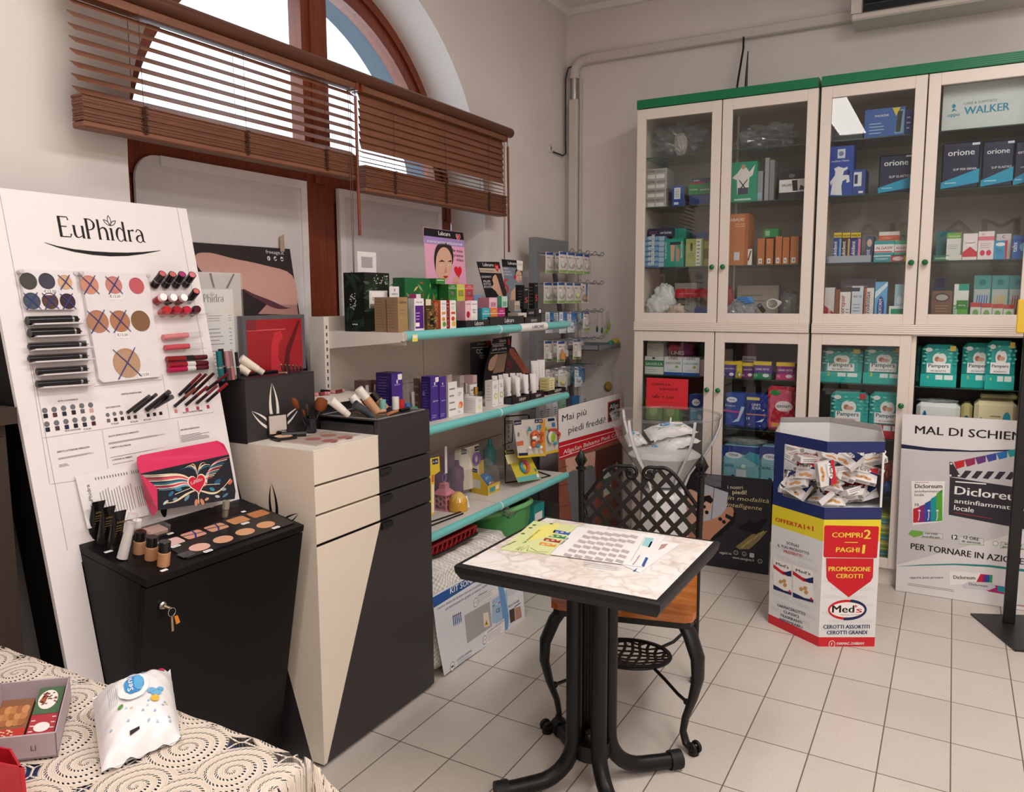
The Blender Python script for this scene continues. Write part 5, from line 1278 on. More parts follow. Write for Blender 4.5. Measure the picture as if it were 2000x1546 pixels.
gold=mat('b39467',.35,.35,.5,.03);golds=mat('9c8062',.4,.3,.5,.03)
for i,(ex,lx,rx)in enumerate(((474,362,562),(590,482,685))):
 sbox('perfume_box',('left' if i==0 else 'right')+' one of two tall gold cartons in front of the dark green box','box',s4,ex,1062-4*(1-i),752,rx,lx,Z1,gold,golds,'c0a57c',both(txt(('LaFloré',.5,.82,.7,None,'5a4a33'),('eau tonique',.5,.62,.4,None,'6a583d')),small(2,'7a6748',.2,.5,.8,.56)),small(10,'7c6850',.1,.1,.8,.9),'gold cartons on the top shelf',None,(-1.862,-1.80)[i])
def card(name,label,kk,x0,y0_,x1,y1_,X,deco,mm=PAPER,cat='card',zfloor=Z1):
 a=onx(*kk(x0,y1_),X);b=onx(*kk(x1,y1_),X);zt=zat(kk(0,y0_)[1],X,a.y);zb_=zat(kk(0,y1_)[1],X,a.y)
 m=MB();m.box(X-.003,X,a.y,b.y,zb_,zt,mm);F=Face((X+.0002,a.y,zb_),(0,1,0),(0,0,1),b.y-a.y,zt-zb_);deco(m,F)
 return single(name,m,label,cat)
card('sign_card','white framed card with capital E leaning on the dark green gift box',s4,314,687,487,860,-1.9615,lambda m,F:(F.frect(m,.05,.3,.94,.94,ink('d9d3d0')),F.frect(m,.07,.32,.92,.92,W_,2),F.ftext(m,'E',.14,.42,K_,None,.22,3,0,'l'),F.frect(m,.0,.0,1,.25,ink('8a7a68'))))
def box_stack_base(kk,x,y,X):return zat(kk(0,y)[1],X,onx(*kk(x,y),X).y)
sbox('gift_box','wide green gift box with berries and leaves on the top shelf','box',s4,655,800,560,1004,540,Z1,'1f6b3a','17522c','2a7a45',lambda m,F:leafy(m,F,('7fae5a','c06a45','e0c27a','3f8a4a','b5523c','9cc46a','e9e2c8'),46,11,.13),lambda m,F:leafy(m,F,('2b6b3a','1c5a30'),8,12,.4),None,Z1,-1.99)
card('sign_card','small white card with leaf emblem before the green gift box',s4,515,645,605,1050,-1.93,txt(('nature’s',.5,.80,.6,None,'6d6a68'),('*',.5,.83,None,.12,'55605a')))
sbox('cosmetic_box','magenta and white carton partly hidden behind the silver and purple carton','box',s4,765,790,722,810,696,Z1,'e9dfe3','a02a66','b3487d',None,None,None,Z1,-1.85)
sbox('cosmetic_box','tall carton with silver side and purple front on the top shelf','box',s4,750,1052,764,842,690,Z1,'efe9ec','b9b5b6','f2eeee',lambda m,F:(F.frect(m,.08,.08,.95,.78,ink('5b2382')),F.frect(m,.1,.14,.5,.26,W_,2),F.ftext(m,'Inter cell',.5,.86,ink('7a6a80'),.6,None),F.flines(m,.15,.32,.6,.6,3,ink('d8c8e8'),2,.2)))
sbox('cosmetic_box','brown carton with pale cap label standing behind the leopard box','box',s4,858,1040,772,918,846,Z1,'4a3524','3a2a1c','6a4a30',lambda m,F:(F.frect(m,.05,.80,.9,1.0,ink('e9ddc8')),F.flines(m,.15,.5,.85,.7,3,ink('c9a35a'),1,.25)),None,None,None,-1.835)
sbox('cosmetic_box','small leopard print box with dark label at front of the top shelf','box',s4,872,1050,890,960,850,Z1,'5f4424','4e381f','6b4e2c',lambda m,F:(leafy(m,F,('1c150e','c49a52','2b2015','a87c3e'),60,21,.16),F.frect(m,.3,.3,.72,.78,ink('17120f'),4),F.ftext(m,'LAB',.5,.55,ink('c9a35a'),.28,None,5)),None,None,None,-1.785)
for i,(ex,lx,rx,c,tx,fr)in enumerate(((1005,932,1062,'b5541f','SUPER FOOD',('e0913a','6a9a3a')),(1095,1062,1155,'b3243c','GOJI',('d8452f','e8b24a')))):
 sbox('cosmetic_box',('orange sided white carton with mango picture on the top shelf' if i==0 else 'red sided white carton with fruit picture right of the orange one'),'box',s4,ex,1042,783,rx,lx,Z1,'f0ebe8',c,'f4efec',
   lambda m,F,fr=fr:(F.ftext(m,'LABCARE',.5,.86,ink('77706c'),.62,None),F.flines(m,.2,.68,.8,.8,3,ink('999390'),1,.2),F.frect(m,.2,.52,.85,.60,ink(fr[0])),F.ell(m,F.w*.5,F.h*.36,F.w*.28,F.w*.2,ink(fr[0]),1),F.ell(m,F.w*.6,F.h*.18,F.w*.3,F.w*.24,ink(fr[1]),1)),
   lambda m,F,tx=tx:F.text(m,tx,F.w*.62,F.h*.06,ink('f0cfa8'),F.h*.86,F.w*.4,2,0,'l',PI/2))
def tray(label,kk,ex,eb,et,rx,lx,z,dd=.0):
 P=onx(*kk(ex,eb),-1.778)if z>1.3 else onz(*kk(ex,eb),z);y1=onx(*kk(rx,eb),P.x).y;x1=ony(*kk(lx,eb),P.y).x;h=zat(kk(ex,et)[1],P.x,P.y)-z
 x1=min(x1,P.x-.05)
 t=thing('display_tray',label,'tray',((P.x+x1)/2,(P.y+y1)/2,z),'black counter display trays');m=MB();B_=mat('18171a',.3);w_=.002
 m.box(x1,P.x,P.y,y1,z+.0005,z+.003,B_);m.box(x1,P.x,P.y,P.y+w_,z,z+h,B_);m.box(x1,P.x,y1-w_,y1,z,z+h,B_);m.box(x1,x1+w_,P.y,y1,z,z+h,B_);m.box(P.x-w_,P.x,P.y,y1,z,z+h,B_)
 part('tray_body',m,t);m=MB();F=Face((P.x+.0003,P.y,z),(0,1,0),(0,0,1),y1-P.y,h);F.ftext(m,'Labcare',.55,.36,W_,min(.36,.085/F.w),None,2);F.ftext(m,'FARMACEUTICI',.55,.16,ink('a8a4a2'),min(.22,.05/F.w),None,2);part('lettering',m,t)
 return P.x,P.y,y1,x1,h
T1=tray('left black lettered tray under pink and white cartons on the top shelf',s4,1245,1036,980,1480,1160,Z1)
sbox('cosmetic_box','pink sided tall carton with red flower in the left black tray','box',s4,1245,985,788,1300,1162,Z1,'eec9cf','b9828d','eecdd2',lambda m,F:(F.ftext(m,'LABCARE',.5,.86,ink('a86a78'),.7,None),F.ell(m,F.w*.5,F.h*.48,F.w*.32,F.w*.32,ink('b3243f')),F.flines(m,.2,.08,.8,.3,4,ink('c05a72'),1,.3)),lambda m,F:[F.frect(m,.1,.0,.16,1,ink('d8b3ba')),F.frect(m,.3,0,.34,1,ink('d8b3ba'))],'tall cartons in the left tray',Z1+.0035,T1[0]-.012)
sbox('cosmetic_box','white tall carton with grey script right of the pink one in the left tray','box',s4,1302,975,786,1362,1290,Z1,'f3efee','e0dcdb','f5f2f1',both(txt(('LABCARE',.5,.84,.7,None,'77706c'),('effetto',.5,.62,.6,None,'6b6664'),('filler',.5,.52,.45,None,'6b6664')),small(3,'9a9593',.2,.2,.6,.4)),None,'tall cartons in the left tray',Z1+.0035,T1[0]-.012)
def block(i,c,cs,kk,ex,eb,et,rx,lx,label,X,base,grp='small stacked cartons'):
 sbox('cosmetic_box',label,'box',kk,ex,eb,et,rx,lx,Z1,c,cs,c,lambda m,F:(F.ftext(m,'LABCARE',.5,.78,ink('fbf7f4'),.5,None),F.frect(m,0,.66,1,.69,ink('f5f0ee')),F.frect(m,.2,.12,.8,.5,ink(cs)),F.flines(m,.25,.15,.75,.46,3,ink('f2e6e4'),2,.2)),None,grp,base,X)
X5=-1.93;zrow=[]
b0=Z1
for r,(eb,et)in enumerate(((880,832),(832,780),(780,728),(728,622))):pass
hA=zat(s4(0,728)[1],X5,onx(*s4(1080,728),X5).y);hB=zat(s4(0,622)[1],X5,onx(*s4(1080,622),X5).y);step=hB-hA
levels=[hA-step,hA,hB]
cols=(('3f8f3a','1f5a26',1080,1160,1003,'green'),('dcd64a','8f8f2a',1162,1240,1150,'yellow'),('d8505c','8f2f3a',1242,1322,1236,'red'))
nlev=max(1,int((hA-Z1)/step));bot=hA-nlev*step
for c,cs,ex,rx,lx,nm in cols:
 z0=Z1;n=0;hs=(hB-Z1)/3
 for r in range(3):
  et=622+(728-622)*(2-r)*hs/step
  yE=onx(*s4(ex,728),X5).y;y1=onx(*s4(rx,728),X5).y;xl=ony(*s4(lx,728),yE).x
  m=MB();zz=Z1+r*hs+.0006;FM,SM=mat(c,.4,0,.4,.02),mat(cs,.45,0,.4,.02)
  m.box(min(xl,X5-.05),X5,yE,y1,zz,zz+hs-.001,FM,{'-b':SM})
  F=Face((X5,yE,zz),(0,1,0),(0,0,1),y1-yE,hs);F.ftext(m,'LABCARE',.5,.80,ink('fbf7f4'),.45,None);F.frect(m,0,.70,1,.73,ink('f5f0ee'));F.frect(m,.2,.15,.8,.55,SM);F.flines(m,.25,.18,.75,.5,3,ink('f2e6e4'),2,.2)
  single('cosmetic_box',m,f"{nm} carton, {('bottom', 'middle', 'top')[r]} of three in the {nm} stack behind the tall cartons",'box','bright stacked cartons')
yE,y1=onx(*s4(958,620),X5-.03).y,onx(*s4(1045,620),X5-.03).y;m=MB();m.box(X5-.09,X5-.03,yE,y1,hB+.0006,zat(s4(0,566)[1],X5-.03,yE),mat('3f8f3a',.4),{'-b':mat('1f5a26',.45)});F=Face((X5-.03,yE,hB),(0,1,0),(0,0,1),y1-yE,.03);F.frect(m,.1,.5,.9,.6,W_);single('cosmetic_box',m,'single green carton lying on top of the green stack','box')
def poster(name,label,kk,pts,X,draw,base_col,tilt=.12,thick=.003,cat='display card',zb=None):
 n=V3((math.cos(tilt),0,math.sin(tilt)));o=V3((X,0,zb));q=[onpl(*kk(*p),o,n)for p in pts]
 m=MB();m.prism([p-n*thick for p in q],n*thick,base_col);F=Face(o+n*.0003,(0,1,0),V3((-n.z,0,n.x)),1,1,.0004);draw(m,F)
 return single(name,m,label,cat)
def face_pic(m,F,kk,skin,hair,o,s,heart=None):
 P_=lambda pts:[kk(o[0]+x*s,o[1]+y*s)for x,y in pts]
 F.ppoly(m,smooth(P_([(-62,40),(-84,-30),(-84,-120),(-60,-195),(0,-222),(55,-200),(78,-130),(80,-60),(60,-10),(0,20)])),hair,1)
 F.ppoly(m,smooth(P_([(-66,50),(-72,-40),(-60,-120),(-20,-175),(28,-165),(62,-105),(68,-30),(54,50),(24,112),(-22,108)])),skin,2)
 F.ppoly(m,P_([(-52,-50),(-20,-68),(10,-50),(-18,-52)]),ink('2a1a14'),3);F.ppoly(m,P_([(28,-52),(58,-66),(66,-52),(50,-50)]),ink('2a1a14'),3)
 for x in(-20,48):F.ppoly(m,P_([(x-16,-22),(x,-32),(x+15,-22),(x,-14)]),ink('f3ece8'),3);F.ell(m,*F.px(*kk(o[0]+x*s,o[1]-22*s)),.0028*s,.0028*s,ink('3a2a22'),4,10)
 F.ppoly(m,P_([(14,-20),(24,40),(10,48),(2,40)]),mat('c98f78',.6),3);F.ppoly(m,P_([(-12,78),(10,70),(38,76),(14,96)]),ink('b01c2c'),3)
 if heart:F.heart(m,*F.px(*kk(*heart)),.030*s,ink('d8202f'),5)
SK=mat('dcae97',.55);HR=mat('2a1a17',.5)
LB,LP=ink('17161a'),ink('f4f0ef')
def d_p1(m,F):
 F.ppoly(m,[s4(*q)for q in((838,70),(1222,120),(1230,195),(838,148))],LB,1);F.ppoly(m,[s4(*q)for q in((839,150),(1230,197),(1232,262),(846,222))],ink('a58bc9'),1)
 F.ptext(m,'Labcare',s4(982,143),s4(1096,157),8,LP,2,.008);F.ptext(m,'concentratissime',s4(868,213),s4(1213,250),6.5,LP,2,.01,.2);face_pic(m,F,s4,SK,HR,(1036,462),1.12,(1172,500))
 for i,(tx,a,b)in enumerate((('le mie',(1118,305),(1215,318)),('creme',(1120,352),(1220,362)),('viso',(1155,397),(1223,404)))):F.ptext(m,tx,s4(*a),s4(*b),6,ink('3a2530'),3,0,.15)
 c=F.px(*s4(1172,165));F.heart(m,*c,.020,LP,3);F.heart(m,*c,.0175,ink('cf1f2c'),4);F.text(m,'9',c[0]-.004,c[1]-.006,LP,None,.012,5,.02,'c')
 F.ppoly(m,[s4(*q)for q in((1120,610),(1130,560),(1160,540),(1185,570),(1175,615))],SK,4)
poster('display_card','tall pink display card with face and red heart on the top shelf',s4,[(835,66),(1225,118),(1255,640),(868,640)],-1.98,d_p1,mat('e9a9c8',.45,0,.4,.02),.10,zb=Z1)
def d_p2(m,F):
 F.ppoly(m,[s4(*q)for q in((1358,405),(1575,408),(1586,470),(1376,464))],LB,1);F.ppoly(m,[s4(*q)for q in((1376,466),(1586,472),(1596,518),(1388,508))],ink('c8b7a8'),1)
 F.ptext(m,'Labcare',s4(1415,447),s4(1520,452),6.5,LP,2,.006);F.ptext(m,'concentrato',s4(1385,497),s4(1520,503),4.5,ink('4a4038'),2,0,.2)
 for tx,a,b in(('CONCENTRATO',(1402,562),(1498,562)),('FILLER',(1422,605),(1490,605)),('BOTOX',(1425,632),(1495,632)),('BOOSTER',(1428,660),(1515,660))):F.ptext(m,tx,s4(*a),s4(*b),4,LP,2)
 F.ppoly(m,[s4(*q)for q in smooth(((1545,525),(1590,540),(1640,700),(1640,742),(1575,742),(1540,690),(1505,660),(1520,620),(1508,590),(1515,550)),2)],SK,1);F.ppoly(m,[s4(*q)for q in((1535,520),(1596,520),(1645,700),(1646,742),(1610,742),(1580,640),(1560,570))],HR,2)
 c=F.px(*s4(1550,462));F.heart(m,*c,.024,ink('cf1f2c'),4);F.text(m,'12',c[0],c[1]-.007,LP,None,.014,5,.015,'c')
poster('display_card','black display card with woman in profile and price 12 on the top shelf',s4,[(1357,403),(1575,406),(1700,980),(1512,980)],-1.93,d_p2,LB,.20,zb=Z1)
def d_p3(m,F):
 F.ppoly(m,[s4(*q)for q in((1600,380),(1745,392),(1745,462),(1602,452))],LB,1);F.ptext(m,'Labcare',s4(1660,430),s4(1742,437),6,LP,2,.006);F.ppoly(m,[s4(*q)for q in((1743,390),(1805,400),(1800,495),(1748,482))],LP,3);F.ptext(m,'€19,50',s4(1755,440),s4(1795,445),4,G_,4)
 for tx,a,b in(('ACIDO',(1612,480),(1665,482)),('IALURONICO',(1612,508),(1690,512)),('COMPLEX',(1612,535),(1700,540))):F.ptext(m,tx,s4(*a),s4(*b),3.6,ink('f0f2f5'),2)
 F.ptext(m,'5',s4(1625,710),s4(1670,712),28,ink('d8303a'),2,.01);face_pic(m,F,s4,SK,HR,(1765,560),.42,(1728,555))
 F.ppoly(m,[s4(*q)for q in((1690,700),(1740,640),(1790,640),(1790,780),(1680,780))],SK,1)
poster('display_card','grey display card with large red 5 on the top shelf',s4,[(1600,378),(1806,396),(1796,960),(1690,960)],-1.98,d_p3,mat('7f8b99',.45),.10,zb=Z1)
T2=tray('middle black lettered tray under small bright cartons on the top shelf',s4,1482,1018,945,1818,1365,Z1);T3=tray('right black lettered tray under black cartons at end of the top shelf',s4,1825,1002,945,1982,1760,Z1)
zb2=Z1+T2[4]*.35;XT=T2[0]-.012
def tb(label,ex,eb,et,rx,lx,c,cs,base,X=XT):block(0,c,cs,s4,ex,eb,et,rx,lx,label,X,base,'small cartons in the middle tray')
tb('cyan fronted carton lying left in the lower row of the middle tray',1410,945,858,1485,1365,'3fb0c4','3f7f86',Z1+.004,XT);tb('orange carton in the lower row of the middle tray',1488,945,856,1560,1480,'e0823c','9a5428',Z1+.004);tb('magenta carton in the lower row of the middle tray',1563,942,856,1632,1558,'c02a7c','7a1c50',Z1+.004)
ztop=zat(s4(0,856)[1],XT,onx(*s4(1488,900),XT).y)
tb('wide pink carton lying on the orange carton',1478,855,755,1555,1366,'eeb9c8','a96a7c',ztop);tb('pale mint carton standing on the magenta carton',1600,855,742,1655,1556,'b9dccb','4f9a80',ztop,XT-.01)
sbox('cosmetic_box','small pale blue carton behind the pink carton','box',s4,1325,775,728,1396,1318,Z1,'7fa6d8','55749c','8fb2df',small(2),None,None,None,-1.95)
tb('grey beige carton standing behind the right tray',1725,902,788,1778,1664,'b3a598','8c8076',ztop-.018,XT-.02)
tb('flat beige carton lying under the grey beige one',1760,938,906,1842,1660,'d8cfc6','a89c90',Z1+.004,XT+.004)
def b5(label,ex,eb,et,rx,lx,X):sbox('cosmetic_box',label,'box',s4,ex,eb,et,rx,lx,Z1,'19181a','121113','242326',lambda m,F:(F.ftext(m,'LABCARE',.5,.88,LP,.55,None),F.ftext(m,'5',.55,.3,ink('d8505c'),.42,.26),F.flines(m,.2,.62,.8,.8,4,ink('8a8786'),1,.2)),small(6,'5c5a5a'),'black cartons with a red 5',Z1+.06,X)
XR=T3[0]-.02
sbox('cosmetic_box','black carton lying left in the right tray','box',s4,1845,950,866,1925,1790,Z1,'1b1a1c','131214','262528',txt(('LABCARE',.5,.65,.6,None,'e9e4e2'),('LAB',.5,.3,.3,None,'a8a4a2')),None,None,Z1+.004,XR);sbox('cosmetic_box','black carton lying right in the right tray with white sticker','box',s4,1930,945,866,1988,1925,Z1,'1b1a1c','131214','262528',lambda m,F:(F.ftext(m,'BLACK',.5,.2,LP,.6,None),F.frect(m,.55,.7,.9,.95,W_)),None,None,Z1+.004,XR)
zt3=zat(s4(0,866)[1],XR,onx(*s4(1845,900),XR).y)
for lab,ex,et,rx,lx in(('left front black carton with red 5 standing in the right tray',1815,657,1862,1755),('right tall black carton with red 5 standing in the right tray',1920,612,1955,1866)):
 sbox('cosmetic_box',lab,'box',s4,ex,860,et,rx,lx,Z1,'19181a','121113','242326',lambda m,F:(F.ftext(m,'LABCARE',.5,.88,LP,.6,None),F.ftext(m,'5',.5,.3,ink('d8505c'),.6,.24)),small(6,'5c5a5a'),'black cartons with a red 5',zt3,XR)
sbox('cosmetic_box','black carton standing behind the left one with red 5','box',s4,1790,850,632,1822,1735,Z1,'1c1b1d','141315','262528',small(4,'6a6868'),None,'black cartons with a red 5',zt3,XR-.05)
PUR,PURS='4a2f8c','34206a'
def purple(m,F):F.ftext(m,'NATURA',.5,.76,ink('d8cdf0'),.5,None);F.ftext(m,'ABSOLUTA',.55,.42,ink('e6def5'),.62,None);F.ell(m,F.w*.5,F.h*.83,F.w*.06,F.w*.12,LP,1,10);F.flines(m,.15,.05,.75,.14,2,ink('b9aadf'),1,.25)
def stick_(m,F):F.rrect(m,F.w*.55,F.h*.86,F.w*.95,F.h*.97,.004,W_,3)
sbox('cosmetic_box','large dark purple carton standing behind the drawer unit on the middle shelf','box',s5,487,592,345,568,370,Z2,PUR,'2b1c58','40297c',both(purple,stick_),small(12,'6a55a0',.1,.3,.85,.95),None,None,-1.90)
sbox('cosmetic_box','left of the two narrow purple cartons standing together on the middle shelf','box',s5,780,706,370,844,712,Z2,PUR,PURS,'5a3fa0',both(purple,stick_),both(small(10,'6a55a0',.1,.3,.8,.9),lambda m,F:F.fell(m,.25,.62,.14,.05,ink('8a78c0'))),'narrow purple cartons')
sbox('cosmetic_box','right of the two narrow purple cartons standing together on the middle shelf','box',s5,847,692,372,896,840,Z2,PUR,PURS,'5a3fa0',purple,None,'narrow purple cartons')
sbox('cosmetic_box','mauve brown carton behind the narrow purple cartons','box',s5,700,560,384,716,650,Z2,'8a6a66','6d524f','9a7a76',None,small(4,'9c8480'),None,None,-1.92)
for i,(ex,lx,rx)in enumerate(((283,205,332),(350,325,372))):
 sbox('cosmetic_box',f"low mauve carton at far left of the middle shelf, {('left', 'right')[i]} of two",'box',s5,ex,560,402-6*i,rx,lx,Z2,'7c5a58','64474a','8a6866',lambda m,F:F.rrect(m,F.w*.1,F.h*.7,F.w*.6,F.h*.9,.004,W_),None,'low mauve cartons',None,-2.02)
def orange(m,F):F.ell(m,F.w*.6,F.h*.36,F.w*.3,F.w*.26,ink('e0713c'));F.ell(m,F.w*.45,F.h*.33,F.w*.2,F.w*.18,ink('f0b08a'),2);F.flines(m,.25,.7,.75,.86,3,ink('8d8784'));F.flines(m,.2,.06,.6,.16,2,ink('8d8784'))
sbox('cosmetic_box','white carton half hidden behind the orange fruit carton','box',s5,912,640,415,978,898,Z2,'f1edeb','cfcac7','f4f1ef',small(4),None,None,None,-1.84)
sbox('cosmetic_box','white carton with orange fruit picture on the middle shelf','box',s5,972,660,460,1026,916,Z2,'f3efed','d6d1ce','f5f2f0',orange,both(small(5,'a9a4a1',.25,.2,.9,.85),lambda m,F:F.fell(m,.16,.6,.07,.06,ink('77726f'))))
sbox('cosmetic_box','low square white carton right of the orange fruit carton','box',s5,1118,645,530,1168,1027,Z2,'f3efed','d6d1ce','f6f3f1',lambda m,F:(F.fell(m,.55,.35,.2,.16,ink('e9e4a8')),F.rrect(m,F.w*.4,F.h*.7,F.w*.95,F.h*.9,.003,ink('d8d3d0'))),small(6,'a9a4a1',.2,.15,.9,.85))
for i,(ex,lx,rx,et,c)in enumerate(((905,895,940,357,'cdb8b0'),(1000,942,1030,362,'bcb0a6'),(1098,1030,1128,360,'e0bcbc'))):
 sbox('cosmetic_box',('pale taupe','grey beige','pale pink')[i]+' carton at the back of the middle shelf','box',s5,ex,500,et,rx,lx,Z2,c,c,c,small(3,'9a8a86',.15,.3,.8,.8),None,None,None,-1.98)
sbox('cosmetic_box','white carton standing behind the gold capped perfume','box',s5,1075,560,432,1128,1062,Z2,'efeae8','d9d4d1','f3f0ee',small(3),None,None,None,-1.90)
def perfume(label,xb,yb,yt,X,c,gl):
 p=onx(*s5(xb,yb),X);p.z=Z2;h=zat(s5(0,yt)[1],X,p.y)-Z2;stick('perfume_bottle',label,'bottle',p+V3((0,0,.001)),p+V3((0,0,h)),[(0,.6,.016,.016,mat(gl,.12),'glass'),(.6,.68,.007,.007,SILV,'neck'),(.68,1,.0105,.0105,c,'cap')])
perfume('slim perfume bottle with silver cap behind the white cartons',1045,560,415,-1.88,SILV,'cfc7c2');perfume('perfume bottle with gold cap behind the low white carton',1118,560,447,-1.86,GOLD,'cdb48a')
def greenc(c):return lambda m,F:(F.fell(m,.55,.40,.3,.12,ink(c)),F.fell(m,.55,.40,.18,.07,ink('f0f0d8'),2),F.flines(m,.25,.68,.8,.84,3,ink('8d8784')),F.flines(m,.1,.05,.5,.12,1,ink('8d8784')))
sbox('cosmetic_box','left white carton with green fruit slice beside the black tray','box',s5,1245,598,402,1288,1188,Z2,'f3efed','dcd7d4','f6f3f1',greenc('b9c878'),small(6,'a9a4a1',.2,.2,.8,.85),'white cartons with a green slice');sbox('cosmetic_box','right white carton with green fruit slice beside the black tray','box',s5,1292,586,390,1328,1286,Z2,'f3efed','dcd7d4','f6f3f1',greenc('a8c078'),None,'white cartons with a green slice')
M1=tray('left black lettered tray of small white tubes on the middle shelf',s5,1392,580,530,1530,1333,Z2);M2=tray('middle black lettered tray of large white tubes on the middle shelf',s5,1532,545,498,1635,1480,Z2);M3=tray('right black lettered tray under yellow carton at end of the middle shelf',s5,1660,508,478,1797,1600,Z2)
WTU=mat('efeae8',.35);tubes=[(1262,360,-1.93),(1310,352,-1.92),(1345,345,-1.90),(1362,372,-1.86),(1398,340,-1.89),(1412,358,-1.86),(1432,372,-1.83),(1446,340,-1.87),(1470,348,-1.85),(1494,352,-1.82)]
for i,(xb,yt,X)in enumerate(tubes):
 p=onx(*s5(xb+8,500),X);p.z=Z2+.004;h=zat(s5(0,yt)[1],X,p.y)-p.z
 t,a,d,s_,w_=crimp_tube('cream_tube',f'small white tube standing cap down, {ORD[i]} from left in the middle shelf row','tube',p,p+V3((-.004,-.006,h)),.0125,WTU,mat('e6e1de',.3),'small white tubes on the middle shelf',.2,1.15,V3((.75,.65,0)).normalized())
 k=MB();F=Face(p+V3((.0135,-.006,h*.35)),V3((0,1,0)),V3((-.05,0,1)),.012,h*.5);F.flines(k,.0,.3,1,.9,4,G_,1,.2);F.fell(k,.4,.1,.4,.12,ink(('6a4a30','8a3a2a','3a5a3a')[i%3]));part('printed_label',k,t)
for i,(xb,yt)in enumerate(((1548,345),(1562,248),(1608,240))):
 X=(-1.84,-1.90,-1.89)[i];p=onx(*s5(xb+6,480),X);p.z=Z2+.004;h=zat(s5(0,yt)[1],X,p.y)-p.z
 t,a,d,s_,w_=crimp_tube('cream_tube',('shorter white tube in front of two large ones','left large white tube with red 5','right large white tube with red 5')[i],'tube',p,p+V3((-.004,0,h)),.020 if i else .016,WTU,mat('e6e1de',.3),'large white tubes on the middle shelf',.14,1.1,V3((.75,.65,0)).normalized())
 if i:k=MB();F=Face(p+V3((.0205,-.016,h*.1)),(0,1,0),(-.12,0,1),.032,h*.8);F.ftext(k,'5',.6,.12,ink('c8303c'),.55,.28);F.ftext(k,'LABCARE',.5,.86,G_,.7,None);F.flines(k,.1,.5,.7,.78,4,G_,1,.2);part('printed_label',k,t)
sbox('cosmetic_box','low pale yellow carton in the right tray of the middle shelf','box',s5,1672,468,382,1712,1602,Z2,'ece3b4','d8c98a','f0e8c4',small(5,'a09468'),small(4,'a09468'),None,Z2+.004,M3[0]-.012)
def d_cc(m,F):
 F.ptext(m,'Labcare',s5(1128,128),s5(1190,127),5,ink('8a8583'),2);F.ppoly(m,[s5(*q)for q in((1195,100),(1228,97),(1240,130),(1205,140))],ink('a81f2c'),1);F.ppoly(m,[s5(*q)for q in((1085,150),(1215,142),(1216,145),(1087,153))],ink('c8c4c2'),1)
 F.ptext(m,'CC',s5(1122,195),s5(1168,192),9,ink('d8d4d2'),2);F.ptext(m,'CREAM',s5(1142,215),s5(1180,213),3.5,ink('b8b4b2'),2);F.ptext(m,'VISO',s5(1150,233),s5(1180,231),3.5,ink('b8b4b2'),2)
poster('display_card','black display card lettered CC at back of the middle shelf',s5,[(1080,112),(1225,95),(1250,180),(1200,330),(1180,480),(1082,480)],-2.03,d_cc,LB,.12,zb=Z2)
def d_fo(m,F):
 F.ptext(m,'Labcare',s5(1295,108),s5(1345,103),6,LP,2);F.ptext(m,'FONDOTINTA',s5(1245,148),s5(1330,138),4.5,LP,2);F.ptext(m,'pelle perfetta',s5(1243,172),s5(1350,160),4.5,LP,2,0,.2);F.ell(m,*F.px(*s5(1365,105)),.010,.018,ink('c8202c'),3)
 for a in((1235,122,1345,113),(1228,190,1352,178)):F.ppoly(m,[s5(a[0],a[1]),s5(a[2],a[3]),s5(a[2],a[3]+3),s5(a[0],a[1]+3)],ink('d8d4d2'),1)
 F.ppoly(m,[s5(*q)for q in smooth(((1262,205),(1285,200),(1275,240),(1262,280),(1245,320),(1215,320),(1212,290),(1225,240)),2)],SK,1);F.ppoly(m,[s5(*q)for q in((1290,200),(1352,190),(1330,330),(1245,345),(1262,280),(1278,235))],mat('a88a72',.6),1)
poster('display_card','dark display card with woman and red price spot on the middle shelf',s5,[(1252,82),(1390,60),(1385,140),(1350,200),(1340,380),(1165,520),(1188,300)],-1.99,d_fo,LB,.10,zb=Z2)
def d_pk(m,F):
 F.ppoly(m,[s5(*q)for q in((1370,150),(1400,160),(1470,250),(1520,340),(1480,345),(1420,260),(1375,200))],mat('b8604e',.5),1);F.ptext(m,'5',s5(1352,310),s5(1392,306),14,ink('a83038'),2)
poster('display_card','brownish display card slanting behind the small white tubes',s5,[(1385,140),(1410,150),(1525,345),(1520,420),(1330,420),(1345,200)],-2.01,d_pk,mat('4a3836',.45),.1,zb=Z2)
for xb,yt,X,r,c,d,sh in((415,540,-1.80,.013,'7fb8b0','pale teal capped','cap'),(513,520,-1.80,.014,'ece6e2','white','cap'),(556,540,-1.79,.014,'c0252b','red','cap'),(600,568,-1.79,.013,'3f6fae','blue','cap'),(640,480,-1.79,.019,'2f9a6a','green','green')):
 p=onx(*s5(xb,600),X);p.z=Z2;h=zat(s5(0,yt)[1],X,p.y)-Z2
 stick('nail_polish',f'{d} bottle peeping over the back of the dark drawer top','bottle',p+V3((0,0,.001)),p+V3((0,0,h)),[(0,.6,r,r,mat(c,.12),'bottle'),(.6,1,r*(.55 if sh=='green' else .95),r*(.5 if sh=='green' else .95),SILV if sh=='green' else mat(c,.3),'cap')],'bottles behind the drawer unit')
for i,(xb,yt,X)in enumerate(((640,300,-2.03),(598,392,-1.98))):
 p=onx(*s5(xb,560),X);p.z=Z2;h=zat(s5(0,yt)[1],X,p.y)-Z2;t=thing('spray_bottle',('tall clear empty bottle at the back of the middle shelf','shorter clear bottle left of the tall one')[i],'bottle',p,'clear bottles on the middle shelf')
 m=MB();m.lathe([(.0,.002),(.028,.002),(.03,.02),(.03,h*.6),(.012,h*.78),(.012,h*.82)],p,FILM,(0,0,1),14);part('bottle_body',m,t);m=MB();m.lathe([(.016,h*.8),(.016,h*.95),(.008,h),(0,h)],p,FILM,(0,0,1),12);part('cap',m,t)
YEL=mat('e8c63a',.4,0,.4,.02)
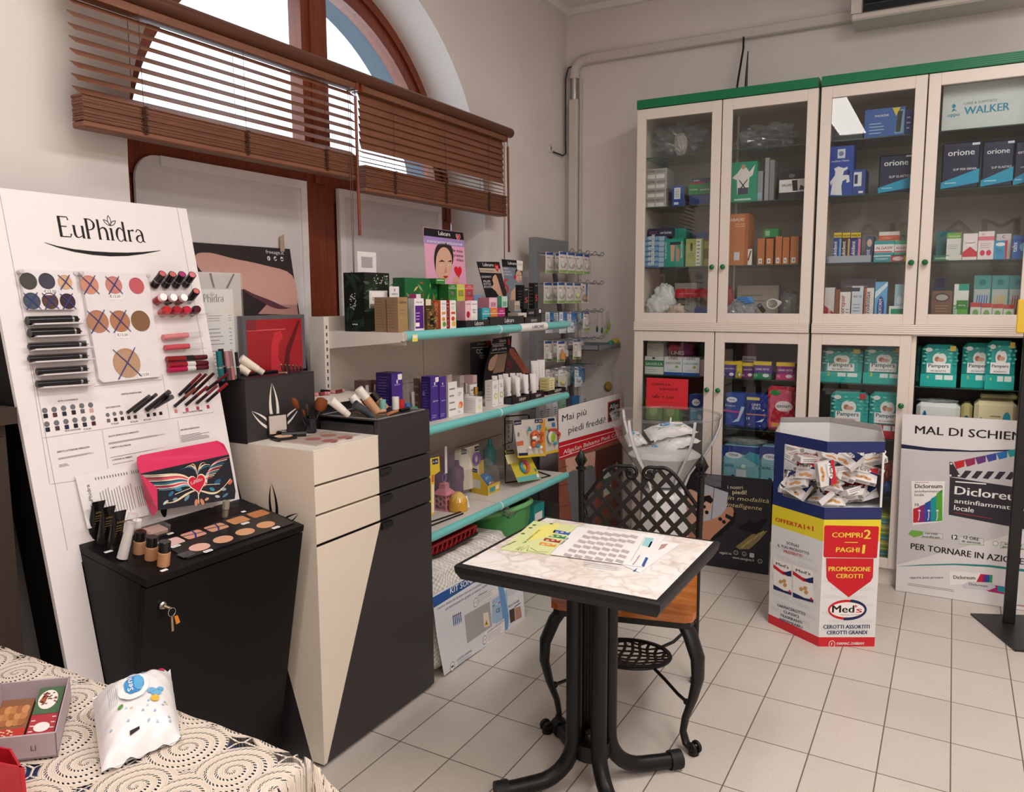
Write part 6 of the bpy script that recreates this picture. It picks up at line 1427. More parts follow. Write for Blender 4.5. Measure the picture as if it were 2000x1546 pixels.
def blister(label,kk,pts,X,tilt,draw,back=None,zb=None,name='toy_pack',h=.03,dome=None,dome_m=None):
 n=V3((math.cos(tilt),0,math.sin(tilt)));o=V3((X,0,zb));q=[onpl(*kk(*p),o,n)for p in pts];c=min(q,key=lambda p:p.z)
 t=thing(name,label,'toy',c);m=MB();m.prism([p-n*.0015 for p in q],n*.0015,back or YEL);F=Face(o+n*.0003,(0,1,0),V3((-n.z,0,n.x)),1,1,.0004);draw(m,F);part('backing_card',m,t)
 return t,F,n
def d_y1(m,F):F.ppoly(m,[s5(*q)for q in((788,992),(832,984),(834,1022),(792,1032))],ink('1c2a4a'),1);F.ptext(m,'6-36',s5(795,1020),s5(828,1013),5,LP,2);F.ppoly(m,[s5(*q)for q in((784,1180),(802,1180),(804,1390),(784,1396))],ink('f0e6cf'),1);F.ppoly(m,[s5(*q)for q in((784,1110),(800,1105),(802,1160),(784,1165))],ink('d8705a'),1)
blister('narrow yellow toy card beside the black drawers on the lower shelf',s5,[(770,985),(842,970),(848,1080),(806,1110),(804,1408),(770,1415)],-1.86,.05,d_y1,None,Z3)
p=onz(*s5(860,1365),Z3)+V3((.015,0,0));t=thing('toy_lantern','pink pierced plastic lantern on the lower shelf','toy',p);PK=mat('d98a94',.4);
def lc(x,y,z):return p+V3((x,y,z))
m=MB();hl=zat(s5(0,1245)[1],p.x,p.y)-Z3;a=.030
m.box(p.x-a-.004,p.x+a+.004,p.y-a-.004,p.y+a+.004,Z3+.0005,Z3+.008,PK)
for sx in(-1,1):
 for sy in(-1,1):m.box(p.x+sx*a-.003,p.x+sx*a+.003,p.y+sy*a-.003,p.y+sy*a+.003,Z3+.008,Z3+hl,PK)
for s in(-1,1):
 for ax in(0,1):
  for f in((-.6,.2,.9),(.0,.1,.7),(.6,.2,.9),(0,.6,1)):
   c=[0,0,Z3+.01+(hl-.02)*(f[1]+f[2])/2];c[ax]=s*a;c[1-ax]=f[0]*a
   k0=V3((p.x+c[0],p.y+c[1],c[2]));U=V3((0,1,0))if ax==0 else V3((1,0,0))
   m.tube([k0+U*(.011*math.cos(q))+V3((0,0,.014*math.sin(q)))for q in[2*PI*i/10 for i in range(10)]],.0032,PK,4,closed=True)
part('lantern_body',m,t);m=MB();m.lathe([(.052,hl-.004),(.054,hl),(.024,hl+.022),(.022,hl+.04),(.026,hl+.042),(.008,hl+.05),(0,hl+.05)],p,PK,(0,0,1),4,False);part('roof',m,t)
m=MB();m.tube([lc(0,.016*math.cos(q),hl+.068+.018*math.sin(q))for q in[2*PI*i/14 for i in range(14)]],.003,mat('8a6fb8',.4),6,closed=True);part('ring',m,t,'lilac hanging ring')
p=onz(*s5(985,1378),Z3);t=thing('jar_gift','amber honey pot shaped jar with paper tag on the lower shelf','jar',p);m=MB();hj=zat(s5(0,1240)[1],p.x,p.y)-Z3
m.lathe([(0,.001),(.040,.001),(.043,.008),(.042,hj*.55),(.030,hj*.8),(.012,hj)],p,mat('d9a33c',.15),(0,0,1),18);part('jar_body',m,t)
m=MB();m.lathe([(.0425,hj*.52),(.031,hj*.82),(.012,hj*1.02),(0,hj*1.03)],p,mat('e3bd6a',.4),(0,0,1),10,False);part('wrap',m,t);m=MB();m.para(p+V3((.02,.005,hj*.75)),V3((.006,.028,0)),V3((.012,0,-.05)),V3((.001,0,.0005)),PAPER);m.tube([p+V3((0,0,hj)),p+V3((.02,.01,hj*.85))],.002,W_,4);part('tag',m,t)
def rtext(m,F,tx,a,b,h,c=LP):F.ptext(m,tx,a,b,h,c,3)
X=-1.90;a,b=onx(*s5(885,1270),X),onx(*s5(1072,1230),X);zt=zat(s5(0,975)[1],X,a.y);t=thing('toy_pack','clear pack holding purple sipper bottle on the lower shelf','toy',(X,(a.y+b.y)/2,Z3))
m=MB();m.box(X-.08,X,a.y,b.y,Z3+.001,zt,FILM);part('clear_case',m,t)
m=MB();q=onx(*s5(985,1230),X-.03);hq=zat(s5(0,1000)[1],X-.03,q.y)-Z3;m.lathe([(0,.004),(.030,.004),(.032,.02),(.028,hq*.45),(.033,hq*.6),(.030,hq*.82),(.012,hq*.88),(.010,hq)],V3((X-.035,q.y,Z3)),mat('5a2456',.2),(0,0,1),16);part('sipper_bottle',m,t)
m=MB();q=onx(*s5(895,1150),X);m.box(X+.0005,X+.001,q.y-.01,q.y+.008,Z3+.17,Z3+.29,mat('e3dde0',.4));m.box(X-.078,X-.076,a.y+.005,b.y-.005,Z3+.002,zt-.01,mat('6a4a64',.5));part('insert_card',m,t)
def d_y2(m,F):F.ppoly(m,[s5(*q)for q in((1010,905),(1050,918),(1045,950),(1008,958))],ink('1c2a4a'),1);F.ptext(m,'chicco',s5(1012,945),s5(1044,938),4,LP,2);F.ppoly(m,[s5(*q)for q in((1108,895),(1138,888),(1140,925),(1110,932))],ink('1c2a4a'),1);F.ptext(m,'6-36',s5(1112,920),s5(1136,914),4,LP,2);F.ppoly(m,[s5(*q)for q in((1000,960),(1060,950),(1100,1060),(1010,1080))],ink('f0e6d4'),1)
t,F,n=blister('upright yellow topped toy card with lilac ring on the lower shelf',s5,[(960,930),(1140,875),(1145,1200),(960,1240)],-1.97,.05,d_y2,mat('ddd2bf',.5),Z3)
m=MB();c=F.px(*s5(1110,985));c=F.p(*c)+n*.012;m.tube([c+V3((0,.026*math.cos(q),.026*math.sin(q)))for q in[2*PI*i/18 for i in range(18)]],.006,mat('7a55a8',.3),6,closed=True);part('teething_ring',m,t)
X=-1.83;a=onz(*s5(1080,1240),Z3);e=onz(*s5(1205,1268),Z3);r_=onz(*s5(1300,1225),Z3);t=thing('toy_pack','yellow toy carton with blue toy under a clear dome on the lower shelf','toy',e)
hb=zat(s5(0,1030)[1],a.x,a.y)-Z3;lowh=zat(s5(0,1195)[1],e.x,e.y)-Z3;bk=a+(r_-e)
UPv=V3((0,0,1));m=MB();CB_=mat('d9b83c',.45,0,.4,.02)
m.prism([a,e,e+UPv*lowh,a+UPv*hb],(r_-e)*.04,CB_);m.prism([e,r_,r_+UPv*lowh*.95,e+UPv*lowh],(a-e)*.03,CB_);m.prism([a,bk,bk+UPv*hb,a+UPv*hb],(e-a)*.03,CB_);m.poly([a,e,r_,bk],CB_)
F=Face(a,e-a,UPv,(e-a).length,hb);F.N=F.U.cross(UPv).normalized();F.rrect(m,F.w*.12,hb*.75,F.w*.42,hb*.88,.004,ink('1c2a4a'),1.5);F.text(m,'chicco',F.w*.27,hb*.79,LP,F.w*.25,None,2.5,0,'c');F.frect(m,.1,.2,.6,.5,ink('cfd3cf'),1.5)
F=Face(e,r_-e,UPv,(r_-e).length,lowh);F.rrect(m,F.w*.2,lowh*.2,F.w*.6,lowh*.7,.004,ink('3f9aa8'),1.5);F.frect(m,.65,.3,.9,.7,ink('e9e2d0'),1.5);part('carton',m,t)
mid=(a+e+r_+bk)/4;m=MB();m.ball(mid+UPv*.055,.036,mat('2f78b8',.25),1,1,.95);part('blue_toy',m,t);m=MB();m.ball(mid+UPv*.05+(e-a)*.12,.022,mat('e9ecec',.3));m.ball(mid+UPv*.04+(e-a)*.2+(r_-e)*.2,.014,mat('e07a4a',.3));part('toy_face',m,t)
m=MB();m.add([a+UPv*hb,bk+UPv*hb,r_+UPv*lowh,e+UPv*lowh,a+UPv*hb+(e-a)*.3+UPv*.015,bk+UPv*hb+(e-a)*.3+UPv*.015,r_+UPv*(lowh+.05)-(e-a)*.03,e+UPv*(lowh+.05)-(e-a)*.03],[(0,1,5,4),(4,5,6,7),(7,6,2,3),(0,4,7,3),(1,2,6,5)],FILM);part('clear_dome',m,t)
X=-1.99;a,b=onx(*s5(1165,1110),X),onx(*s5(1338,1070),X);zt=zat(s5(0,925)[1],X,a.y);t=thing('toy_pack','clear pack with teal drinking cup at back of the lower shelf','toy',(X,(a.y+b.y)/2,Z3));m=MB();m.box(X-.07,X,a.y,b.y,Z3+.001,zt,FILM);part('clear_case',m,t)
q=onx(*s5(1225,1060),X-.035);m=MB();m.lathe([(0,.08),(.026,.085),(.034,.13),(.030,.165),(.012,.19),(.010,.22),(0,.22)],V3((X-.035,q.y,Z3)),mat('2f8f90',.25),(0,0,1),14);part('drinking_cup',m,t);m=MB();m.box(X-.068,X-.066,a.y+.004,b.y-.004,Z3+.002,zt-.01,mat('9a948a',.5));part('insert_card',m,t)
m=MB()
for a,b in(((784,1462),(1005,1388)),((784,1490),(1022,1400))):m.tube([onz(*s5(*a),Z3+.004),onz(*s5(*b),Z3+.004)],.0035,BLACK,6)
single('display_rod',m,'pair of thin black rods lying at front of the lower shelf','rod')
st=thing('wire_stand','black bent wire display stand holding toy cards on the lower shelf','stand',onz(*s5(1600,1120),Z3));X=-1.93
def W(x,y,X):return onx(*s5(x,y),X)
m=MB();m.tube([W(1340,1060,X),W(1336,680,X),W(1345,668,X),W(1505,655,X),W(1518,660,X),W(1522,720,X)],.0035,BLACK,6);m.tube([W(1338,720,X),W(1400,716,X),W(1392,860,X),W(1320,885,X)],.0025,BLACK,5)
p0_=W(1340,1060,X);m.tube([p0_,V3((p0_.x,p0_.y,Z3+.004)),onz(*s5(1620,1130),Z3+.004),onz(*s5(1680,1115),Z3+.004),onz(*s5(1590,1085),Z3+.004)],.0035,BLACK,6)
m.tube([W(1340,705,X),W(1500,700,-1.84)],.0025,BLACK,5);part('wire_frame',m,st)
CDM=mat('ddd6cc',.5)
def d_fx(m,F):
 F.ppoly(m,[s5(*q)for q in((1405,700),(1460,695),(1462,728),(1408,735))],ink('1c2a4a'),1);F.ptext(m,'chicco',s5(1412,725),s5(1455,718),4,LP,2);F.ppoly(m,[s5(*q)for q in((1562,690),(1620,688),(1622,715),(1563,718))],ink('1c2a4a'),1);F.ptext(m,'6-36',s5(1570,712),s5(1615,709),4,LP,2)
 F.ppoly(m,[s5(*q)for q in((1430,965),(1640,945),(1646,965),(1438,982))],YEL,1);F.ppoly(m,[s5(*q)for q in((1600,690),(1640,690),(1645,960),(1600,900))],mat('e8a03a',.5),.5);F.ell(m,*F.px(*s5(1440,805)),.012,.012,ink('8a8784'),1);F.ppoly(m,[s5(*q)for q in((1425,860),(1475,850),(1478,885),(1428,892))],ink('d8704a'),1);F.ppoly(m,[s5(*q)for q in((1440,945),(1510,942),(1510,962),(1442,966))],ink('1c2a4a'),2)
 F.ppoly(m,[s5(*q)for q in((1578,735),(1610,730),(1612,758),(1580,762))],ink('3f7fbf'),1)
t,F,n=blister('toy card with orange and white rattle animal hanging on the wire stand',s5,[(1400,698),(1622,683),(1648,965),(1440,980)],-1.80,.06,d_fx,CDM,Z3)
def fp(x,y,h):return F.p(*F.px(*s5(x,y)))+n*h
OR,WH_,TL=mat('d8602f',.3),mat('efe8e2',.3),mat('2a8fa0',.3)
m=MB();m.ball(fp(1540,805,.018),.026,OR,.7,1.15,.85);m.ball(fp(1540,875,.014),.019,OR,.7,1.1,1.1);part('toy_body',m,t,'orange toy body')
m=MB();m.ball(fp(1528,828,.026),.017,WH_,.7,1.25,.6);part('toy_muzzle',m,t,'white muzzle')
for q in((1500,905),(1585,900)):m=MB();m.ball(fp(*q,.02),.009,WH_);part('toy_paw',m,t,'white paw')
m=MB();m.lathe([(.011,0),(.003,.022),(0,.022)],fp(1500,775,.018),TL,(0,-.2,1),8);m.lathe([(.011,0),(.003,.022),(0,.022)],fp(1565,772,.018),TL,(0,.2,1),8);m.ball(fp(1545,890,.03),.011,TL);part('toy_ears',m,t,'teal ears and belly ball')
m=MB();m.ball(fp(1522,805,.037),.003,K_);m.ball(fp(1552,803,.036),.003,K_);m.ball(fp(1535,820,.039),.0025,K_);part('toy_eyes',m,t);m=MB();m.tube([fp(1575,860,.012),fp(1600,850,.014),fp(1605,805,.016),fp(1590,790,.016)],.0075,OR,8);part('toy_tail',m,t)
def d_bt(m,F):F.ppoly(m,[s5(*q)for q in((1660,685),(1710,680),(1712,700),(1662,706))],ink('1c2a4a'),1);F.ppoly(m,[s5(*q)for q in((1640,940),(1765,905),(1772,928),(1645,955))],YEL,1);F.ell(m,*F.px(*s5(1745,905)),.010,.007,ink('2f6f3a'),2);F.ppoly(m,[s5(*q)for q in((1690,715),(1715,712),(1718,745),(1692,748))],ink('3f7fbf'),1)
t,F,n=blister('toy card with lime green rattle hanging right of the orange one',s5,[(1612,684),(1722,668),(1773,928),(1640,950)],-1.835,.06,d_bt,CDM,Z3)
m=MB();c=fp(1668,825,.010);m.lathe([(.030,0),(.033,.006),(.030,.012),(.026,.014)],c,WH_,n,20);part('toy_rim',m,t);m=MB();m.lathe([(.026,.014),(.02,.02),(0,.022)],c,mat('9fc63a',.2),n,18);m.ball(fp(1640,760,.012),.010,mat('9fc63a',.3));part('toy_dial',m,t,'lime green dial')
m=MB();m.tube([fp(1660,770,.012),fp(1700,765,.014),fp(1735,800,.014),fp(1728,835,.012)],.007,mat('d8503a',.3),8);part('toy_handle',m,t);m=MB();m.ball(fp(1705,870,.012),.012,mat('2aa0b8',.3),.7,1.2,.8);part('toy_bead',m,t)
def d_rg(m,F):F.ppoly(m,[s5(*q)for q in((1345,925),(1400,918),(1408,948),(1352,955))],ink('2a3a3a'),1);F.ptext(m,'chicco',s5(1355,946),s5(1400,940),4,LP,2);F.ppoly(m,[s5(*q)for q in((1425,1130),(1585,1100),(1612,1135),(1440,1165))],ink('6ab8b0'),1);F.ell(m,*F.px(*s5(1585,1115)),.012,.011,LP,2);F.ell(m,*F.px(*s5(1568,1072)),.009,.009,ink('2a8a90'),2);F.ppoly(m,[s5(*q)for q in((1338,960),(1420,950),(1440,1010),(1360,1030))],ink('e3dba0'),.5)
t,F,n=blister('yellow toy card with pink and blue teething ring leaning on the wire stand',s5,[(1338,925),(1408,912),(1440,985),(1535,975),(1614,1138),(1438,1166)],-1.80,.45,d_rg,mat('d8c63c',.4),Z3)
m=MB();c=fp(1478,1050,.008)
for i in range(3):
 aa=[2*PI*(i/3)+2*PI/3*j/7 for j in range(8)];m2=MB();m2.tube([c+F.U*(.034*math.cos(q))+F.W*(.026*math.sin(q))for q in aa],.009,(mat('c8456a',.3),mat('3f8fb8',.3),mat('d8704a',.3))[i],8);part('teething_ring',m2,t)
t=thing('mattress_bag','clear bagged quilted cot mattress with printed blue and white sheet on the floor','bag',(-1.86,2.78,0))
m=MB()
def bagp(u,v):
 y=2.425+u*.715;a=v*2*PI;e=(1-(2*u-1)**8)**.5;wv=.004*math.sin(u*40+v*30)+.003*math.sin(v*70)
 cx,cz=-1.885,.228;sx=abs(math.cos(a))**.35*(1 if math.cos(a)>=0 else-1);sz=abs(math.sin(a))**.35*(1 if math.sin(a)>=0 else-1)
 return V3((cx+(.185*e*.25+.185*.75)*sx+wv-.022*max(0,sz),y+.0*wv,max(.004,cz+(.222-.02*u)*sz*(.85+.15*e)+wv)))
k=NB('quilted_fabric',.8,.2);xx,yy,zz=k.sep(k.co);q=k.math('MULTIPLY',k.math('SINE',k.math('MULTIPLY',yy,260)),k.math('SINE',k.math('MULTIPLY',zz,300)));k.col(k.mix(k.rng(q,-.8,.9),rgb('cfc9c0'),rgb('e9e5df')));k.bump(q,.6,.004)
m.grid(bagp,40,64,k.m)
for u in(0,1):m.poly([bagp(u,v/40)for v in range(40)][::(1 if u else-1)],k.m)
part('quilted_mattress',m,t)
m=MB();XF=-1.694;F=Face((XF,2.44,.02),(0,1,0),(0,0,1),.68,.47);
def cb(x,y):return(820+x*.22,1000+y*.22)
BLU,LBL=ink('24569a'),ink('a9c6e4')
F.ppoly(m,[cb(*q)for q in((108,745),(560,480),(905,560),(935,960),(500,1245),(215,1450),(150,1100))],mat('e6e9ef',.12,0,.5,.02),.5)
F.ppoly(m,[cb(*q)for q in((108,758),(560,510),(700,480),(700,555),(480,625),(122,850))],BLU,1);F.ptext(m,'KIT SONNO SICURO',cb(268,725),cb(700,505),12,LP,2,.015)
F.ptext(m,'Cuscino Attiva Air System che evita l’accumulo di calore',cb(150,870),cb(620,600),5,ink('5a6478'),2);F.ptext(m,'ed elettrostatiche grazie al sistema ASAA',cb(225,872),cb(600,650),5,ink('5a6478'),2)
F.ppoly(m,[cb(*q)for q in((640,780),(770,690),(790,1010),(640,980))],LBL,1);F.ppoly(m,[cb(*q)for q in((690,640),(735,620),(790,930),(780,1040),(755,1050))],ink('6d9fd4'),1.2)
F.ppoly(m,[cb(*q)for q in((395,915),(620,790),(640,1010),(420,1165))],mat('c4c0c4',.6,0,.2,.3,300),1.1);F.ppoly(m,[cb(*q)for q in((565,1070),(750,940),(755,1045),(600,1170))],LP,1.5);F.ppoly(m,[cb(*q)for q in((520,740),(690,660),(695,720),(530,810))],LP,1.5)
for i in range(5):
 xx_=292+i*16;F.ppoly(m,[cb(xx_,935-i*8),cb(xx_+7,932-i*8),cb(xx_+14,990-i*8),cb(xx_+8,1020-i*8)],BLU,1.3);F.ppoly(m,[cb(xx_-6,935-i*8),cb(xx_+3,910-i*8),cb(xx_+12,928-i*8)],ink('6a4a78'),1.4)
for x,y in((495,800),(575,1132),(288,1368)):c=F.px(*cb(x,y));F.ell(m,*c,.017,.020,ink('46586a'),1.6,20);F.ell(m,*c,.0148,.0178,LP,1.7,20);F.rect(m,c[0]-.009,c[1]-.004,c[0]+.009,c[1]+.004,ink('c8cdd4' if x>300 else '2f333a'),1.8)
F.ptext(m,'CE',cb(675,895),cb(712,878),8,ink('2a3a5a'),2,.01)
for i,c in enumerate(('2f8a4a','f2f0ee','c83a3a')):F.ppoly(m,[cb(645+24*i,830-14*i),cb(667+24*i,818-14*i),cb(668+24*i,826-14*i),cb(646+24*i,838-14*i)],ink(c),1.8)
F.ppoly(m,[cb(*q)for q in((560,895),(605,885),(622,1005),(570,1022))],ink('efe6cf'),1.5);F.ppoly(m,[cb(*q)for q in((573,1005),(590,950),(608,1000))],ink('e0b83a'),1.8);F.ppoly(m,[cb(*q)for q in((584,992),(590,968),(597,990))],ink('2a2620'),2)
F.ppoly(m,[cb(*q)for q in((792,870),(838,848),(845,960),(803,985))],ink('4a3a38'),1.8);F.ppoly(m,[cb(*q)for q in((842,850),(892,832),(905,930),(850,958))],ink('b98a78'),1.8);F.ppoly(m,[cb(*q)for q in((838,838),(890,800),(890,808),(838,846))],ink('1f2530'),1.8);F.ptext(m,'REGOLA IL TUO SONNO',cb(785,848),cb(880,792),4.5,ink('333a48'),2)
F.ptext(m,'IL CUSCINO CHE RESPIRA',cb(330,1322),cb(460,1232),4,ink('3a4658'),2);F.ptext(m,'AIR SYSTEM ANTISTRESS BREVETTATO',cb(600,1075),cb(750,965),4,ink('3a4658'),2);F.ptext(m,'MEMORY FOAM',cb(520,750),cb(592,712),4,ink('3a4658'),2)
for(x,y,n_)in((335,1335,3),(600,1090,4),(520,765,3),(765,700,4)):
 for i in range(n_):F.pline(m,[cb(x,y+i*18),cb(x+120,y-75+i*18)],.002,ink('9aa2b0'),1.9)
part('printed_sheet',m,t,'blue and white printed sheet')
BSK=mat('a51f22',.4);t=thing('shopping_basket','red plastic shopping basket lying on the mattress bag','basket',(-1.93,2.66,.455));m=MB();
bx0,bx1,by0,by1,bz0,bz1=-2.10,-1.79,2.44,2.90,.458,.50
m.box(bx0,bx1,by0,by1,bz0,bz0+.004,BSK)
part('basket_floor',m,t);m=MB()
for x in(bx0,bx1):
 for i in range(14):
  y=by0+(by1-by0)*i/13
  for s in(-1,1):m.tube([(x,y,bz0),(x,min(by1,max(by0,y+s*.03)),bz0+.045)],.0025,BSK,4)
 m.tube([(x,by0,bz0+.045),(x,by1,bz0+.045)],.006,BSK,6)
for y in(by0,by1):m.box(bx0,bx1,y-.004,y+.004,bz0,bz0+.045,BSK)
part('basket_wall',m,t);m=MB();m.tube([(bx1+.006,by0,bz0+.01),(bx1+.01,(by0+by1)/2,bz0+.004),(bx1+.006,by1,bz0+.012)],.006,BLACK,6);part('handle',m,t,'black carrying handle')
t=thing('baby_bath','green plastic baby bath tub behind the mattress bag','baby bath',(-1.95,3.335,0));m=MB();GRN=mat('4f9a55',.3)
gc=V3((-1.95,3.335,0));
m=MB()
def tub(u,v):
 a=2*PI*u;rr=.10+.09*v;zz_=.02+.43*v+(.05*math.cos(a)if v>.9 else 0);ex=1.25
 return gc+V3((rr*math.cos(a)*.95,rr*math.sin(a)*1.0,zz_))
m.grid(tub,36,10,GRN);m.poly([tub(i/36,0)for i in range(36)][::-1],GRN);part('tub_shell',m,t);m=MB();m.tube([tub(i/36,1)for i in range(36)],.013,mat('79c07a',.25),8,closed=True);part('rim',m,t,'lighter green rim')
m=MB();m.box(-2.06,-1.84,3.55,3.67,.003,.43,mat('2f9a94',.4),{'+c':mat('3fb0a8',.4)});F=Face((-1.84,3.55,0),(0,1,0),(0,0,1),.12,.43);F.frect(m,.1,.6,.8,.9,W_);F.fell(m,.45,.75,.2,.06,ink('c03a3a'),2);single('carton',m,'teal printed carton standing beyond the green tub under the lower shelf','box')
m=MB();m.box(-2.12,-1.80,3.68,3.77,.004,.40,mat('2a2522',.6));single('carton',m,'dark carton in the shade at right end under the lower shelf','box')
m=MB();m.grid(lambda u,v:V3((-1.80+.03*math.sin(u*9+v*5)-.05*v,3.17+.07*u+.01*math.sin(v*14),.47+.06*v+.012*math.sin(u*17))),10,8,BAG);single('plastic_wrap',m,'crumpled clear wrap between mattress bag and green tub','bag')
def u1(x,y):return(1240+x*.3105,160+y*.3105)
def u2(x,y):return(1580+x*.3494,100+y*.3494)
def l1(x,y):return(1230+x*.2459,620+y*.2459)
def l2(x,y):return(1560+x*.2458,620+y*.2458)
A1,A2,A3,A4,B1,B2,B3=2.2946,2.0156,1.6726,1.3566,1.0446,.7586,.4556
def cb2(label,kk,x0,x1,yt,yb,z,c,deco=None,Y=4.53,dep=.12,group=None,name='carton',soft=0,side=None,base=None,cat='box'):
 a,b=ony(*kk(x0,yb),Y).x,ony(*kk(x1,yb),Y).x;zb=base if base is not None else z
 zt=zat(kk(0,yt)[1],(a+b)/2,Y);M_=mat(c,.45 if not soft else .3,0,.4,.02);sm=mat(side,.5)if side else M_;m=MB();dep=min(dep,4.812-Y)
 if soft:
  n=(zt-zb);m.cham(a,b,Y,Y+dep,zb+.0005,zt,min(soft,n*.3,(b-a)*.3),M_);F=Face((a,Y,zb),(1,0,0),(0,0,1),b-a,n,.0006)
 else:m.box(a,b,Y,Y+dep,zb+.0005,zt,M_,{'+a':sm,'-a':sm});F=Face((a,Y,zb),(1,0,0),(0,0,1),b-a,zt-zb)
 if deco:deco(m,F)
 single(name,m,label,cat,group);return zt
def D(*ops):
 def f(m,F):
  for i,o in enumerate(ops):
   k=1+i*.3
   if o[0]=='r':F.frect(m,*o[1:5],ink(o[5]),k)
   elif o[0]=='e':F.fell(m,*o[1:5],ink(o[5]),k)
   elif o[0]=='t':F.ftext(m,o[1],o[2],o[3],ink(o[5]),o[4],None,k+1,.012 if len(o)<7 else 0)
   elif o[0]=='v':F.text(m,o[1],F.w*o[2],F.h*o[3],ink(o[5]),F.h*o[4],None,k+1,.01,'l',PI/2)
   elif o[0]=='p':F.fpoly(m,o[1],ink(o[2]),k)
   else:F.flines(m,*o[1:6],ink(o[6]),k,.25)
 return f
for i,(yt,yb)in enumerate(((730,785),(675,728),(616,672),(546,612))):
 z_=A2 if i==0 else z_;z_=cb2(f"grey COPRI GESSO carton, {('bottom', 'second from bottom', 'third from bottom', 'top')[i]} of the stack of four",u1,52,196+5*(i>1),yt,yb,A2,'b9b6b2',D(('t','COPRI GESSO',.55,.66,.8,'5a5856'),('r',.2,.12,.5,.48,'e9e7e4'),('r',.55,.12,.9,.48,'e9e7e4')),4.53,.14,'grey cartons in the stack','carton',0,'a09d99',z_)
cb2('small upright blue carton with white barcode label right of the grey stack',u1,232,302,652,782,A2,'2a4fa0',D(('r',.2,.35,.75,.9,'e9e9ec'),('l',.28,.42,.68,.85,7,'55555a'),('r',.2,.08,.6,.2,'dfe3ee')),4.53,.16,None,'carton',0,'6f7f9f')
z_=cb2('dark blue carton at the bottom right of the left upper door',u1,340,470,708,778,A2,'26427c',None,4.54);z_=cb2('green carton with white lettering on the dark blue carton',u1,336,470,640,708,A2,'1f8048',D(('t','TUTORE',.25,.4,.35,'e9f3ea'),('t','BAMBOO',.78,.35,.4,'f3f8f2')),4.53,.12,None,'carton',0,None,z_);cb2('small navy and red carton on the green carton',u1,360,470,604,640,A2,'27335f',D(('t','orione',.25,.5,.35,'e9e9f0'),('r',0,0,.65,.35,'b3263a')),4.54,.12,None,'carton',0,None,z_)
cb2('green carton with man wearing a back brace picture',u1,590,764,503,757,A2,'159a78',D(('p',((.1,.62),(.3,.74),(.42,.86),(.6,.86),(.72,.74),(.92,.92),(.84,.66),(.72,.6),(.7,.2),(.3,.2),(.28,.56)),'e9e6e2'),('e',.5,.88,.07,.06,'c99a80'),('p',((.34,.56),(.38,.56),(.66,.3),(.6,.3)),'2a3038'),('p',((.68,.56),(.64,.56),(.34,.3),(.4,.3)),'2a3038'),('r',.32,.2,.7,.36,'33405c'),('r',.2,.05,.8,.09,'c8e8dc')),4.53,.05)
for i,(x0,x1,c)in enumerate(((764,800,'9a9ea6'),(812,838,'a2a2a2'),(842,872,'8a8c8e'))):cb2(f'{("short pale", "tall light", "tall darker")[i]} grey flat carton standing right of the green brace carton',u1,x0,x1,(560,476,490)[i],748,A2,c,D(('r',.1,.1,.9,.3,'9fb8d0'))if i==0 else None,4.55)
z_=cb2('dark upright carton with round emblem behind the white shoe carton',u1,915,1060,558,745,A2,'2c2f33',D(('e',.46,.83,.14,.07,'77797c')),4.58);cb2('white carton lettered with black shoe and sock picture',u1,905,1062,612,742,A2,'e6e4e4',D(('r',0,0,1,.36,'33363a'),('t','SALVIP',.3,.66,.4,'33363a'),('p',((.55,.42),(.75,.42),(.72,.95),(.5,.95)),'2c2c30'),('p',((.8,.45),(1,.45),(1,.6),(.85,.7)),'3a3a3e')),4.53,.04)
z_=A3
for i in range(6):z_=cb2(f'light blue boxed bandage, {ORD[i]} from the bottom of the stack',u1,50,184,1136-i*33,1168,A3,('7fa6c8','8fb3d0','86abc9')[i%3],D(('r',0,.0,1,.3,'4a78a8'),('t','eff',.4,.45,.3,'f0f4f8'),('r',.75,.1,.98,.9,'a9c2d8')),4.53,.14,'light blue stacked cartons','carton',0,None,z_)
cb2('navy carton on the light blue stack',u1,84,238,920,970,A3,'2a3350',D(('t','orione',.72,.3,.45,'e3e6ee'),('l',.05,.3,.38,.7,2,'b05a6a')),4.56,.12,None,'carton',0,None,z_)
cb2('green knee support pack behind the front green pack',u1,232,318,920,1166,A3,'159080',None,4.60);cb2('green pack with knee support picture',u1,183,304,985,1166,A3,'1a9a86',D(('p',((.35,.2),(.5,.2),(.55,.8),(.32,.82)),'d8a58f'),('p',((.62,.2),(.78,.2),(.8,.6),(.6,.8)),'c08a74'),('r',.3,.78,.85,.88,'2c3038'),('v','KNEE SUPPORT',.13,.3,.6,'d8f0ea'),('v','GINOCCHIERA',.94,.3,.6,'d8f0ea')),4.53,.05)
cb2('olive carton with white side strip beside the green packs',u1,318,425,985,1158,A3,'a3ac66',D(('e',.33,.7,.08,.16,'4a4a30'),('r',.6,.02,.9,.98,'dfe2d2'),('l',.65,.05,.85,.95,7,'6a6a5a'),('l',.1,.3,.5,.5,3,'6a7040')),4.53);cb2('second olive carton at the door edge',u1,420,470,1000,1154,A3,'b3b64e',D(('r',.2,.3,.8,.7,'7c8238')),4.55);cb2('blue carton behind the olive cartons',u1,364,470,945,1150,A3,'3a5a98',None,4.66,.1)
cb2('tall orange carton with white lettering and white tag',u1,560,706,830,1158,A3,'c2763e',D(('t','ABAUD',.52,.86,.6,'f3e6da'),('l',.45,.74,.9,.82,2,'ecd0b8'),('r',.42,.1,.66,.26,'cfd6d8'),('p',((.86,0),(1,0),(1,1),(.86,1)),'a9602e')),4.53,.16)
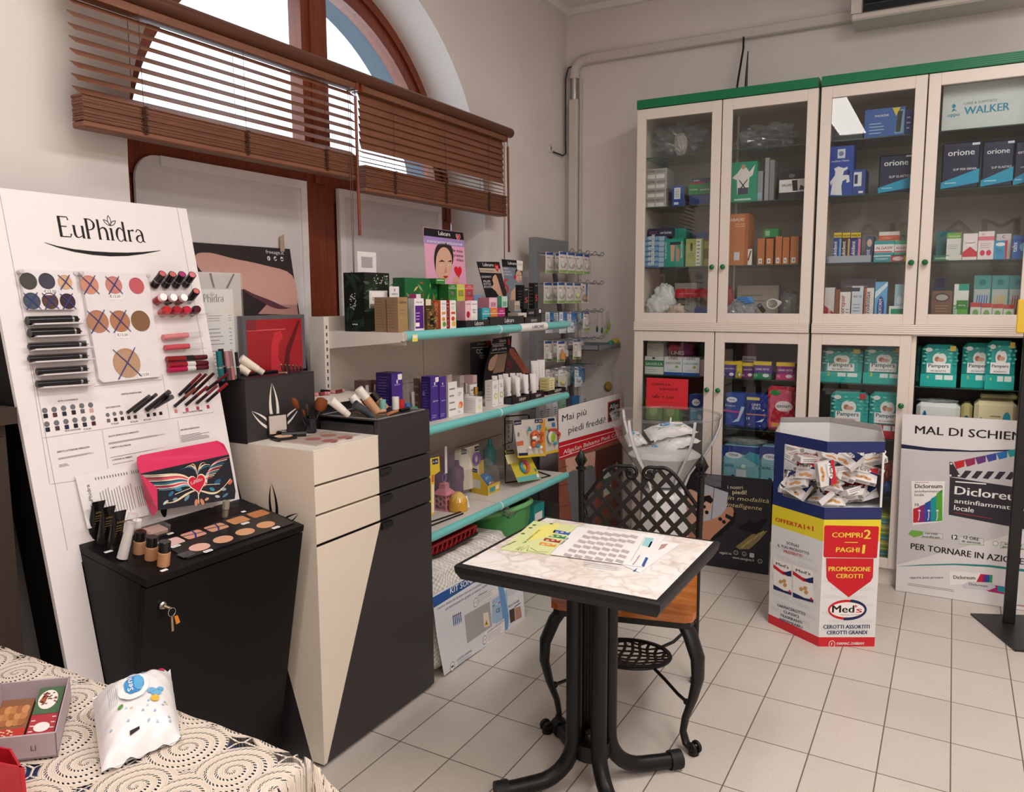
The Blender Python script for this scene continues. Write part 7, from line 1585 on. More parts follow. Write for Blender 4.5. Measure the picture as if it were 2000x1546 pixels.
for i,(x0,x1,yt)in enumerate(((768,812,984),(822,866,984),(880,920,970),(926,966,976),(974,1026,970))):cb2(f'orange carton with white tag, {ORD[i]} from left in the row of five',u1,x0,x1,yt,1154,A3,'bd7038',D(('r',.2,.05,.68,.24,'e6e6e4'),('e',.44,.14,.12,.05,'8a8a88')),4.53,.16,'row of orange cartons','carton',0,'a8602c')
cb2('small green carton on top of the orange row',u1,810,902,924,982,A3,'2a8a4a',D(('r',.1,.2,.4,.8,'8fc8a0')),4.56,.1,None,'carton',0,None,zat(u1(0,982)[1],-1.0,4.56));cb2('small white card with brown leg picture by the tall orange carton',u1,698,736,1050,1108,A3,'e9e4e0',D(('p',((.2,.2),(.5,.3),(.9,.9),(.7,.9)),'5a3a30')),4.54,.004,None,'card',0,None,A3)
def lump(label,kk,x0,x1,yt,yb,z,mm,Y=4.62,dep=.10,seed=1,name='plastic_bag',amp=.3,group=None):
 a,b=ony(*kk(x0,yb),Y).x,ony(*kk(x1,yb),Y).x;zt=zat(kk(0,yt)[1],(a+b)/2,Y);c=V3(((a+b)/2,Y,(z+zt)/2));sx,sz=(b-a)/2,(zt-z)/2;m=MB()
 def fn(u,v):
  th,ph=PI*v,2*PI*u;d=V3((math.sin(th)*math.cos(ph),math.sin(th)*math.sin(ph),math.cos(th)));r=1-amp+amp*1.6*abs(mnoise.noise(d*2.2+V3((seed*7,0,0))))+.10*mnoise.noise(d*6+V3((seed,3,0)))
  p=V3((c.x+d.x*sx*r*1.1,c.y+d.y*dep*r,c.z+d.z*sz*min(1,r*1.1)));p.z=max(p.z,z+.001);p.y=min(max(p.y,4.465),4.812);return p
 m.grid(fn,40,20,mm,seed%2==0);return single(name,m,label,'bag',group)
lump('crumpled clear bags filling top shelf behind the first glass door',u1,100,470,245,470,A1,BAG,4.62,.11,3,'plastic_bag',.45);lump('pale folded wrapper among the clear bags on the top shelf',u1,245,330,318,455,A1,mat('a9a4a2',.35),4.56,.03,5,'wrapper',.2);lump('crumpled clear bags on top shelf behind the second glass door',u1,622,1060,250,420,A1,BAG,4.62,.11,7,'plastic_bag',.45)
WB_=mat('e2e2e0',.35);lump('white plastic bag bundle at bottom left of the upper left cabinet',u1,50,225,1330,1452,A4,WB_,4.58,.06,2);lump('knotted white plastic bag on the white bundle',u1,110,262,1260,1400,A4+.02,mat('dfe4e0',.3),4.62,.06,4,'plastic_bag',.25)
cb2('red carton lying across the bottom of the first upper door',u1,255,470,1300,1356,A4,'c4222e',D(('l',.1,.3,.6,.6,1,'e08080')),4.62,.06,None,'carton',0,None,zat(u1(0,1356)[1],-1.4,4.62));cb2('white and brown carton behind the red carton',u1,250,388,1264,1330,A4,'c9c4c0',D(('l',.1,.2,.7,.8,4,'7a7470')),4.70,.08)
lump('beige and clear wrapped bundle below the red carton',u1,200,330,1390,1456,A4,mat('cfc0b0',.4),4.55,.04,6);lump('clear bag with blue band at door edge',u1,300,470,1370,1456,A4,FILM,4.56,.04,8);cb2('small blue carton at bottom of the first upper door',u1,375,470,1418,1458,A4,'2446a0',None,4.54,.05)
lump('clear bag with blue print at bottom of the second upper door',u1,575,780,1345,1458,A4,clear('blue_bag',(.72,.82,.95,1),1.4,1.5,.25,.1),4.58,.06,9);lump('grey clear bag at bottom right of the second upper door',u1,900,1040,1295,1458,A4,BAG,4.62,.06,10)
for i in range(3):a,b=ony(*u1(645+i*22,1362+14*i),4.53),ony(*u1(738+i*6,1358+10*i),4.53);stick('vial',f'blue capped vial, {ORD[i]} of three on the clear bag','vial',a,b,[(0,.7,.009,.009,mat('2a78c8',.25),'tube'),(.7,1,.0075,.0075,mat('4aa0e0',.25),'cap')],'blue vials')
m=MB();c=ony(*u1(870,1395),4.55)
for i in range(4):m.tube([c+V3((.03*math.cos(q)*(1+.1*i),.012*i-.02,.026*math.sin(q+.3*i)-.004*i))for q in[2*PI*j/18 for j in range(18)]],.004,mat('e6e4e2',.35),6,closed=True)
single('coiled_tube',m,'coiled white plastic tubing at bottom of the second upper door','tubing')
a,b=ony(*u1(778,1400),4.52),ony(*u1(812,1445),4.54);stick('torch','short black torch lying in front of the white tubing','torch',a,b,[(0,.2,.014,.014,mat('8a8890',.2,.6),'lens'),(.2,1,.013,.012,BLACK,'barrel')])
lump('red wrapped packet at top left of the second upper door bottom',u1,570,625,1270,1330,A4+.05,mat('b8323a',.4),4.7,.03,12,'packet')
cb2('pale carton behind the bags in the second upper door',u1,640,900,1280,1440,A4,'b9aca0',D(('l',.1,.5,.8,.8,2,'938a80')),4.74,.05)
cb2('blue carton with sock picture and yellow corner on the top shelf',u2,308,532,318,470,A1,'3a66b0',D(('t','THUASNE',.42,.72,.36,'f0f2f6'),('p',((.68,.98),(.88,.98),(.78,.7)),'e8d24a'),('p',((.75,.1),(.98,.1),(.98,.9),(.88,.9)),'7fb0cc'),('p',((.78,.15),(.9,.15),(.94,.85),(.82,.85)),'3a4038'),('l',.12,.12,.5,.55,4,'b8cbe8')),4.54);cb2('narrow blue carton right of the sock carton',u2,535,572,325,468,A1,'2a3f80',D(('l',.2,.2,.8,.8,3,'c8d0e4')),4.55);cb2('low dark carton in the glare at left of the top shelf',u2,132,300,445,488,A1,'3f4a52',None,4.56)
cb2('tall blue carton with white figure of a drinking woman',u2,100,241,530,806,A2,'2a4fa8',D(('p',((.14,.04),(.2,.3),(.14,.22),(.1,.3),(.28,.42),(.3,.5),(.24,.56),(.4,.6),(.62,.56),(.78,.58),(.78,.54),(.64,.5),(.6,.42),(.84,.42),(.88,.28),(.76,.26),(.74,.34),(.6,.3),(.56,.2),(.6,.02)),'e9ecf2'),('r',.36,.76,.66,.94,'dfe3ec'),('e',.5,.85,.1,.05,'7a8ab8'),('t','medilast Classic',.48,.69,.7,'e6eaf4'),('e',.82,.46,.05,.05,'1c2a5c')),4.53)
cb2('blue carton with white label right of the drinking woman carton',u2,240,312,660,796,A2,'2e4a94',D(('r',.1,.35,.7,.9,'dfe3ec'),('r',.15,.45,.4,.8,'2a3358'),('r',.5,.08,.85,.16,'e9ecf4')),4.53,.17,None,'carton',0,'23386f')
ORI=lambda t2:D(('p',((0,.02),(1,.12),(1,.42),(0,.16)),'2aa0c8'),('t','orione',.5,.72,.7,'e9eef4'),('t',t2,.62,.40,.62,'dfe6ee'),('l',.1,.1,.5,.18,1,'bfe3f0'),('r',.78,.92,.98,.97,'d8dde6'))
for i,(kx,t2,lab)in enumerate((((385,575,578,790),'SLIP ELASTICI','navy underwear pack behind the third glass door'),((735,945,508,768),'SLIP PER ERNIA','left navy underwear pack behind the fourth glass door'),((958,1136,498,755),'SLIP ELASTICI','second navy underwear pack behind the fourth glass door'),((1140,1258,500,735),'SLIP ELASTICI','navy underwear pack cut by the picture edge'))):cb2(lab,u2,kx[0],kx[1],kx[2],kx[3],A2,'1c2744',ORI(t2),4.53+.015*(i==3),.06,'navy underwear packs','underwear_pack',.006,cat='pack')
m=MB();a,b=ony(*u2(742,400),4.52),ony(*u2(1262,400),4.52);zt=zat(u2(0,180)[1],.0,4.52);m.box(a.x,b.x,4.52,4.524,A1+.0005,zt,mat('cfd8d8',.35));F=Face((a.x,4.52,A1),(1,0,0),(0,0,1),b.x-a.x,zt-A1)
F.ptext(m,'WALKER',u2(868,355),u2(1120,328),15,ink('2a98b0'),2,.02);F.ptext(m,'CARE & SUPPORTS',u2(865,300),u2(1050,280),5,ink('7a8a92'),2);F.ptext(m,'oppo',u2(775,368),u2(842,360),7,ink('2a98b0'),2,.02);F.ell(m,*F.px(*u2(810,307)),.008,.010,ink('2a98b0'));F.ppoly(m,[u2(*q)for q in((795,340),(808,320),(830,335),(815,332))],ink('2a98b0'))
single('sign_board',m,'white sign board with teal lettering on top shelf of the right cabinet','sign')
for i,(x0,x1,c)in enumerate(((135,178,'2a4a94'),(182,226,'4a3028'),(230,286,'2a3f88'))):cb2(f'{("blue", "brown", "blue and pink")[i]} MAXI toothpaste carton, {ORD[i]} from left of three',u2,x0,x1,1014,1142,A3,c,D(('r',0,.84,1,1,'e0c23a'),('t','MAXI',.5,.87,.85,'3a2f1a'),('v','Kukident',.45,.12,.6,'f0f0f4'),('r',.75,.0,1,.8,('7ab0d8','c9a07a','d8809a')[i])),4.55,.05,'MAXI cartons','carton')
m=MB();a,b=ony(*u2(100,1185),4.52),ony(*u2(346,1178),4.52);m.box(a.x,b.x,4.515,4.62,A3+.0005,zat(u2(0,1146)[1],-.6,4.52),mat('b9c4d4',.15,.6));single('carton',m,'flat silvery blue carton lying at the shelf front','box')
cb2('toothbrush carton with pale tooth right of the MAXI cartons',u2,312,358,1034,1144,A3,'4a5878',D(('e',.5,.75,.3,.15,'d8b8a8'),('v','dent',.6,.1,.4,'e6e9f0')),4.58)
z_=cb2('low teal tablet carton at the shelf front',u2,360,456,1141,1178,A3,'3a98a8',D(('t','POLIDENT',.5,.35,.7,'f2f6f6'),('r',0,.85,1,1,'e9e9ea')),4.53);cb2('low teal and red carton right of the low tablet carton',u2,456,560,1141,1176,A3,'b04a5a',D(('e',.4,.5,.3,.35,'e9c8cc'),('r',.7,0,1,1,'e0b83a')),4.53)
for i,(x0,x1)in enumerate(((364,474),(476,570))):z2_=cb2(f'{("left", "right")[i]} teal and white carton standing on the low cartons',u2,x0,x1,1058,1141,A3,('3aa0a8','4ab08a')[i],D(('r',0,.2,1,.75,'e9ecea'),('t','ALGASIV',.5,.42,.85,'b0283a'),('r',0,.22,.9,.3,'d8505c')),4.54,.08,'teal and white cartons','carton',0,None,z_)
cb2('salmon banded white carton on top of the teal and white ones',u2,390,506,1008,1058,A3,'e6ddd8',D(('r',0,.1,1,.62,'d8694a'),('l',.1,.25,.8,.5,2,'f0c8b8')),4.57,.07,None,'carton',0,None,z2_)
for x0,x1,yt,c,lab,dc in((85,138,1320,'d8d4d4','white carton with red flash at far left of the toothpaste row',D(('p',((0,0),(1,0),(1,.3),(0,.5)),'b8242e'),('v','elmex',.7,.1,.4,'f0e6e6'))),(142,170,1330,'8a5a3a','narrow brown carton in the toothpaste row',None),(170,228,1345,'e9e6e6','white red lettered toothpaste carton',D(('v','Biorepair',.45,.2,.7,'b0243a'),('l',.6,.1,.9,.5,4,'9a8a8a'))),(235,298,1312,'d3d9e2','pale silvery blue toothpaste carton',D(('t','AZ 15',.5,.70,.7,'2a3a4a'),('r',0,.86,.7,.96,'3a4a5a'),('l',.15,.3,.8,.55,3,'8a98a8'))),(305,358,1322,'e4dede','white and brick red toothpaste carton',D(('v','parodontax',.6,.15,.75,'3a3438'),('r',0,0,.25,1,'b86a5a'))),(364,432,1288,'6ab0e0','light blue toothpaste carton',D(('e',.5,.36,.3,.3,'2a4a98'),('v','EMOFORM',.6,.14,.45,'f0f4fa'),('p',((0,.6),(1,.9),(1,1),(0,.75)),'d8ecf8'))),(474,540,1302,'b0d4e0','pale blue carton at edge of the third glass door',D(('e',.4,.6,.2,.12,'e9f3f6'),('r',0,.1,1,.3,'5aa8b8')))):
 cb2(lab,u2,x0,x1,yt,1462,A4,c,dc,4.53+.01*(x0==142),.05)
cb2('low white and green carton before the pale blue one',u2,446,556,1424,1466,A4,'e4ebe6',D(('r',.1,.1,1,.85,'1f9a78'),('t','elmex',.6,.3,.65,'f4f8f6')),4.50,.028);cb2('clear boxed set behind the toothpaste row',u2,175,375,1272,1400,A4,'6a6066',D(('l',.1,.5,.8,.9,3,'9a9094')),4.66,.05)
cb2('teal bottle carton behind the green topped carton',u2,706,800,1005,1165,A3,'3a7a7c',None,4.66,.06);cb2('white carton with green top and lens motif',u2,766,846,1015,1140,A3,'e4e6e0',D(('r',0,.8,1,1,'7ab04a'),('t','TENESCAN',.5,.85,.8,'f0f4ea'),('e',.75,.1,.16,.1,'c8a89a'),('l',.1,.4,.8,.6,3,'a8b0a0')),4.56,.05);cb2('low green carton lying at shelf front behind the fourth door',u2,694,852,1140,1168,A3,'2a7a5a',D(('t','RACISAN',.25,.3,.35,'e6f0ea'),('r',.55,0,1,1,'d8dcd4'),('e',.5,.5,.06,.4,'e9e9e4')),4.52,.035)
for x0,x1,yt,c,lab,dc,Y in((856,936,1018,'e9e2e2','white carton with red burst',D(('e',.5,.62,.3,.12,'f4eeee'),('p',((0,.3),(.5,.5),(1,.3),(1,.12),(0,.12)),'d03a4a'),('t','CURASEPT',.5,.62,.7,'8a4a54')),4.53),(940,1028,1006,'ecdfe0','white carton with pink spots and C mark',D(('e',.3,.24,.16,.1,'d83a5a'),('e',.7,.24,.16,.1,'d83a5a'),('r',0,.68,1,.82,'e0788a'),('t','C',.3,.86,.12,'c83a50'),('l',.15,.4,.85,.6,3,'c8a0a8')),4.53),(1028,1104,1058,'3a9ac8','sky blue carton with red edge',D(('e',.5,.8,.36,.1,'e9eef2'),('p',((.86,0),(1,0),(1,1),(.8,1)),'c83a3a'),('l',.15,.3,.7,.6,3,'2a6a98')),4.53),(1040,1122,1020,'e6dcdc','white carton behind the sky blue one',D(('t','C',.5,.84,.2,'c83a50')),4.60),(1134,1230,1028,'2a62b0','blue carton with sparkling tablet',D(('e',.7,.5,.3,.2,'8ac0e8'),('v','tabs',.25,.3,.4,'e6eef8')),4.53)):cb2(lab+' behind the fourth glass door',u2,x0,x1,yt,1164,A3,c,dc,Y,.05)
cb2('brown carton with oval emblem at bottom of the fourth door',u2,680,796,1338,1470,A4,'7a5a44',D(('e',.5,.8,.36,.13,'3a3a44'),('e',.5,.8,.3,.09,'b0a8a0'),('e',.5,.12,.45,.14,'2a1f2c'),('l',.2,.35,.8,.6,3,'a88a70')),4.53);cb2('dark blue bottle carton behind the brown carton',u2,694,764,1268,1400,A4,'24406a',D(('r',.3,.8,.8,1,'1c3050')),4.66,.06)
cb2('white and green mouthwash carton right of the brown carton',u2,804,886,1300,1470,A4,'dfe6e0',D(('r',.3,.84,1,1,'2a9a8a'),('v','gumix',.2,.1,.4,'2a8a68'),('r',.25,.0,1,.42,'5ab04a'),('e',.6,.16,.2,.1,'a8d878'),('r',.2,.38,.98,.6,'3a8a3a'),('t','SPECIAL',.6,.46,.5,'e6f0e0')),4.53)
for i,(x0,x1,c,d)in enumerate(((916,1012,'2a6ac0','blue'),(1016,1112,'e0b83a','yellow'),(1114,1212,'b83a58','red'))):cb2(f'interdental brush pack with {d} brushes at bottom of the fourth door',u2,x0,x1,1252,1402,A4,'4a9a98',D(('r',.05,.02,.95,.72,'b8c0c0'),*[('p',((.12+.14*j,.1),(.18+.14*j,.1),(.28+.14*j,.6),(.22+.14*j,.6)),c)for j in range(5)],('e',.5,.86,.2,.06,'2a7a80')),4.60,.02,'interdental brush packs','brush_pack',base=A4,cat='pack')
for i in range(4):cb2(f'small white and green pack, {ORD[i]} from left below the interdental brushes',u2,900+i*62,958+i*62,1404+4*i,1470,A4,'d8dcd4',D(('e',.5,.5,.3,.2,'7ab05a'),('r',0,.8,1,1,'c0484a')),4.52,.03,'small packs below the brushes','brush_pack',cat='pack')
SAU=D(('r',0,.42,1,.78,'3a8a58'),('t','SAUGELLA',.5,.5,.9,'f0f4f0'),('e',.48,.9,.08,.06,'2a3a30'),('l',.2,.1,.8,.3,2,'a0a8a0'))
z_=cb2('white and green intimate wash carton, lower of two',l1,118,266,308,452,B1,'e0e0da',SAU,4.53,.1);cb2('white carton standing on the lower one',l1,136,268,180,308,B1,'d8d4cc',D(('r',0,.82,1,1,'3a6a4a'),('t','SAUGELLA',.5,.86,.85,'dfe6df'),('l',.2,.3,.8,.5,2,'b0a8a0')),4.56,.1,None,'carton',0,None,z_)
LAD=D(('r',0,0,1,.15,'2a5aa8'),('t','LADYCARE',.5,.6,.8,'4a8a6a'),('e',.7,.46,.1,.07,'8ab84a'),('t','LINES',.5,.86,.5,'6a6a6a'),('e',.4,.26,.25,.06,'c8d8e8'))
z_=cb2('left white and blue pad carton on the top lower shelf',l1,272,414,312,462,B1,'e3e5e8',LAD,4.53,.1,'white and blue pad cartons');cb2('right white and blue pad carton on the top lower shelf',l1,418,552,316,466,B1,'e3e5e8',LAD,4.53,.1,'white and blue pad cartons');cb2('narrow pale pink pack at edge of the first lower door',l1,555,600,335,468,B1,'e0b8c0',None,4.55)
cb2('purple and red pad pack lying on the white and blue cartons',l1,300,505,200,282,B1,'7a2a4a',D(('e',.25,.6,.2,.2,'c84a5a'),('t','LINES',.4,.12,.5,'e8d8e0')),4.58,.09,None,'pad_pack',.012,None,z_,'pack')
for i,(x0,x1)in enumerate(((118,250),(258,384))):cb2(f'{("left", "right")[i]} green pack behind the clear bowl',l1,x0,x1,640,835,B2,'6aa048',D(('e',.5,.5,.25,.25,'a0c878'),('r',.05,.7,.95,.95,'8aa83a')),4.53,.1,'green packs','pad_pack',.01,cat='pack')
TEN=D(('p',((0,.62),(.5,.5),(1,.66),(1,1),(0,1)),'24408c'),('e',.45,.74,.26,.12,'eef2f8'),('t','TENA',.45,.71,.34,'24408c'),('l',.1,.4,.6,.5,1,'e0f0f6'),('e',.7,.25,.14,.08,'c8e0ea'))
cb2('light blue pad pack at edge of the first lower door',l1,468,590,612,830,B2,'6aa0c8',TEN,4.54,.1,'blue pad packs','pad_pack',.012,cat='pack')
SET=lambda c2:D(('r',0,.78,1,1,'e8c83a'),('t','LINES SETA',.5,.5,.75,'f2eef6'),('p',((0,0),(1,0),(1,.3),(.5,.36),(0,.3)),c2),('e',.7,.2,.18,.1,'ece6f2'),('t','12',.15,.12,.15,'f0e8f0'))
for x0,x1,yt,yb,c,c2,lab,b_ in((735,838,345,474,'4a3a98','2a2a78','violet pad pack at left of the second lower door',None),(838,886,345,480,'d8c83a','a89828','narrow yellow pad pack beside the violet one',None),(888,982,358,480,'5a2a78','7a2a6a','plum pad pack behind the green one',None),(980,1122,348,492,'5a3a90','2a8a5a','violet and green pad pack',None),(1160,1308,356,502,'8a2a80','c83a80','magenta pad pack at the right of the second lower door',None)):cb2(lab,l1,x0,x1,yt,yb,B1,c,SET(c2),4.53+.02*(c=='5a2a78'),.09,'pad packs','pad_pack',.008,cat='pack')
cb2('tall plum and white pad pack rising behind the violet packs',l1,890,998,208,480,B1,'7a2a5a',D(('r',0,.4,1,.62,'dfd4da'),('t','Intervallo',.5,.5,.8,'4a2a3a')),4.66,.08,'pad packs','pad_pack',.008,cat='pack')
cb2('blue pad pack with white pad picture',l1,742,918,598,856,B2,'3a58a8',D(('e',.36,.8,.24,.08,'eef2f8'),('t','TENA',.36,.77,.3,'24408c'),('t','Protects',.3,.6,.45,'dfe6f4'),('p',((0,.44),(.9,.42),(.9,.47),(0,.5)),'c84a90'),('p',((.4,.14),(.7,.18),(.95,.6),(.8,.62),(.65,.28)),'c8d8ee'),('e',.58,.34,.09,.06,'6a4aa0')),4.54,.1,'blue pad packs','pad_pack',.014,cat='pack')
cb2('dark blue starry night pad pack numbered 14',l1,914,1084,606,884,B2,'22388a',D(('r',.05,.82,.65,.9,'d8c878'),('t','LINES',.5,.66,.4,'e6e8f2'),('t','IDEA',.52,.56,.4,'e6e8f2'),('r',.05,.4,.95,.43,'d8906a'),('t','14',.14,.26,.14,'f0f0f6'),('p',((.5,.2),(.9,.32),(.8,.22)),'dfe6f4'),('e',.85,.55,.04,.02,'e8e0c0'),('e',.2,.12,.02,.015,'e8e0c0'),('e',.7,.1,.02,.015,'e8e0c0')),4.525,.1,None,'pad_pack',.010,cat='pack')
cb2('large red and pink pad pack',l1,1084,1300,548,858,B2,'d8607c',D(('p',((.12,.2),(1,.16),(1,.6),(.3,.62)),'b82038'),('p',((0,.75),(.5,.95),(1,.9),(1,1),(.1,1)),'c83048'),('e',.62,.56,.32,.12,'f2e9ea'),('t','SERENITY',.64,.53,.58,'2a2a30'),('t','Lady',.7,.44,.3,'e0a8b4'),('p',((.2,.1),(1,.04),(1,.14),(.2,.18)),'e0a03a'),('e',.3,.86,.2,.06,'3a8a4a')),4.53,.1,None,'pad_pack',.016,cat='pack')
for i,(x0,x1,yt)in enumerate(((715,1022,1020),(1012,1310,1030))):cb2(f'{("left", "right")[i]} large aqua incontinence pants pack at bottom of the second lower door',l1,x0,x1,yt,1300,B3,'8ac4d0',D(('p',((0,.66),(.5,.78),(1,.66),(1,1),(0,1)),'24408c'),('e',.34,.72,.22,.09,'eef2f8'),('t','TENA',.34,.69,.26,'24408c'),('t','Pants',.2,.38,.3,'24608c'),('e',.34,.1,.05,.05,'2a4a60'),('r',.42,.1,.68,.32,'e0e9ec'),('e',.6,.42,.06,.06,'e0f0f4'),('p',((.6,.7),(1,.5),(1,.8),(.75,.86)),'3aa0b8'),('t','XL',.12,.05,.12,'f0f4f6')),4.53,.12,'aqua packs','pad_pack',.02,cat='pack')
lump('clear wrapped pack lying on the aqua packs',l1,730,1120,940,1030,zat(l1(0,1030)[1],-1.0,4.55),clear('aqua_wrap',(.8,.93,.92,1),1.4,1.5,.25,.1),4.62,.08,14)
def NAP(n,red=0):return D(*[('e',.08+.17*(j%6)+.05*(j//6%2),.55+.085*(j//6),.05,.022,('7fd0c8','4aa8a4')[j%2])for j in range(30)],('e',.44,.66,.13,.14,'e9efee'),('e',.57,.66,.13,.14,'e9efee'),('p',((.32,.64),(.5,.50),(.69,.64)),'e9efee'),('e',.44,.66,.07,.06,'b07a60'),('e',.54,.64,.10,.045,'d8a890'),('r',.16,.33,.82,.56,'eef2f1'),('t','Pampers',.49,.46,.56,'22405a'),('t','MUTANDINO' if red else 'PIÙ ASCIUTTO',.49,.36,.42,'c83a40' if red else '33506a'),('r',0,.0,1,.3,'c8303a' if red else '1fb0a8'),('t',str(n),.2,.19,.06 if not red else .09,'e8dc4a' if not red else 'f2eeee'),('r',.42,.17,.62,.28,'dff0ee'),('r',.66,.17,.9,.28,'dff0ee'),('e',.2,.88,.1,.05,'dfe9e6'),('r',.78,.86,.94,.98,('c8384a' if red else 'd8c060')))
for x0,x1,yt,yb,z,n,red,Y,lab in((172,496,244,520,B1,2,0,4.54,'turquoise nappy pack size 2 behind the lower right glass door'),(508,830,234,526,B1,3,0,4.54,'turquoise nappy pack size 3 beside size 2'),(236,538,592,950,B2,4,1,4.54,'left turquoise nappy pants pack on the second nappy shelf'),(545,840,596,960,B2,5,1,4.54,'right turquoise nappy pants pack with red label on the second nappy shelf'),(962,1248,216,556,B1,4,0,4.53,'turquoise nappy pack size 4 in the open compartment'),(1284,1560,204,556,B1,5,0,4.56,'turquoise nappy pack size 5 half hidden behind size 6'),(1472,1706,186,580,B1,6,0,4.51,'turquoise nappy pack size 6 beside the black pole')):cb2(lab,l2,x0,x1,yt,yb,z,'35b0aa',NAP(n,red),Y,.10,None,'nappy_pack',.022,cat='pack')
cb2('nappy pack set back left of size 4',l2,912,968,225,556,B1,'2fa29c',D(('t','Pa',.5,.46,.6,'22405a')),4.66,.1,None,'nappy_pack',.02,cat='pack')
z_=cb2('white wipes pack lying in the open compartment',l2,930,1282,680,770,B2,'dfe6e2',D(('e',.2,.6,.05,.2,'2a58a0'),('t','naturale',.5,.6,.3,'4a5a54'),('l',.3,.1,.7,.4,2,'a0aaa8')),4.53,.14,None,'wipes_pack',.02,cat='pack');lump('clear wrapped top pack over the white wipes',l2,935,1275,640,690,z_-.004,clear('wrap_film',(.86,.93,.93,1),1.4,1.5,.3,.1),4.60,.07,16)
z_=cb2('pale yellow wipes pack with blue flower in the open compartment',l2,1390,1736,668,800,B2,'e3d9b0',D(('e',.76,.62,.09,.16,'3a9ab0'),('t','naturale',.5,.66,.24,'5a5648'),('t','PANNOLINI',.5,.15,.3,'6a88a8'),('l',.14,.2,.2,.7,3,'8a98a8')),4.53,.14,'yellow wipes packs','wipes_pack',.02,cat='pack');cb2('yellow pack set back on the right behind the other yellow pack',l2,1440,1740,612,672,B2,'d3c898',None,4.62,.12,None,'wipes_pack',.02,None,z_,'pack');cb2('yellow pack with blue flower between white wipes and yellow pack',l2,1284,1378,682,800,B2,'d3c588',D(('e',.5,.5,.3,.2,'2a6a88')),4.60,.12,'yellow wipes packs','wipes_pack',.015,cat='pack')
z_=.1086
for i in range(9):z_=cb2(f'flat {("yellow green", "teal", "olive")[i % 3]} carton, {ORD[i]} from the bottom of the low stack',l2,560,790,1895-i*42,1930,.1086,('b8b04a','3a8a90','8a9a3a')[i%3],D(('r',.0,.3,1,.6,('d8d480','7ab8b8','c0c878')[i%3])),4.50,.2,'flat cartons in the low stack','carton',0,None,z_)
lump('red and blue wrapped packs in the shade of the third lower door',l2,640,800,1130,1310,B3,mat('a8402c',.4),4.60,.06,17,'packet');lump('dark blue wrapped packet in the shade of the third lower door',l2,640,780,1290,1420,B3,mat('24407c',.4),4.53,.03,18,'packet')
def h6(x,y):return(980+x*.2328,440+y*.2328)
PGX=-2.12;GM=mat('7d8084',.4);t=thing('hook_panel','grey metal hook display panel in the corner beyond the shelving','display stand',(PGX,4.36,0))
ya,yb=onx(1051,465,PGX).y,4.56;t0_=t
m=MB();m.box(PGX-.05,PGX+.004,ya-.02,ya+.012,0,1.845,GM);m.box(PGX-.004,PGX,ya,yb,1.765,1.845,GM);part('column',m,t)
m=MB();a=V3((PGX+.01,ya+.16,1.76));m.tube([a,V3((PGX+.03,ya+.42,.86)),V3((PGX+.03,ya+.46,0))],.016,mat('5d6064',.4),8);part('brace',m,t)
ROWZ=[h6(0,262)[1],h6(0,500)[1],h6(0,735)[1],h6(0,975)[1],h6(0,1175)[1]]
zr=[1.757,1.583,1.412,1.245,1.078]
HKY=[ya+.03+i*.112 for i in range(5)]
for z in zr:
 m=MB();m.tube([(PGX,ya,z),(PGX,yb+.05,z)],.006,GM,6);hb_=part('hook_rail',m,t)
 for i in range(5):
  y=HKY[i];m=MB();x1=PGX+.19
  m.tube([(PGX,y,z),(x1,y,z+.004)]+[(x1+.012-.012*math.cos(q),y+.0001,z+.004+.014*math.sin(q))for q in(.6,1.4,2.2,3.0)]+[(x1+.012,y,z-.004),(x1-.02,y,z-.002)],.0032,GM,5);part('hook',m,hb_)
BLUEC=mat('2c4c94',.4);GRNT=mat('86a860',.4)
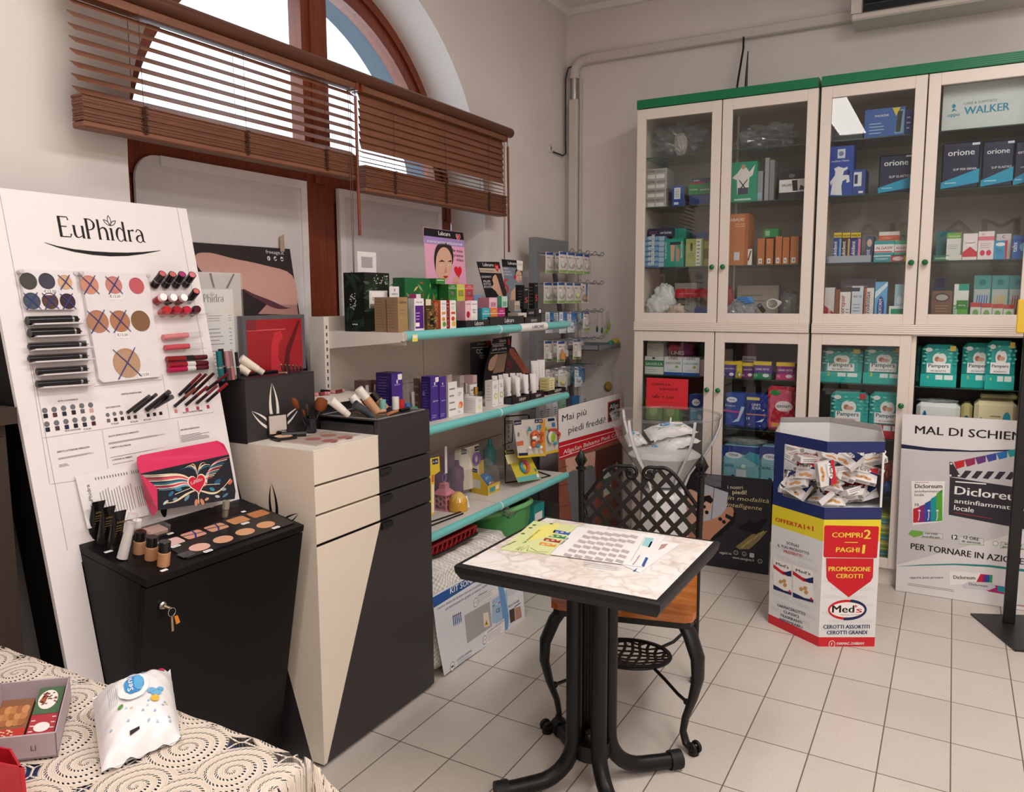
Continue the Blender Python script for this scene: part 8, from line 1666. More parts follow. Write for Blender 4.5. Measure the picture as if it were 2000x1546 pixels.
def pack_proto(kind):
 o=thing('blister_pack','x','blister pack',(0,0,0),'hanging blister packs on the hook panel');m=MB();w_,h=.037,.122
 m.cham(-.001,.001,-w_,w_,-h,0,.0008,mat({'tan':'e3d6cc','avent':'d9d4d0','blue':'e0e6ec','teal':'2a8a98'}.get(kind,'ded6d0'),.4));F=Face((.0012,-w_,-h),(0,1,0),(0,0,1),2*w_,h)
 if kind in('dummy','teat','orange','yellow'):F.frect(m,.1,.86,.9,.98,ink('3a5698'));F.fell(m,.25,.74,.06,.025,ink('6a4a40'));F.fell(m,.4,.74,.06,.025,ink('6a4a40'));F.frect(m,.04,.02,.96,.14,ink('8fb060'))
 if kind=='tan':F.frect(m,.58,.05,.8,.98,ink('3f78b8'));F.fell(m,.3,.8,.08,.05,ink('6a3028'));F.flines(m,.1,.55,.5,.72,2,ink('8a8480'))
 if kind=='avent':F.frect(m,.0,.74,1,1,ink('e6e2df'));F.ftext(m,'AVENT',.5,.8,ink('4a4644'),.7,None)
 if kind in('blue','teal'):F.frect(m,.5,.3,.98,.98,ink('3f7fc0'));F.flines(m,.05,.5,.45,.9,5,ink('6a7078'));F.frect(m,.55,.5,.8,.6,ink('e6ecf2'))
 part('backing_card',m,o);m=MB()
 def dome(u,v):a,b=(u-.5)*2,(v-.5)*2;return V3((.0015+.020*(max(0,(1-a**4))*max(0,(1-b**4)))**.5,a*w_*.88,-h*.60+b*h*.36))
 m.grid(dome,8,8,FILM);part('clear_dome',m,o);m=MB();c=V3((.009,0,-h*.62))
 if kind in('dummy','yellow','avent','blue'):
  col=mat({'dummy':'c9dccf','yellow':'d8dc8a','avent':'d8c84a','blue':'b8cfe6'}[kind],.35);m.ball(c,.020,col,.35,1.1,.8);m.lathe([(.010,.0),(.010,.004),(.006,.006)],c+V3((.006,0,0)),mat('e6a8b0' if kind=='dummy' else 'e9e9e4',.35),(1,0,0),12)
 elif kind=='tan':m.ball(c+V3((0,-.006,-.006)),.014,mat('b07a50',.25),.5,1,1.2);m.ball(c+V3((0,-.006,-.02)),.020,mat('b58860',.25),.4,.9,.7)
 elif kind=='teal':m.ball(c,.02,mat('2a98a8',.3),.4,1,1)
 else:oc={'orange':'c8883a'}.get(kind,'dcd8d0');oc=mat(oc,.2);m.lathe([(.020,-.03),(.019,0),(.008,.012),(.006,.026),(0,.028)],c,oc,(0,0,1),12)
 part('teat' if kind in('tan','teat','orange')else 'dummy',m,o);return o
PRO={}
ROWS=[('top',0,[(352,'dummy'),(408,'dummy'),(466,'dummy'),(562,'dummy'),(628,'dummy'),(718,'dummy'),(775,'dummy'),(828,'dummy'),(872,'dummy')]),('second',1,[(362,'dummy'),(424,'dummy'),(498,'dummy'),(565,'dummy'),(618,'dummy'),(672,'yellow'),(755,'tan'),(838,'tan'),(898,'tan')]),
  ('third',2,[(352,'blue'),(400,'blue'),(455,'blue'),(512,'blue'),(572,'teal'),(650,'blue'),(748,'dummy'),(815,'blue')]),('fourth',3,[(332,'teat'),(408,'orange'),(478,'teat'),(532,'teat'),(598,'teat'),(692,'teat'),(762,'orange')]),('lowest',4,[(372,'avent'),(425,'avent'),(482,'avent'),(580,'avent'),(700,'blue'),(810,'teal'),(920,'teal')])]
for nm,ri,ps in ROWS:
 for i,(cx,kd)in enumerate(ps):
  hi=i*5//len(ps);X=PGX+(.06 if i==0 or(i-1)*5//len(ps)!=hi else .145);loc=V3((X-.01*(ri%2),HKY[hi],zr[ri]+.004));lab=f"hanging {('dummy', 'teat')[kd in ('tan', 'teat', 'orange')]} pack, {ORD[i]} from left on the {nm} hook row"
  if kd not in PRO:PRO[kd]=o=pack_proto(kd);o.location=loc;o['label']=lab;o.rotation_euler.z=-.25
  else:copy_tree(PRO[kd],loc,lab,-.25+.12*((i*37+ri*11)%5-2)/2)
for i,(x,y,c,d)in enumerate(((800,870,'2a3a2c','dark green'),(840,880,'3f6a3a','leafy green'),(880,885,'9ac83a','lime green'),(898,838,'a8b84a','small olive'))):
 p=onx(*h6(x,y),PGX+.17);m=MB();m.ball(p,.018 if i>1 else .014,mat(c,.3),.5,1.2 if i==2 else .7,.8 if i==2 else 1.5);m.box(p.x-.001,p.x+.001,p.y-.012,p.y+.012,p.z+.02,1.41,FILM);single('teething_toy',m,f'{d} teething toy hanging at right end of the third hook row','toy')
a,b=onx(*h6(800,985),-1.88),onx(*h6(1005,1060),-1.88);t=thing('grey_tray','small grey metal tray hooked on the panel holding a yellow ball','tray',a);m=MB();zt_=zr[4]+.10
y0,y1=a.y,min(b.y,4.82);m.box(PGX,-1.87,y0,y1,zt_,zt_+.004,GM);m.box(-1.874,-1.87,y0,y1,zt_,zt_+.03,GM);m.box(PGX,-1.87,y0,y0+.004,zt_,zt_+.03,GM);m.box(PGX,-1.87,y1-.004,y1,zt_,zt_+.03,GM);part('tray_body',m,t)
p=onx(*h6(950,1015),-1.905);p.z=zt_+.033;m=MB();m.ball(p,.028,mat('d8c03a',.3),seg=16);single('toy_ball',m,'yellow toy ball lying in the grey tray','ball');p=p+V3((0,-.07,-.006));m=MB();m.ball(p,.022,mat('2a8a6a',.3),1,1.3,1);single('toy_ball',m,'green toy lying beside the yellow ball in the tray','toy')
p=onx(*h6(895,1350),PGX+.16);m=MB();m.ball(p,.034,mat('c9a050',.9,0,.1,.4,160),.8,1,1,14);o=single('bath_sponge',m,'round yellow natural sponge hanging in clear film below the hooks','sponge');
m=MB();m.grid(lambda u,v:p+V3((.036+.004*math.sin(v*9),(u-.5)*.10,-.05+v*.15)),4,4,FILM);single('clear_bag',m,'clear film bag around the yellow sponge','bag')
for i,(x,c)in enumerate(((335,'d8dcdc'),(390,'dfe0de'),(450,'d9dde0'),(520,'8fb89a'),(568,'4a5058'),(632,'3a78b8'),(700,'c8ccd0'))):
 X=PGX+.16;p=onx(*h6(x,1500),X);p.z=.87;m=MB();m.box(X-.02,X,p.y-.03,p.y+.03,p.z-.06,zat(h6(0,1470-8*i)[1],X,p.y),mat(c,.35));F=Face((X+.0003,p.y-.03,p.z-.06),(0,1,0),(0,0,1),.06,.08);F.flines(m,.15,.3,.85,.9,4,ink('5a5e62'));m.tube([(PGX,p.y,p.z+.02),(X,p.y,p.z+.02)],.003,GM,5);single('hanging_pack',m,f'small hanging pack, {ORD[i]} from left just above the feet poster','pack','lowest hanging packs')
m=MB();m.tube([(PGX,ya,.89),(PGX,yb+.05,.89)],.006,GM,6);part('hook_rail',m,t0_)
t=thing('feet_poster','tall poster of feet in grey socks standing beyond the shelving','poster',(-1.84,4.3,0));F=Face((-1.84,3.85,0),(0,1,0),(0,0,1));m=MB()
tl,tr_=onx(*c5(1100,240),-1.84),onx(*c5(1607,105),-1.84);m.prism([(-1.84,tl.y+.03,.004),(-1.84,tr_.y,.004),tr_,tl],(-.004,0,0),mat('9a5a48',.5,0,.4,.12,12));part('board',m,t)
m=MB();RED=ink('cf1f2c');F.ppoly(m,[c5(*q)for q in((1100,240),(1607,105),(1607,365),(1104,505))],W_,1);F.ppoly(m,[c5(*q)for q in((1105,507),(1607,366),(1607,470),(1108,645))],RED,1)
F.ptext(m,'Mai più',c5(1130,340),c5(1322,282),13,K_,2,.006);F.ptext(m,'piedi freddi!',c5(1180,432),c5(1472,345),13,K_,2,.006);F.ptext(m,'AllgaSan Balsamo Piedi Caldi',c5(1140,598),c5(1590,445),8.5,W_,2,.008)
for a,b in((540,398),(625,455)):F.pline(m,[c5(1108,a),c5(1600,b)],.004,W_,1.5)
F.ppoly(m,[c5(*q)for q in((1493,185),(1590,155),(1590,320),(1493,346))],RED,1.5);F.ppoly(m,[c5(*q)for q in((1502,193),(1584,168),(1584,312),(1502,335))],ink('153a34'),2);F.ptext(m,'Allga',c5(1508,240),c5(1578,220),9,W_,3,.01);F.ptext(m,'San',c5(1512,305),c5(1572,288),9,W_,3,.01)
for q in(((1155,635),(1258,605),(1262,760),(1172,780)),((1288,600),(1400,570),(1385,720),(1290,740))):F.ppoly(m,[c5(*z)for z in q],SK,1)
SOCK=mat('8b8b90',.9,0,.1,.5,180)
for q in(((1172,765),(1265,735),(1290,900),(1330,1060),(1345,1180),(1225,1180),(1195,1000)),((1280,735),(1390,705),(1380,1000),(1390,1180),(1350,1170),(1300,950))):F.ppoly(m,[c5(*z)for z in smooth(q)],SOCK,1.3)
F.ppoly(m,[c5(*z)for z in((1258,605),(1288,600),(1290,740),(1262,760))],ink('4a2420'),1);
for y in(690,830,1000):F.pline(m,[c5(1108,y+20),c5(1175,y)],.004,ink('6d3a2e'),1)
F.ppoly(m,[c5(*z)for z in((1395,570),(1607,500),(1607,760),(1400,800))],mat('5a2a22',.5,0,.4,.2,20),1.1);F.ppoly(m,[c5(*z)for z in((1455,720),(1520,690),(1520,900),(1460,940))],ink('d9dcd6'),1.6);F.ppoly(m,[c5(*z)for z in((1458,800),(1518,770),(1518,840),(1458,870))],ink('2a7a4a'),1.9);F.ell(m,*F.px(*c5(1560,690)),.03,.03,RED,1.6);F.ell(m,*F.px(*c5(1562,690)),.022,.022,W_,1.9)
part('printed_face',m,t,'printed face with red band and black lettering')
t=thing('sandal_poster','dark poster of feet in black sandals standing before the left cabinet','poster',(-1.0,4.30,0));o=V3((-1.25,4.30,0));F=Face(o,(1,0,0),(0,0,1));m=MB()
q=[onpl(*c6(*p),o,V3((0,-1,0)))for p in((1838,1440),(1866,737),(1170,672))];q[0].z=.003;m.prism([V3((q[2].x,4.30,.003)),q[0],q[1],q[2]],(0,.004,0),mat('2c2a34',.4,0,.4,.3,9));part('board',m,t);m=MB()
F.ppoly(m,[c6(*p)for p in((1310,690),(1455,700),(1450,800),(1310,770))],mat('77757e',.6,0,.2,.3,60),1);F.ppoly(m,[c6(*p)for p in((1310,770),(1510,840),(1490,1010),(1340,1110),(1290,1060))],ink('b9bac4'),1.1);F.pline(m,[c6(1395,800),c6(1370,1080)],.004,ink('5a5a66'),1.3);F.ppoly(m,[c6(*p)for p in smooth(((1180,820),(1300,860),(1365,850),(1385,900),(1360,990),(1260,1090),(1180,1060)))],SK,1.4)
F.ppoly(m,[c6(*p)for p in smooth(((1180,1110),(1300,1080),(1440,1030),(1500,960),(1550,970),(1545,1040),(1470,1120),(1370,1220),(1180,1250)))],mat('c48a6c',.5),1.5);F.ppoly(m,[c6(*p)for p in((1390,1190),(1470,1120),(1550,1050),(1552,1000),(1575,1010),(1560,1080),(1450,1190),(1350,1240))],ink('141316'),1.6);F.ppoly(m,[c6(*p)for p in((1310,870),(1360,860),(1390,900),(1370,930),(1310,900))],ink('141316'),1.6);F.ppoly(m,[c6(*p)for p in((1490,1010),(1550,1040),(1540,1070),(1485,1040))],ink('141316'),1.8)
for x,y in((1445,1055),(1475,1078),(1310,905),(1312,955),(1335,1000)):F.ell(m,*F.px(*c6(x,y)),.011,.011,ink('19181c'),1.9)
F.ppoly(m,[c6(*p)for p in((1580,1130),(1690,1060),(1720,1090),(1830,1040),(1820,1080),(1740,1180),(1640,1150))],ink('15141a'),1.4);F.ppoly(m,[c6(*p)for p in((1570,1280),(1700,1180),(1830,1150),(1760,1230),(1680,1300),(1600,1300))],ink('9a8a5a'),1.4)
for i in range(4):F.pline(m,[c6(1620+45*i,1290-34*i),c6(1680+40*i,1230-26*i)],.007,ink('c8b678'),1.8)
F.ptext(m,'i nostri',c6(1505,808),c6(1630,812),7,ink('e3dcc4'),2);F.ptext(m,'piedi!',c6(1545,850),c6(1660,855),8,ink('ece0b0'),2,.01);F.ptext(m,'in modalità',c6(1508,895),c6(1840,925),8,ink('d8c890'),2,0,.3);F.ptext(m,'intelligente',c6(1495,950),c6(1780,985),8,ink('d8c890'),2,0,.3);F.ptext(m,'www.sanagens.it',c6(1545,1375),c6(1720,1400),5,W_,2);F.ptext(m,'seguici su',c6(1440,1335),c6(1535,1345),5,W_,2)
for x,y in((1572,1328),(1640,1338),(1768,1398)):c=F.px(*c6(x,y));F.ell(m,*c,.012,.012,W_,2);F.ell(m,*c,.010,.010,ink('2a2830'),2.5);F.text(m,'f' if x<1600 else 'e',c[0],c[1]-.005,W_,None,.009,3,0,'c')
c=F.px(*c6(1702,1350));F.rrect(m,c[0]-.012,c[1]-.012,c[0]+.012,c[1]+.012,.004,W_,2);F.text(m,'You',c[0],c[1]+.001,K_,.018,None,3,0,'c');F.text(m,'Tube',c[0],c[1]-.009,K_,.018,None,3,0,'c')
part('printed_face',m,t,'printed face with golden script')
def wipes(label,TL,TR,BR,BL,hgt,group=None,big=False,zf=None):
 TL,TR,BR,BL=map(V3,(TL,TR,BR,BL));cen=(TL+TR+BR+BL)/4;N=(TR-BL).cross(TL-BR).normalized()
 if N.z<0:N=-N
 def base(u,v):return(BL*(1-u)+BR*u)*(1-v)+(TL*(1-u)+TR*u)*v
 def su(u,v,k=0.0):pu,pv=max(0,1-abs(2*u-1)**3.2),max(0,1-abs(2*v-1)**4);return base(u,v)+N*(hgt*(pu**.7)*(pv**.8)+.004*math.sin(u*23)*math.sin(v*31+u*5)*(1-pv*.8)*1.5+k)
 t=thing('wipes_pack',label,'pack',base(.5,.5),group);m=MB();WP=mat('ece9ea',.28,0,.5,.015,30)
 m.grid(su,26,30,WP);m.grid(lambda u,v:base(u,v)-N*.006*math.sin(PI*v),6,6,WP)
 m.add([su(u_,v_)for u_ in(0,1)for v_ in[i/10 for i in range(11)]]+[base(u_,v_)-N*.006*math.sin(PI*v_)for u_ in(0,1)for v_ in[i/10 for i in range(11)]],[[b+i,b+i+1,22+b+i+1,22+b+i]for b in(0,11)for i in range(10)],WP,True);part('pack_body',m,t)
 def dec(mb,pts,c,k):mb.poly([su(u,v,k)for u,v in pts],c)
 def pat(mb,u0,v0,u1,v1,c,k,r=.3):
  mb.grid(lambda a,b:su(u0+(u1-u0)*(.5+(a-.5)*(1-r*abs(2*b-1)**4)),v0+(v1-v0)*(.5+(b-.5)*(1-r*abs(2*a-1)**4)),k),10,10,c,True)
 m=MB();pat(m,.27,.42,.66,.78,mat('f2f0f0',.25),.0045);part('lid_flap',m,t,'white resealable lid');m=MB();pat(m,.35,.48,.60,.75,mat('2f8fd0',.3),.0062);pat(m,.475,.50,.59,.73,mat('58aee0',.3),.0068)
 vs,fs=glyphs('Seni',.01);mx=max(a for a,b in vs);m.add([su(.455-b*.10,.51+a/mx*.20,.0075)for a,b in vs],fs,W_)
 pat(m,.70,.86,.90,.97,mat('c02a4a',.4),.0012,0);pat(m,.38,.88,.66,.97,mat('6aa8d8',.4),.0012,.6)
 for u,v,c,r in((.74,.44,'6fb0d8',.07),(.68,.48,'6fb0d8',.05),(.80,.49,'6fb0d8',.045),(.71,.36,'e0b84a',.06),(.28,.40,'5a9a3a',.035),(.32,.92,'e0b84a',.05)):dec(m,[(u+r*math.cos(q),v+r*.7*math.sin(q))for q in[2*PI*i/12 for i in range(12)]],mat(c,.5),.0022)
 rr=random.Random(5)
 for i in range(16):u,v=rr.uniform(.12,.9),rr.uniform(.1,.36);dec(m,[(u+.018*math.cos(q),v+.022*math.sin(q))for q in[PI*i/5 for i in range(6)]],mat(rr.choice(('9fb8d0','e3c89a','c9d4dc')),.5),.0014)
 for i in range(5):dec(m,[(.16+.022*i,.46),(.165+.022*i,.46),(.165+.022*i,.46+.3),(.16+.022*i,.46+.3)],ink('a5a7ab'),.0016)
 if big:dec(m,[(.36,.1),(.48,.1),(.48,.125),(.36,.125)],K_,.003)
 part('printed_label',m,t,'printed blue and yellow label');return t
BC=V3((-1.295,4.0,0));t=thing('clear_bowl_stand','clear flared bowl on white pedestal behind the iron chair','display bin',BC);m=MB();ACB=clear('bowl_acrylic',(.95,.96,.96,1),1.2,1.45,.03)
pb=[(.10,.50),(.125,.57),(.165,.63),(.21,.69),(.25,.765),(.275,.83),(.283,.885)];m.lathe(pb,BC,ACB,(0,0,1),48);m.tube([BC+V3((.284*math.cos(q),.284*math.sin(q),.888))for q in[2*PI*i/48 for i in range(48)]],.007,ACRYL,8,closed=True);part('bowl',m,t)
for i in range(4):
 q=math.radians((250,318,20,160)[i]);d=V3((math.cos(q),math.sin(q),0));m=MB();m.tube([BC+d*(r+.006)+V3((0,0,z))for r,z in[(.085,.44)]+pb],[.013,.014,.015,.017,.018,.018,.017,.016],mat('e4e2e4',.25),8,flat=.4);part('strap',m,t,'white curved strap')
m=MB();m.lathe([(.20,0),(.20,.03),(.15,.06),(.12,.46),(.10,.50),(0,.505)],BC,mat('e2dfe0',.3),(0,0,1),8,False);F=Face(BC+V3((-.05,-.139,.1)),(1,0,0),(0,0,1),.1,.3);F.o.y-=.012;F.ftext(m,'e',.9,.62,ink('c8242e'),None,.12,2,.02);F.ftext(m,'+',.5,.4,ink('c8242e'),None,.1,2,.02);part('pedestal',m,t)
for i,(x0,y0,x1,y1,x2,y2,x3,y3,z,hg,lab)in enumerate(((820,330,1130,268,1270,350,880,420,.735,.035,'top wipes pack with blue label in the clear bowl'),(880,440,1170,372,1290,420,1010,520,.675,.035,'lower wipes pack with blue label in front in the clear bowl'),(660,380,780,340,860,440,700,470,.69,.03,'wipes pack at left side of the clear bowl'),(800,470,1000,470,1080,560,850,560,.64,.03,'wipes pack lying lowest at the front of the clear bowl'))):
 bo_,bn_=BC+V3((0,-.06,z)),V3((0,-.5,.86));wipes(lab,*[onpl(*c6(*q_),bo_,bn_)for q_ in((x0,y0),(x1,y1),(x2,y2),(x3,y3))],hg,'wipes packs in the clear bowl')
lump_c=BC+V3((0,0,.53));m=MB();m.lathe([(.09,.515),(.118,.57),(.155,.63),(.19,.675),(.15,.70),(0,.715)],BC,mat('e6e4e4',.35,0,.4,.1,30),(0,0,1),24);single('wipes_pack',m,'heap of white wrapped packs filling the lower bowl','pack')
a,b=ony(1262,795,4.30),ony(1343,795,4.30);zt_=zat(737,a.x,4.30);m=MB();m.box(a.x,b.x,4.30,4.302,a.z,zt_,mat('d8303a',.5,0,.3,.01));F=Face((a.x,4.2998,a.z),(1,0,0),(0,0,1),b.x-a.x,zt_-a.z)
F.ftext(m,'OFFERTA',.36,.76,K_,.44,.07);F.ftext(m,'BABYNOTTE',.54,.61,K_,.44,.07);F.ftext(m,'3,20 → 2,50',.40,.34,K_,.52,.08);F.line(m,[(F.w*.18,F.h*.32),(F.w*.27,F.h*.46)],.003,K_,2);F.frect(m,.0,.20,1,.205,ink('a8202a'),1);m.box(a.x+.08,a.x+.15,4.29,4.30,.885,a.z+.02,ACRYL)
single('offer_card',m,'red handwritten OFFERTA card clipped to back rim of the clear bowl','sign')
def cm(x,y):return(1480+x*.2976,820+y*.2976)
H0,H1,H5=V3((-.43,3.496,0)),V3((-.672,3.656,0)),V3((-.218,3.611,0));HC=H1+H5-H0;HX=[H0,H5,2*HC-H1,2*HC-H0,2*HC-H5,H1];HT=.897;WZ0,WZ1=.615,.85
t=thing('carton_bin','hexagonal cardboard bin of plaster cartons lettered COMPRI 2 PAGHI 1','display bin',HC);NV2,YL2,RD2,WH2=mat('1d2a66',.35,0,.5,.01),mat('ecd832',.35,0,.5,.01),mat('d11f2b',.35,0,.5,.01),mat('e6e6e6',.4,0,.4,.01);Z_=V3((0,0,1));m=MB()
def strip(a,b,z0,z1,c,e=0.0):
 n=(b-a).cross(Z_).normalized();m.add([a+Z_*z0+n*e,b+Z_*z0+n*e,b+Z_*z1+n*e,a+Z_*z1+n*e],[(0,1,2,3)],c)
 q=(a+b)/2;i_=-n*.004;m.add([a+Z_*z0+i_,b+Z_*z0+i_,b+Z_*z1+i_,a+Z_*z1+i_],[(3,2,1,0)],WH2)
for i in range(6):
 a,b=HX[i],HX[(i+1)%6]
 if i in(0,5):
  d=b-a;p,q=(a+d*.20,b)if i==5 else(a,b-d*.035)
  strip(a,b,.03*0,.042,RD2);strip(a,b,.042,.468,WH2);strip(a,b,.468,.562,YL2);strip(a,b,.562,WZ0,NV2);strip(a,b,WZ1,HT-.0,NV2)
  if i==5:strip(a,p,WZ0,WZ1,NV2)
  else:strip(q,b,WZ0,WZ1,WH2)
 else:strip(a,b,0,HT,WH2)
part('outer_wall',m,t);m=MB()
for i in range(6):
 a,b=HX[i],HX[(i+1)%6];n=(b-a).cross(Z_).normalized();m.add([a+Z_*HT,b+Z_*HT,b+Z_*(HT+.028)-n*.012,a+Z_*(HT+.028)-n*.012],[(0,1,2,3),(3,2,1,0)],mat('ece9ea',.5))if i in(1,2,3,4)else None
part('rim_flap',m,t);m=MB();m.poly([p+Z_*.60 for p in HX],WH2);part('inner_shelf',m,t)
m=MB();FL_=Face(H1,H0-H1,Z_,(H0-H1).length,HT,.0006);FR_=Face(H0,H5-H0,Z_,(H5-H0).length,HT,.0006);NI,RI,YI=ink('1d2a5a'),ink('cf1f2b'),ink('f2d34a')
def mt(F,tx,a,b,h,c,bo=.02):F.ptext(m,tx,cm(*a),cm(*b),h*.2976,c,2,bo)
mt(FL_,'OFFERTA',(117,662),(293,712),26,RI,.03);mt(FL_,'1+1',(305,716),(366,728),32,RI,.05);mt(FL_,'SCEGLI',(190,812),(270,835),17,NI);mt(FL_,'IL TUO PRODOTTO',(133,828),(337,884),17,NI);mt(FL_,'PREFERITO',(172,868),(292,900),18,RI);mt(FL_,'FARMACEROTTO',(131,1222),(313,1282),18,NI);mt(FL_,'CLASSICI',(170,1262),(270,1298),17,NI);mt(FL_,'TRASPIRANTI',(148,1285),(290,1338),17,NI);mt(FL_,'IMPERMEABILI',(144,1312),(294,1368),17,NI)
def meds(F,x0,y0,x1,y1,dy,k=2):
 P=lambda u,v:cm(x0+(x1-x0)*u,y0+(y1-y0)*v+dy*u)
 F.ppoly(m,[P(0,0),P(1,0),P(1,1),P(0,1)],W_,k);F.ppoly(m,[P(0,.18),P(.45,.30),P(1,.33),P(1,.40),P(.5,.42),P(0,.30)],RI,k+.5);F.ppoly(m,[P(.5,.36),P(1,.20),P(1,.38),P(.8,.42)],NI,k+.6);F.ppoly(m,[P(0,.85),P(.6,.93),P(1,.9),P(1,1),P(0,1)],NI,k+.5);F.ptext(m,'Med’s',P(.15,.17),P(.85,.17),5.5,K_,k+1,.03)
 for u,v in((.4,.68),(.6,.62),(.65,.74)):F.ell(m,*F.px(*P(u,v)),.012,.009,ink('c9986a'),k+.7,12,.5)
 F.ell(m,*F.px(*P(.9,.9)),.006,.007,RI,k+.9)
meds(FL_,104,908,222,1108,40);meds(FL_,232,950,366,1160,38)
def wm(F,w_):
 for i in range(9):F.text(m,'FARMAC-ZABBAN',.012+.03*(i%2),.07+i*.036,ink('d6d6d8'),w_*.8,None,.6)
wm(FL_,.28);part('printed_face',m,t,'left printed face with two pictured cartons');m=MB()
def rr_px(F,pts,c,k):F.ppoly(m,[cm(*q)for q in pts],c,k)
rr_px(FR_,((437,697),(445,690),(788,697),(796,705),(782,900),(774,905),(438,900),(430,892)),RI,1);mt(FR_,'COMPRI',(487,768),(685,770),32,YI,.03);mt(FR_,'2',(696,778),(738,779),60,YI,.03);mt(FR_,'PAGHI',(513,865),(665,867),32,YI,.03);mt(FR_,'1',(682,874),(700,875),58,YI,0);rr_px(FR_,((570,799),(656,800),(656,805),(570,804)),YI,2)
rr_px(FR_,((447,905),(760,908),(755,1030),(740,1058),(596,1162),(462,1055),(450,1030)),RI,1.2);mt(FR_,'PROMOZIONE',(464,990),(740,992),30,YI,.03);mt(FR_,'CEROTTI',(513,1035),(687,1037),28,YI,.03);mt(FR_,'CEROTTI ASSORTITI',(430,1367),(733,1366),24,NI,.025);mt(FR_,'CEROTTI GRANDI',(453,1405),(715,1403),24,NI,.025);mt(FR_,'FARMAC-ZABBAN',(518,1474),(694,1472),17,W_,.02);c=FR_.px(*cm(486,1468));FR_.ell(m,*c,.014,.016,W_,2);FR_.ell(m,*c,.0115,.0135,RI,2.5);FR_.text(m,'F',c[0],c[1]-.007,W_,None,.013,3,.02,'c')
c=FR_.px(*cm(586,1244));FR_.ell(m,c[0],c[1],.082,.045,RI,1,30);FR_.poly(m,[(c[0]+.084*math.cos(q),c[1]+.047*math.sin(q))for q in[math.radians(-100+10*i)for i in range(19)]],NI,1.3);FR_.ell(m,c[0],c[1],.074,.034,W_,1.8,30);mt(FR_,'Med',(488,1262),(630,1262),48,K_,.04);mt(FR_,'s',(645,1262),(682,1262),38,RI,.04);mt(FR_,'+',(630,1232),(655,1232),24,RI,.05);mt(FR_,'MEDICAL SOLUTIONS',(545,1282),(678,1280),9,ink('9a4a52'),0)
wm(FR_,.23)
part('printed_face',m,t,'right printed face with red offer sign')
pc={}
def plaster(kind):
 m=MB();a,b,c=.052,.039,.0125;body=mat('e3dfde',.4,0,.4,.03);end=mat(('c8242f','24386f')[kind],.4)
 m.box(-a,a,-b,b,-c,c,body,{'+b':end});F=Face((-a,-b,c),(1,0,0),(0,1,0),2*a,2*b,.0003)
 F.fpoly(m,[(0,.78),(1,.62),(1,1),(0,1)],end,1);F.fpoly(m,[(0,.70),(.5,.62),(1,.5),(1,.62),(.4,.74),(0,.80)],ink('1d2a5a'),1.5);F.fell(m,.42,.7,.33,.14,W_,2);F.ftext(m,'Med’s',.42,.65,K_,.48,None,3,.02);F.flines(m,.1,.44,.7,.54,2,G_)
 for u,v in((.3,.2),(.5,.26),(.66,.18)):F.fell(m,u,v,.14,.09,ink('cf9a68'),1,10)
 F2=Face((-a,-b,-c),(1,0,0),(0,0,1),2*a,2*c,.0003);F2.flines(m,.1,.2,.7,.8,2,G_);F2.frect(m,.78,.15,.95,.85,ink('9a9694'));return single('plaster_carton',m,'x','box','plaster cartons in the bin')
for k_ in(0,1):pc[k_]=plaster(k_)
used={0:0,1:0};rnd=random.Random(11);n_=0
def put(loc,rot,kind,lab):
 if not used[kind]:o=pc[kind];used[kind]=1
 else:o=pc[kind].copy();COL.objects.link(o)
 o.location=loc;o.rotation_euler=rot;o['label']=lab;return o
for L in range(6):
 for i in range(10):
  for _ in range(20):
   u,v=rnd.uniform(-.21,.21),rnd.uniform(-.23,.21)
   if math.hypot(u,v)<.205:break
  if i<5:v=-abs(v)-.02;
  if math.hypot(u,v)>.2:u*=.85;v*=.85
  z=.618+L*.034+.01*(i%3);k_=(n_*5+L)%2;n_+=1
  put(HC+V3((u,v,z)),(rnd.uniform(.5,1.2)if v<-.04 and i%3 else rnd.uniform(-.5,.7),rnd.uniform(-.4,.4),rnd.uniform(-1.0,1.0)),k_,'white plaster carton with '+('red','navy')[k_]+' end jumbled inside the hexagonal bin')
put(FL_.p(*FL_.px(*cm(310,340)))-FL_.N*.03,(math.radians(68),math.radians(-8),math.atan2((H0-H1).y,(H0-H1).x)+.12),0,'plaster carton with red top facing out at left of the bin window');put(FL_.p(*FL_.px(*cm(245,462)))-FL_.N*.028,(math.radians(55),math.radians(14),math.atan2((H0-H1).y,(H0-H1).x)),1,'plaster carton with navy top facing out at lower left of the bin window');put(FR_.p(*FR_.px(*cm(450,355)))-FR_.N*.03,(math.radians(70),math.radians(80),.4),0,'plaster carton standing on its side in middle of the bin window')
def cd(x,y):return(1730+x*.3362,780+y*.3362)
o=V3((-.181,4.378,0));PX1=.50;F=Face(o,(1,0,0),(0,0,1),1,1,.0005);t=thing('promotion_poster','large white poster with clapperboard lettered MAL DI SCHIENA before the right cabinet','poster',(.15,4.378,0));m=MB();a=ony(1749,1152,4.378);b=ony(1763,808,4.378)
m.prism([V3((a.x,4.378,.002)),V3((PX1,4.378,.002)),V3((PX1,4.378,b.z)),b],(0,.006,0),mat('e6e3e3',.4,0,.4,.01));part('board',m,t);m=MB();DKG,RDG=ink('35323a'),['c8282f','9a2f5a','6a3a7a','3f4a94','2a78b8','2a9a9a','4aa85a']
F.ppoly(m,[cd(*q)for q in((90,290),(300,300),(810,300),(810,760),(60,960),(62,930))],mat('d2cfd1',.4,0,.4,.05,3),.5);F.ppoly(m,[cd(*q)for q in((90,258),(250,280),(500,296),(760,290),(900,280),(900,296),(500,304),(250,298),(90,282))],ink('1a2040'),1)
def dt(tx,a,b,h,c=K_,bo=.015):F.ptext(m,tx,cd(*a),cd(*b),h*.3362,c,3,bo)
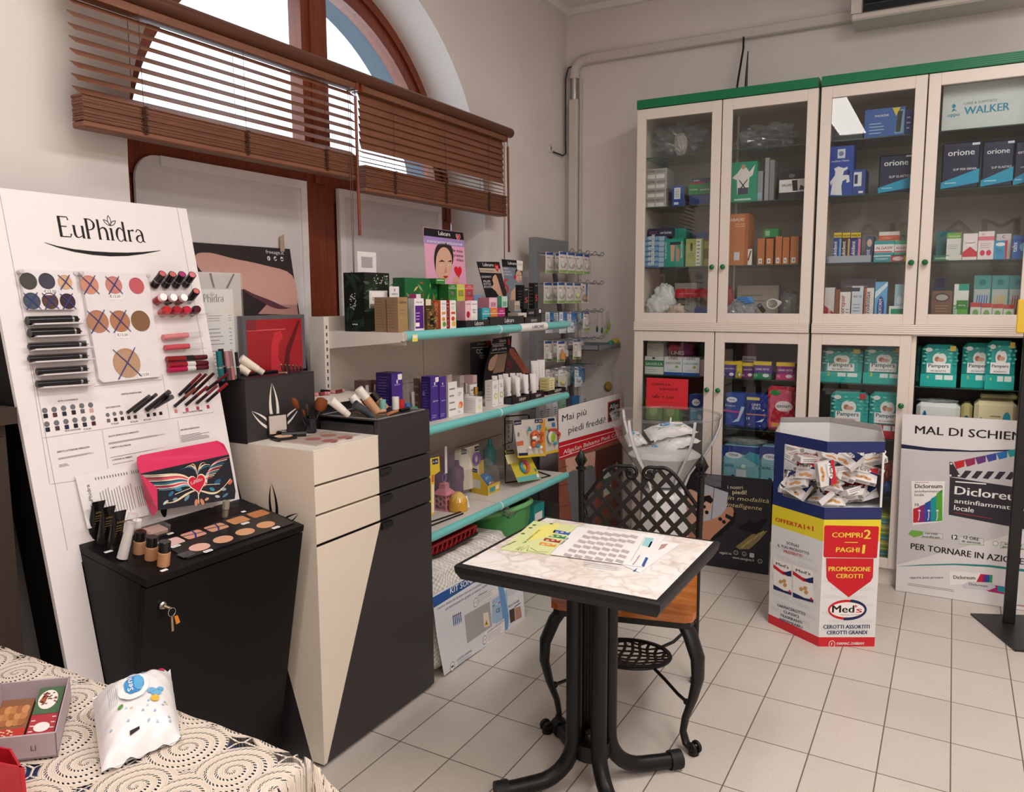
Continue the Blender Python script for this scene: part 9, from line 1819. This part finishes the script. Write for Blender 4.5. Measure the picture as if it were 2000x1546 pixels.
dt('MAL DI SCHIENA',(170,196),(868,243),46);dt('PER TORNARE IN AZIONE',(145,866),(800,958),35);F.ppoly(m,[cd(*q)for q in((372,450),(830,520),(830,758),(365,668))],DKG,1);F.ppoly(m,[cd(*q)for q in((370,362),(385,362),(432,440),(430,452),(370,448))],DKG,1.2)
for i in range(7):F.ppoly(m,[cd(395+62*i,362-13*i),cd(457+62*i,349-13*i),cd(457+62*i,388-13*i),cd(410+62*i,404-14*i)],ink(RDG[i]),1.3)
for i in range(6):F.ppoly(m,[cd(462+66*i,412+2*i),cd(500+66*i,414+2*i),cd(462+66*i,458+2*i),cd(430+66*i,452+2*i)],DKG,1.3)
for x,y in((380,372),(376,440),(424,442)):F.ell(m,*F.px(*cd(x,y)),.005,.005,W_,2,8)
F.pline(m,[cd(405,476),cd(583,490)],.006,W_,2);dt('Dicloreum',(400,548),(830,596),48,W_,.025);dt('antinfiammatorio',(398,598),(830,652),26,W_);dt('locale',(396,640),(510,656),30,W_);F.pline(m,[cd(395,655),cd(620,692)],.003,ink('a83038'),2)
F.ppoly(m,[cd(*q)for q in((148,472),(345,474),(330,708),(157,728))],W_,1.2);F.ppoly(m,[cd(*q)for q in((148,472),(157,728),(132,708),(135,468))],ink('c9c8cc'),1.2);dt('Dicloreum',(170,514),(328,514),24);dt('antinfiammatorio',(168,538),(328,538),13,DKG,0);dt('locale',(168,560),(222,560),16,DKG,0);dt('10',(170,618),(193,618),16,DKG);F.pline(m,[cd(170,480),cd(250,481)],.002,ink('a83a3a'),2)
for i,c in enumerate(('c8283a','8a2f7a','2a50a8','1f9a98','5aa83a')):F.ppoly(m,[cd(159+34*i,634-10*i-i*i*3),cd(193+34*i,624-14*i-i*i*3),cd(193+34*i,712-2*i),cd(159+34*i,715-2*i)],ink(c),1.5)
for x in(195,250,300):F.ell(m,*F.px(*cd(x,645)),.006,.006,ink('e8d8dc'),2,10);F.pline(m,[cd(x,655),cd(x,680),cd(x-6,702)],.004,ink('e8d8dc'),2)
for x0,y0,x1,y1 in((205,765,332,812),(425,792,570,848),(665,825,810,872)):F.ppoly(m,[cd(*q)for q in((x0,y0),(x1,y0+14),(x1,y1),(x0,y1-10))],ink('9ab87a'),1);F.ppoly(m,[cd(*q)for q in((x0+2,y0+3),(x1-3,y0+17),(x1-3,y1-4),(x0+2,y1-13))],ink('dad8da'),1.3)
dt('cerotti',(225,780),(300,786),12);dt('medicati',(212,798),(314,806),12);dt('12 ORE',(452,806),(540,820),18);dt('di azione',(440,826),(550,838),12);dt('sollievo',(690,842),(790,852),12);dt('prolungato',(680,858),(800,872),12);F.ppoly(m,[cd(*q)for q in((130,780),(150,757),(215,765),(218,785),(165,800))],ink('7ab04a'),1.6)
for x,y,c in((637,835,'6ab03a'),(398,800,'2a88a8')):cc=F.px(*cd(x,y));F.ell(m,*cc,.012,.012,ink(c),1.6);F.ell(m,*cc,.010,.010,W_,1.9)
dt('12',(385,810),(418,812),26);F.ppoly(m,[cd(*q)for q in((60,970),(200,958),(400,952),(600,960),(810,985),(810,1000),(600,972),(400,960),(200,964))],ink('2a8a8a'),1.5);dt('oppure puoi provare',(140,1038),(335,1038),12,K_,0)
F.ppoly(m,[cd(*q)for q in((370,992),(622,1015),(612,1062),(372,1078))],W_,1.6);F.ppoly(m,[cd(*q)for q in((525,1060),(550,1012),(622,1018),(614,1062))],ink('c8283a'),2)
for i,c in enumerate(('7a2f8a','2a58a8','2a9a6a')):F.ppoly(m,[cd(566+18*i,1018),cd(584+18*i,1020),cd(582+18*i,1062),cd(562+18*i,1062)],ink(c),2.3)
dt('Dicloreum',(394,1040),(520,1044),20);F.ppoly(m,[cd(*q)for q in((445,1078),(480,1056),(620,1062),(640,1090),(600,1106),(455,1092))],ink('d3d2d6'),2.5);dt('Dicloreum',(484,1076),(592,1090),14,DKG,.01);F.ppoly(m,[cd(*q)for q in((575,1100),(640,1078),(690,1085),(690,1130),(600,1114))],ink('b8307a'),2.4);F.ppoly(m,[cd(*q)for q in((650,1082),(690,1086),(690,1120),(650,1110))],ink('2a9ab0'),2.8)
for i in range(2):F.pline(m,[cd(128,1066+9*i),cd(396,1106+8*i)],.002,ink('8a8688'),1.5)
dt('ALFASIGMA',(750,1196),(803,1202),9,ink('b0483a'));part('printed_face',m,t,'printed clapperboard face')
c1,c2=V3((.15,4.20,0)),V3((.308,3.838,0));d=(c2-c1);n=V3((-d.y,d.x,0));t=thing('pole_stand','black square pole stand with yellow sign at right picture edge','sign stand',(c1+c2+n*.9)/2);m=MB();m.prism([c1,c2,c2+n*.9,c1+n*.9],(0,0,.008),mat('1b1a19',.4));part('base_plate',m,t)
m=MB();p=V3((.302,4.17,0));m.cham(p.x-.024,p.x+.024,p.y-.024,p.y+.024,.008,1.40,.004,mat('131212',.4));part('pole',m,t);m=MB();m.cham(.245,.70,4.13,4.142,1.335,1.482,.004,mat('e3bd3a',.4));part('sign_panel',m,t,'yellow sign panel');m=MB();m.cham(.31,.62,4.12,4.13,1.10,1.25,.004,CARD);part('card_panel',m,t,'white card panel')
def c8(x,y):return(x*.29,1220+y*.29)
LZT=LZ+.003
wipes('soft white wipes pack with blue lid label lying on the lace cloth',onz(*c8(622,490),LZT+.03),onz(*c8(1148,312),LZT+.03),onz(*c8(1218,768),LZT+.004),onz(*c8(684,992),LZT+.004),.045,None,True)
fr_=onz(*c8(388,885),LZT);h_=zat(c8(0,725)[1],fr_.x,fr_.y)-LZT;br_=onz(*c8(470,347),LZT+h_);br_.z=LZT;fl_=onz(*c8(-150,945),LZT);U_=(fl_-fr_);V_=(br_-fr_);t=thing('carton_tray','lilac grey open carton holding two biscuit boxes on the lace cloth','carton',fr_+U_*.5+V_*.5);m=MB();LIL=mat('b9aaae',.5);th=.004
for o_,a_,b_ in((fr_,U_,V_*.02),(fr_+V_*.98,U_,V_*.02),(fr_,U_*.015,V_),(fr_+U_*.985,U_*.015,V_),):m.para(o_,a_,b_,V3((0,0,h_)),LIL)
m.para(fr_,U_,V_,V3((0,0,.003)),LIL);F=Face(fr_+V3((0,0,0)),-U_,V3((0,0,1)),1,h_);F.o=fr_+U_*0.5;F.text(m,'LI',U_.length*.5-.03,h_*.35,ink('5a4a50'),None,h_*.22,1,0,'r');part('tray_body',m,t)
def inbox(label,a0,a1,b0,b1,z,hh,deco,c,grp):
 o_=fr_+U_*a1+V_*b0+V3((0,0,.0035));m=MB();m.para(o_,-U_*(a1-a0),V_*(b1-b0),V3((0,0,hh)),mat(c,.4));F=Face(o_+V3((0,0,hh)),-U_,V_,(U_*(a1-a0)).length,(V_*(b1-b0)).length);F.N=V3((0,0,1));deco(m,F);single('biscuit_box',m,label,'box',grp)
inbox('red and green biscuit box with iced cookie picture in the open carton',.06,.42,.05,.94,0,h_*.62,lambda m,F:(F.frect(m,0,.45,1,1,ink('4a6a4a')),F.fell(m,.45,.74,.38,.2,ink('f0e8e0'),1.5),F.fpoly(m,[(.12,.7),(.3,.88),(.42,.8),(.36,.64)],ink('9a5238'),2),F.fell(m,.5,.2,.3,.09,ink('f2e4e0'),1.5),dots(m,F,30,8,'8a4a38',.2,.8,.62,.88),[F.frect(m,.05+.9*(i%2),.02+.05*i,.2+.6*(i%2),.04+.05*i,ink('e8d8d0'),1)for i in range(8)]),'b02a38','biscuit boxes in the open carton')
inbox('brown biscuit box with heaped cookies picture in the open carton',.46,.92,.05,.80,0,h_*.55,lambda m,F:([F.fell(m,.15+.17*(i%5),.45+.14*(i//5),.12,.1,ink(('b87a4a','a0653a','c48a58')[i%3]),1+i*.1)for i in range(15)],F.frect(m,0,0,1,.3,ink('b8342e')),dots(m,F,25,9,'e8c8a0',.1,.9,.05,.28)),'8a5a3c','biscuit boxes in the open carton')
RDC=mat('c01f2e',.35,0,.5,.02);A_=onz(*c8(172,1190),LZT);hA_=zat(c8(0,962)[1],A_.x,A_.y)-LZT;B_=onz(*c8(76,832),LZT+hA_);B_.z=LZT;dL=V3((-.25,-.06,0));t=thing('red_carton','shiny red open carton at lower left corner on the lace cloth','carton',A_);m=MB()
for a_,b_ in((A_,B_),(B_,B_+dL),(B_+dL,A_+dL),(A_+dL,A_)):nn_=(b_-a_).cross(V3((0,0,1))).normalized();m.para(a_,b_-a_,nn_*-.003,V3((0,0,hA_)),RDC)
part('carton_wall',m,t);m=MB();m.poly([A_+V3((0,0,.002)),B_+V3((0,0,.002)),B_+dL+V3((0,0,.002)),A_+dL+V3((0,0,.002))],RDC);part('carton_floor',m,t)
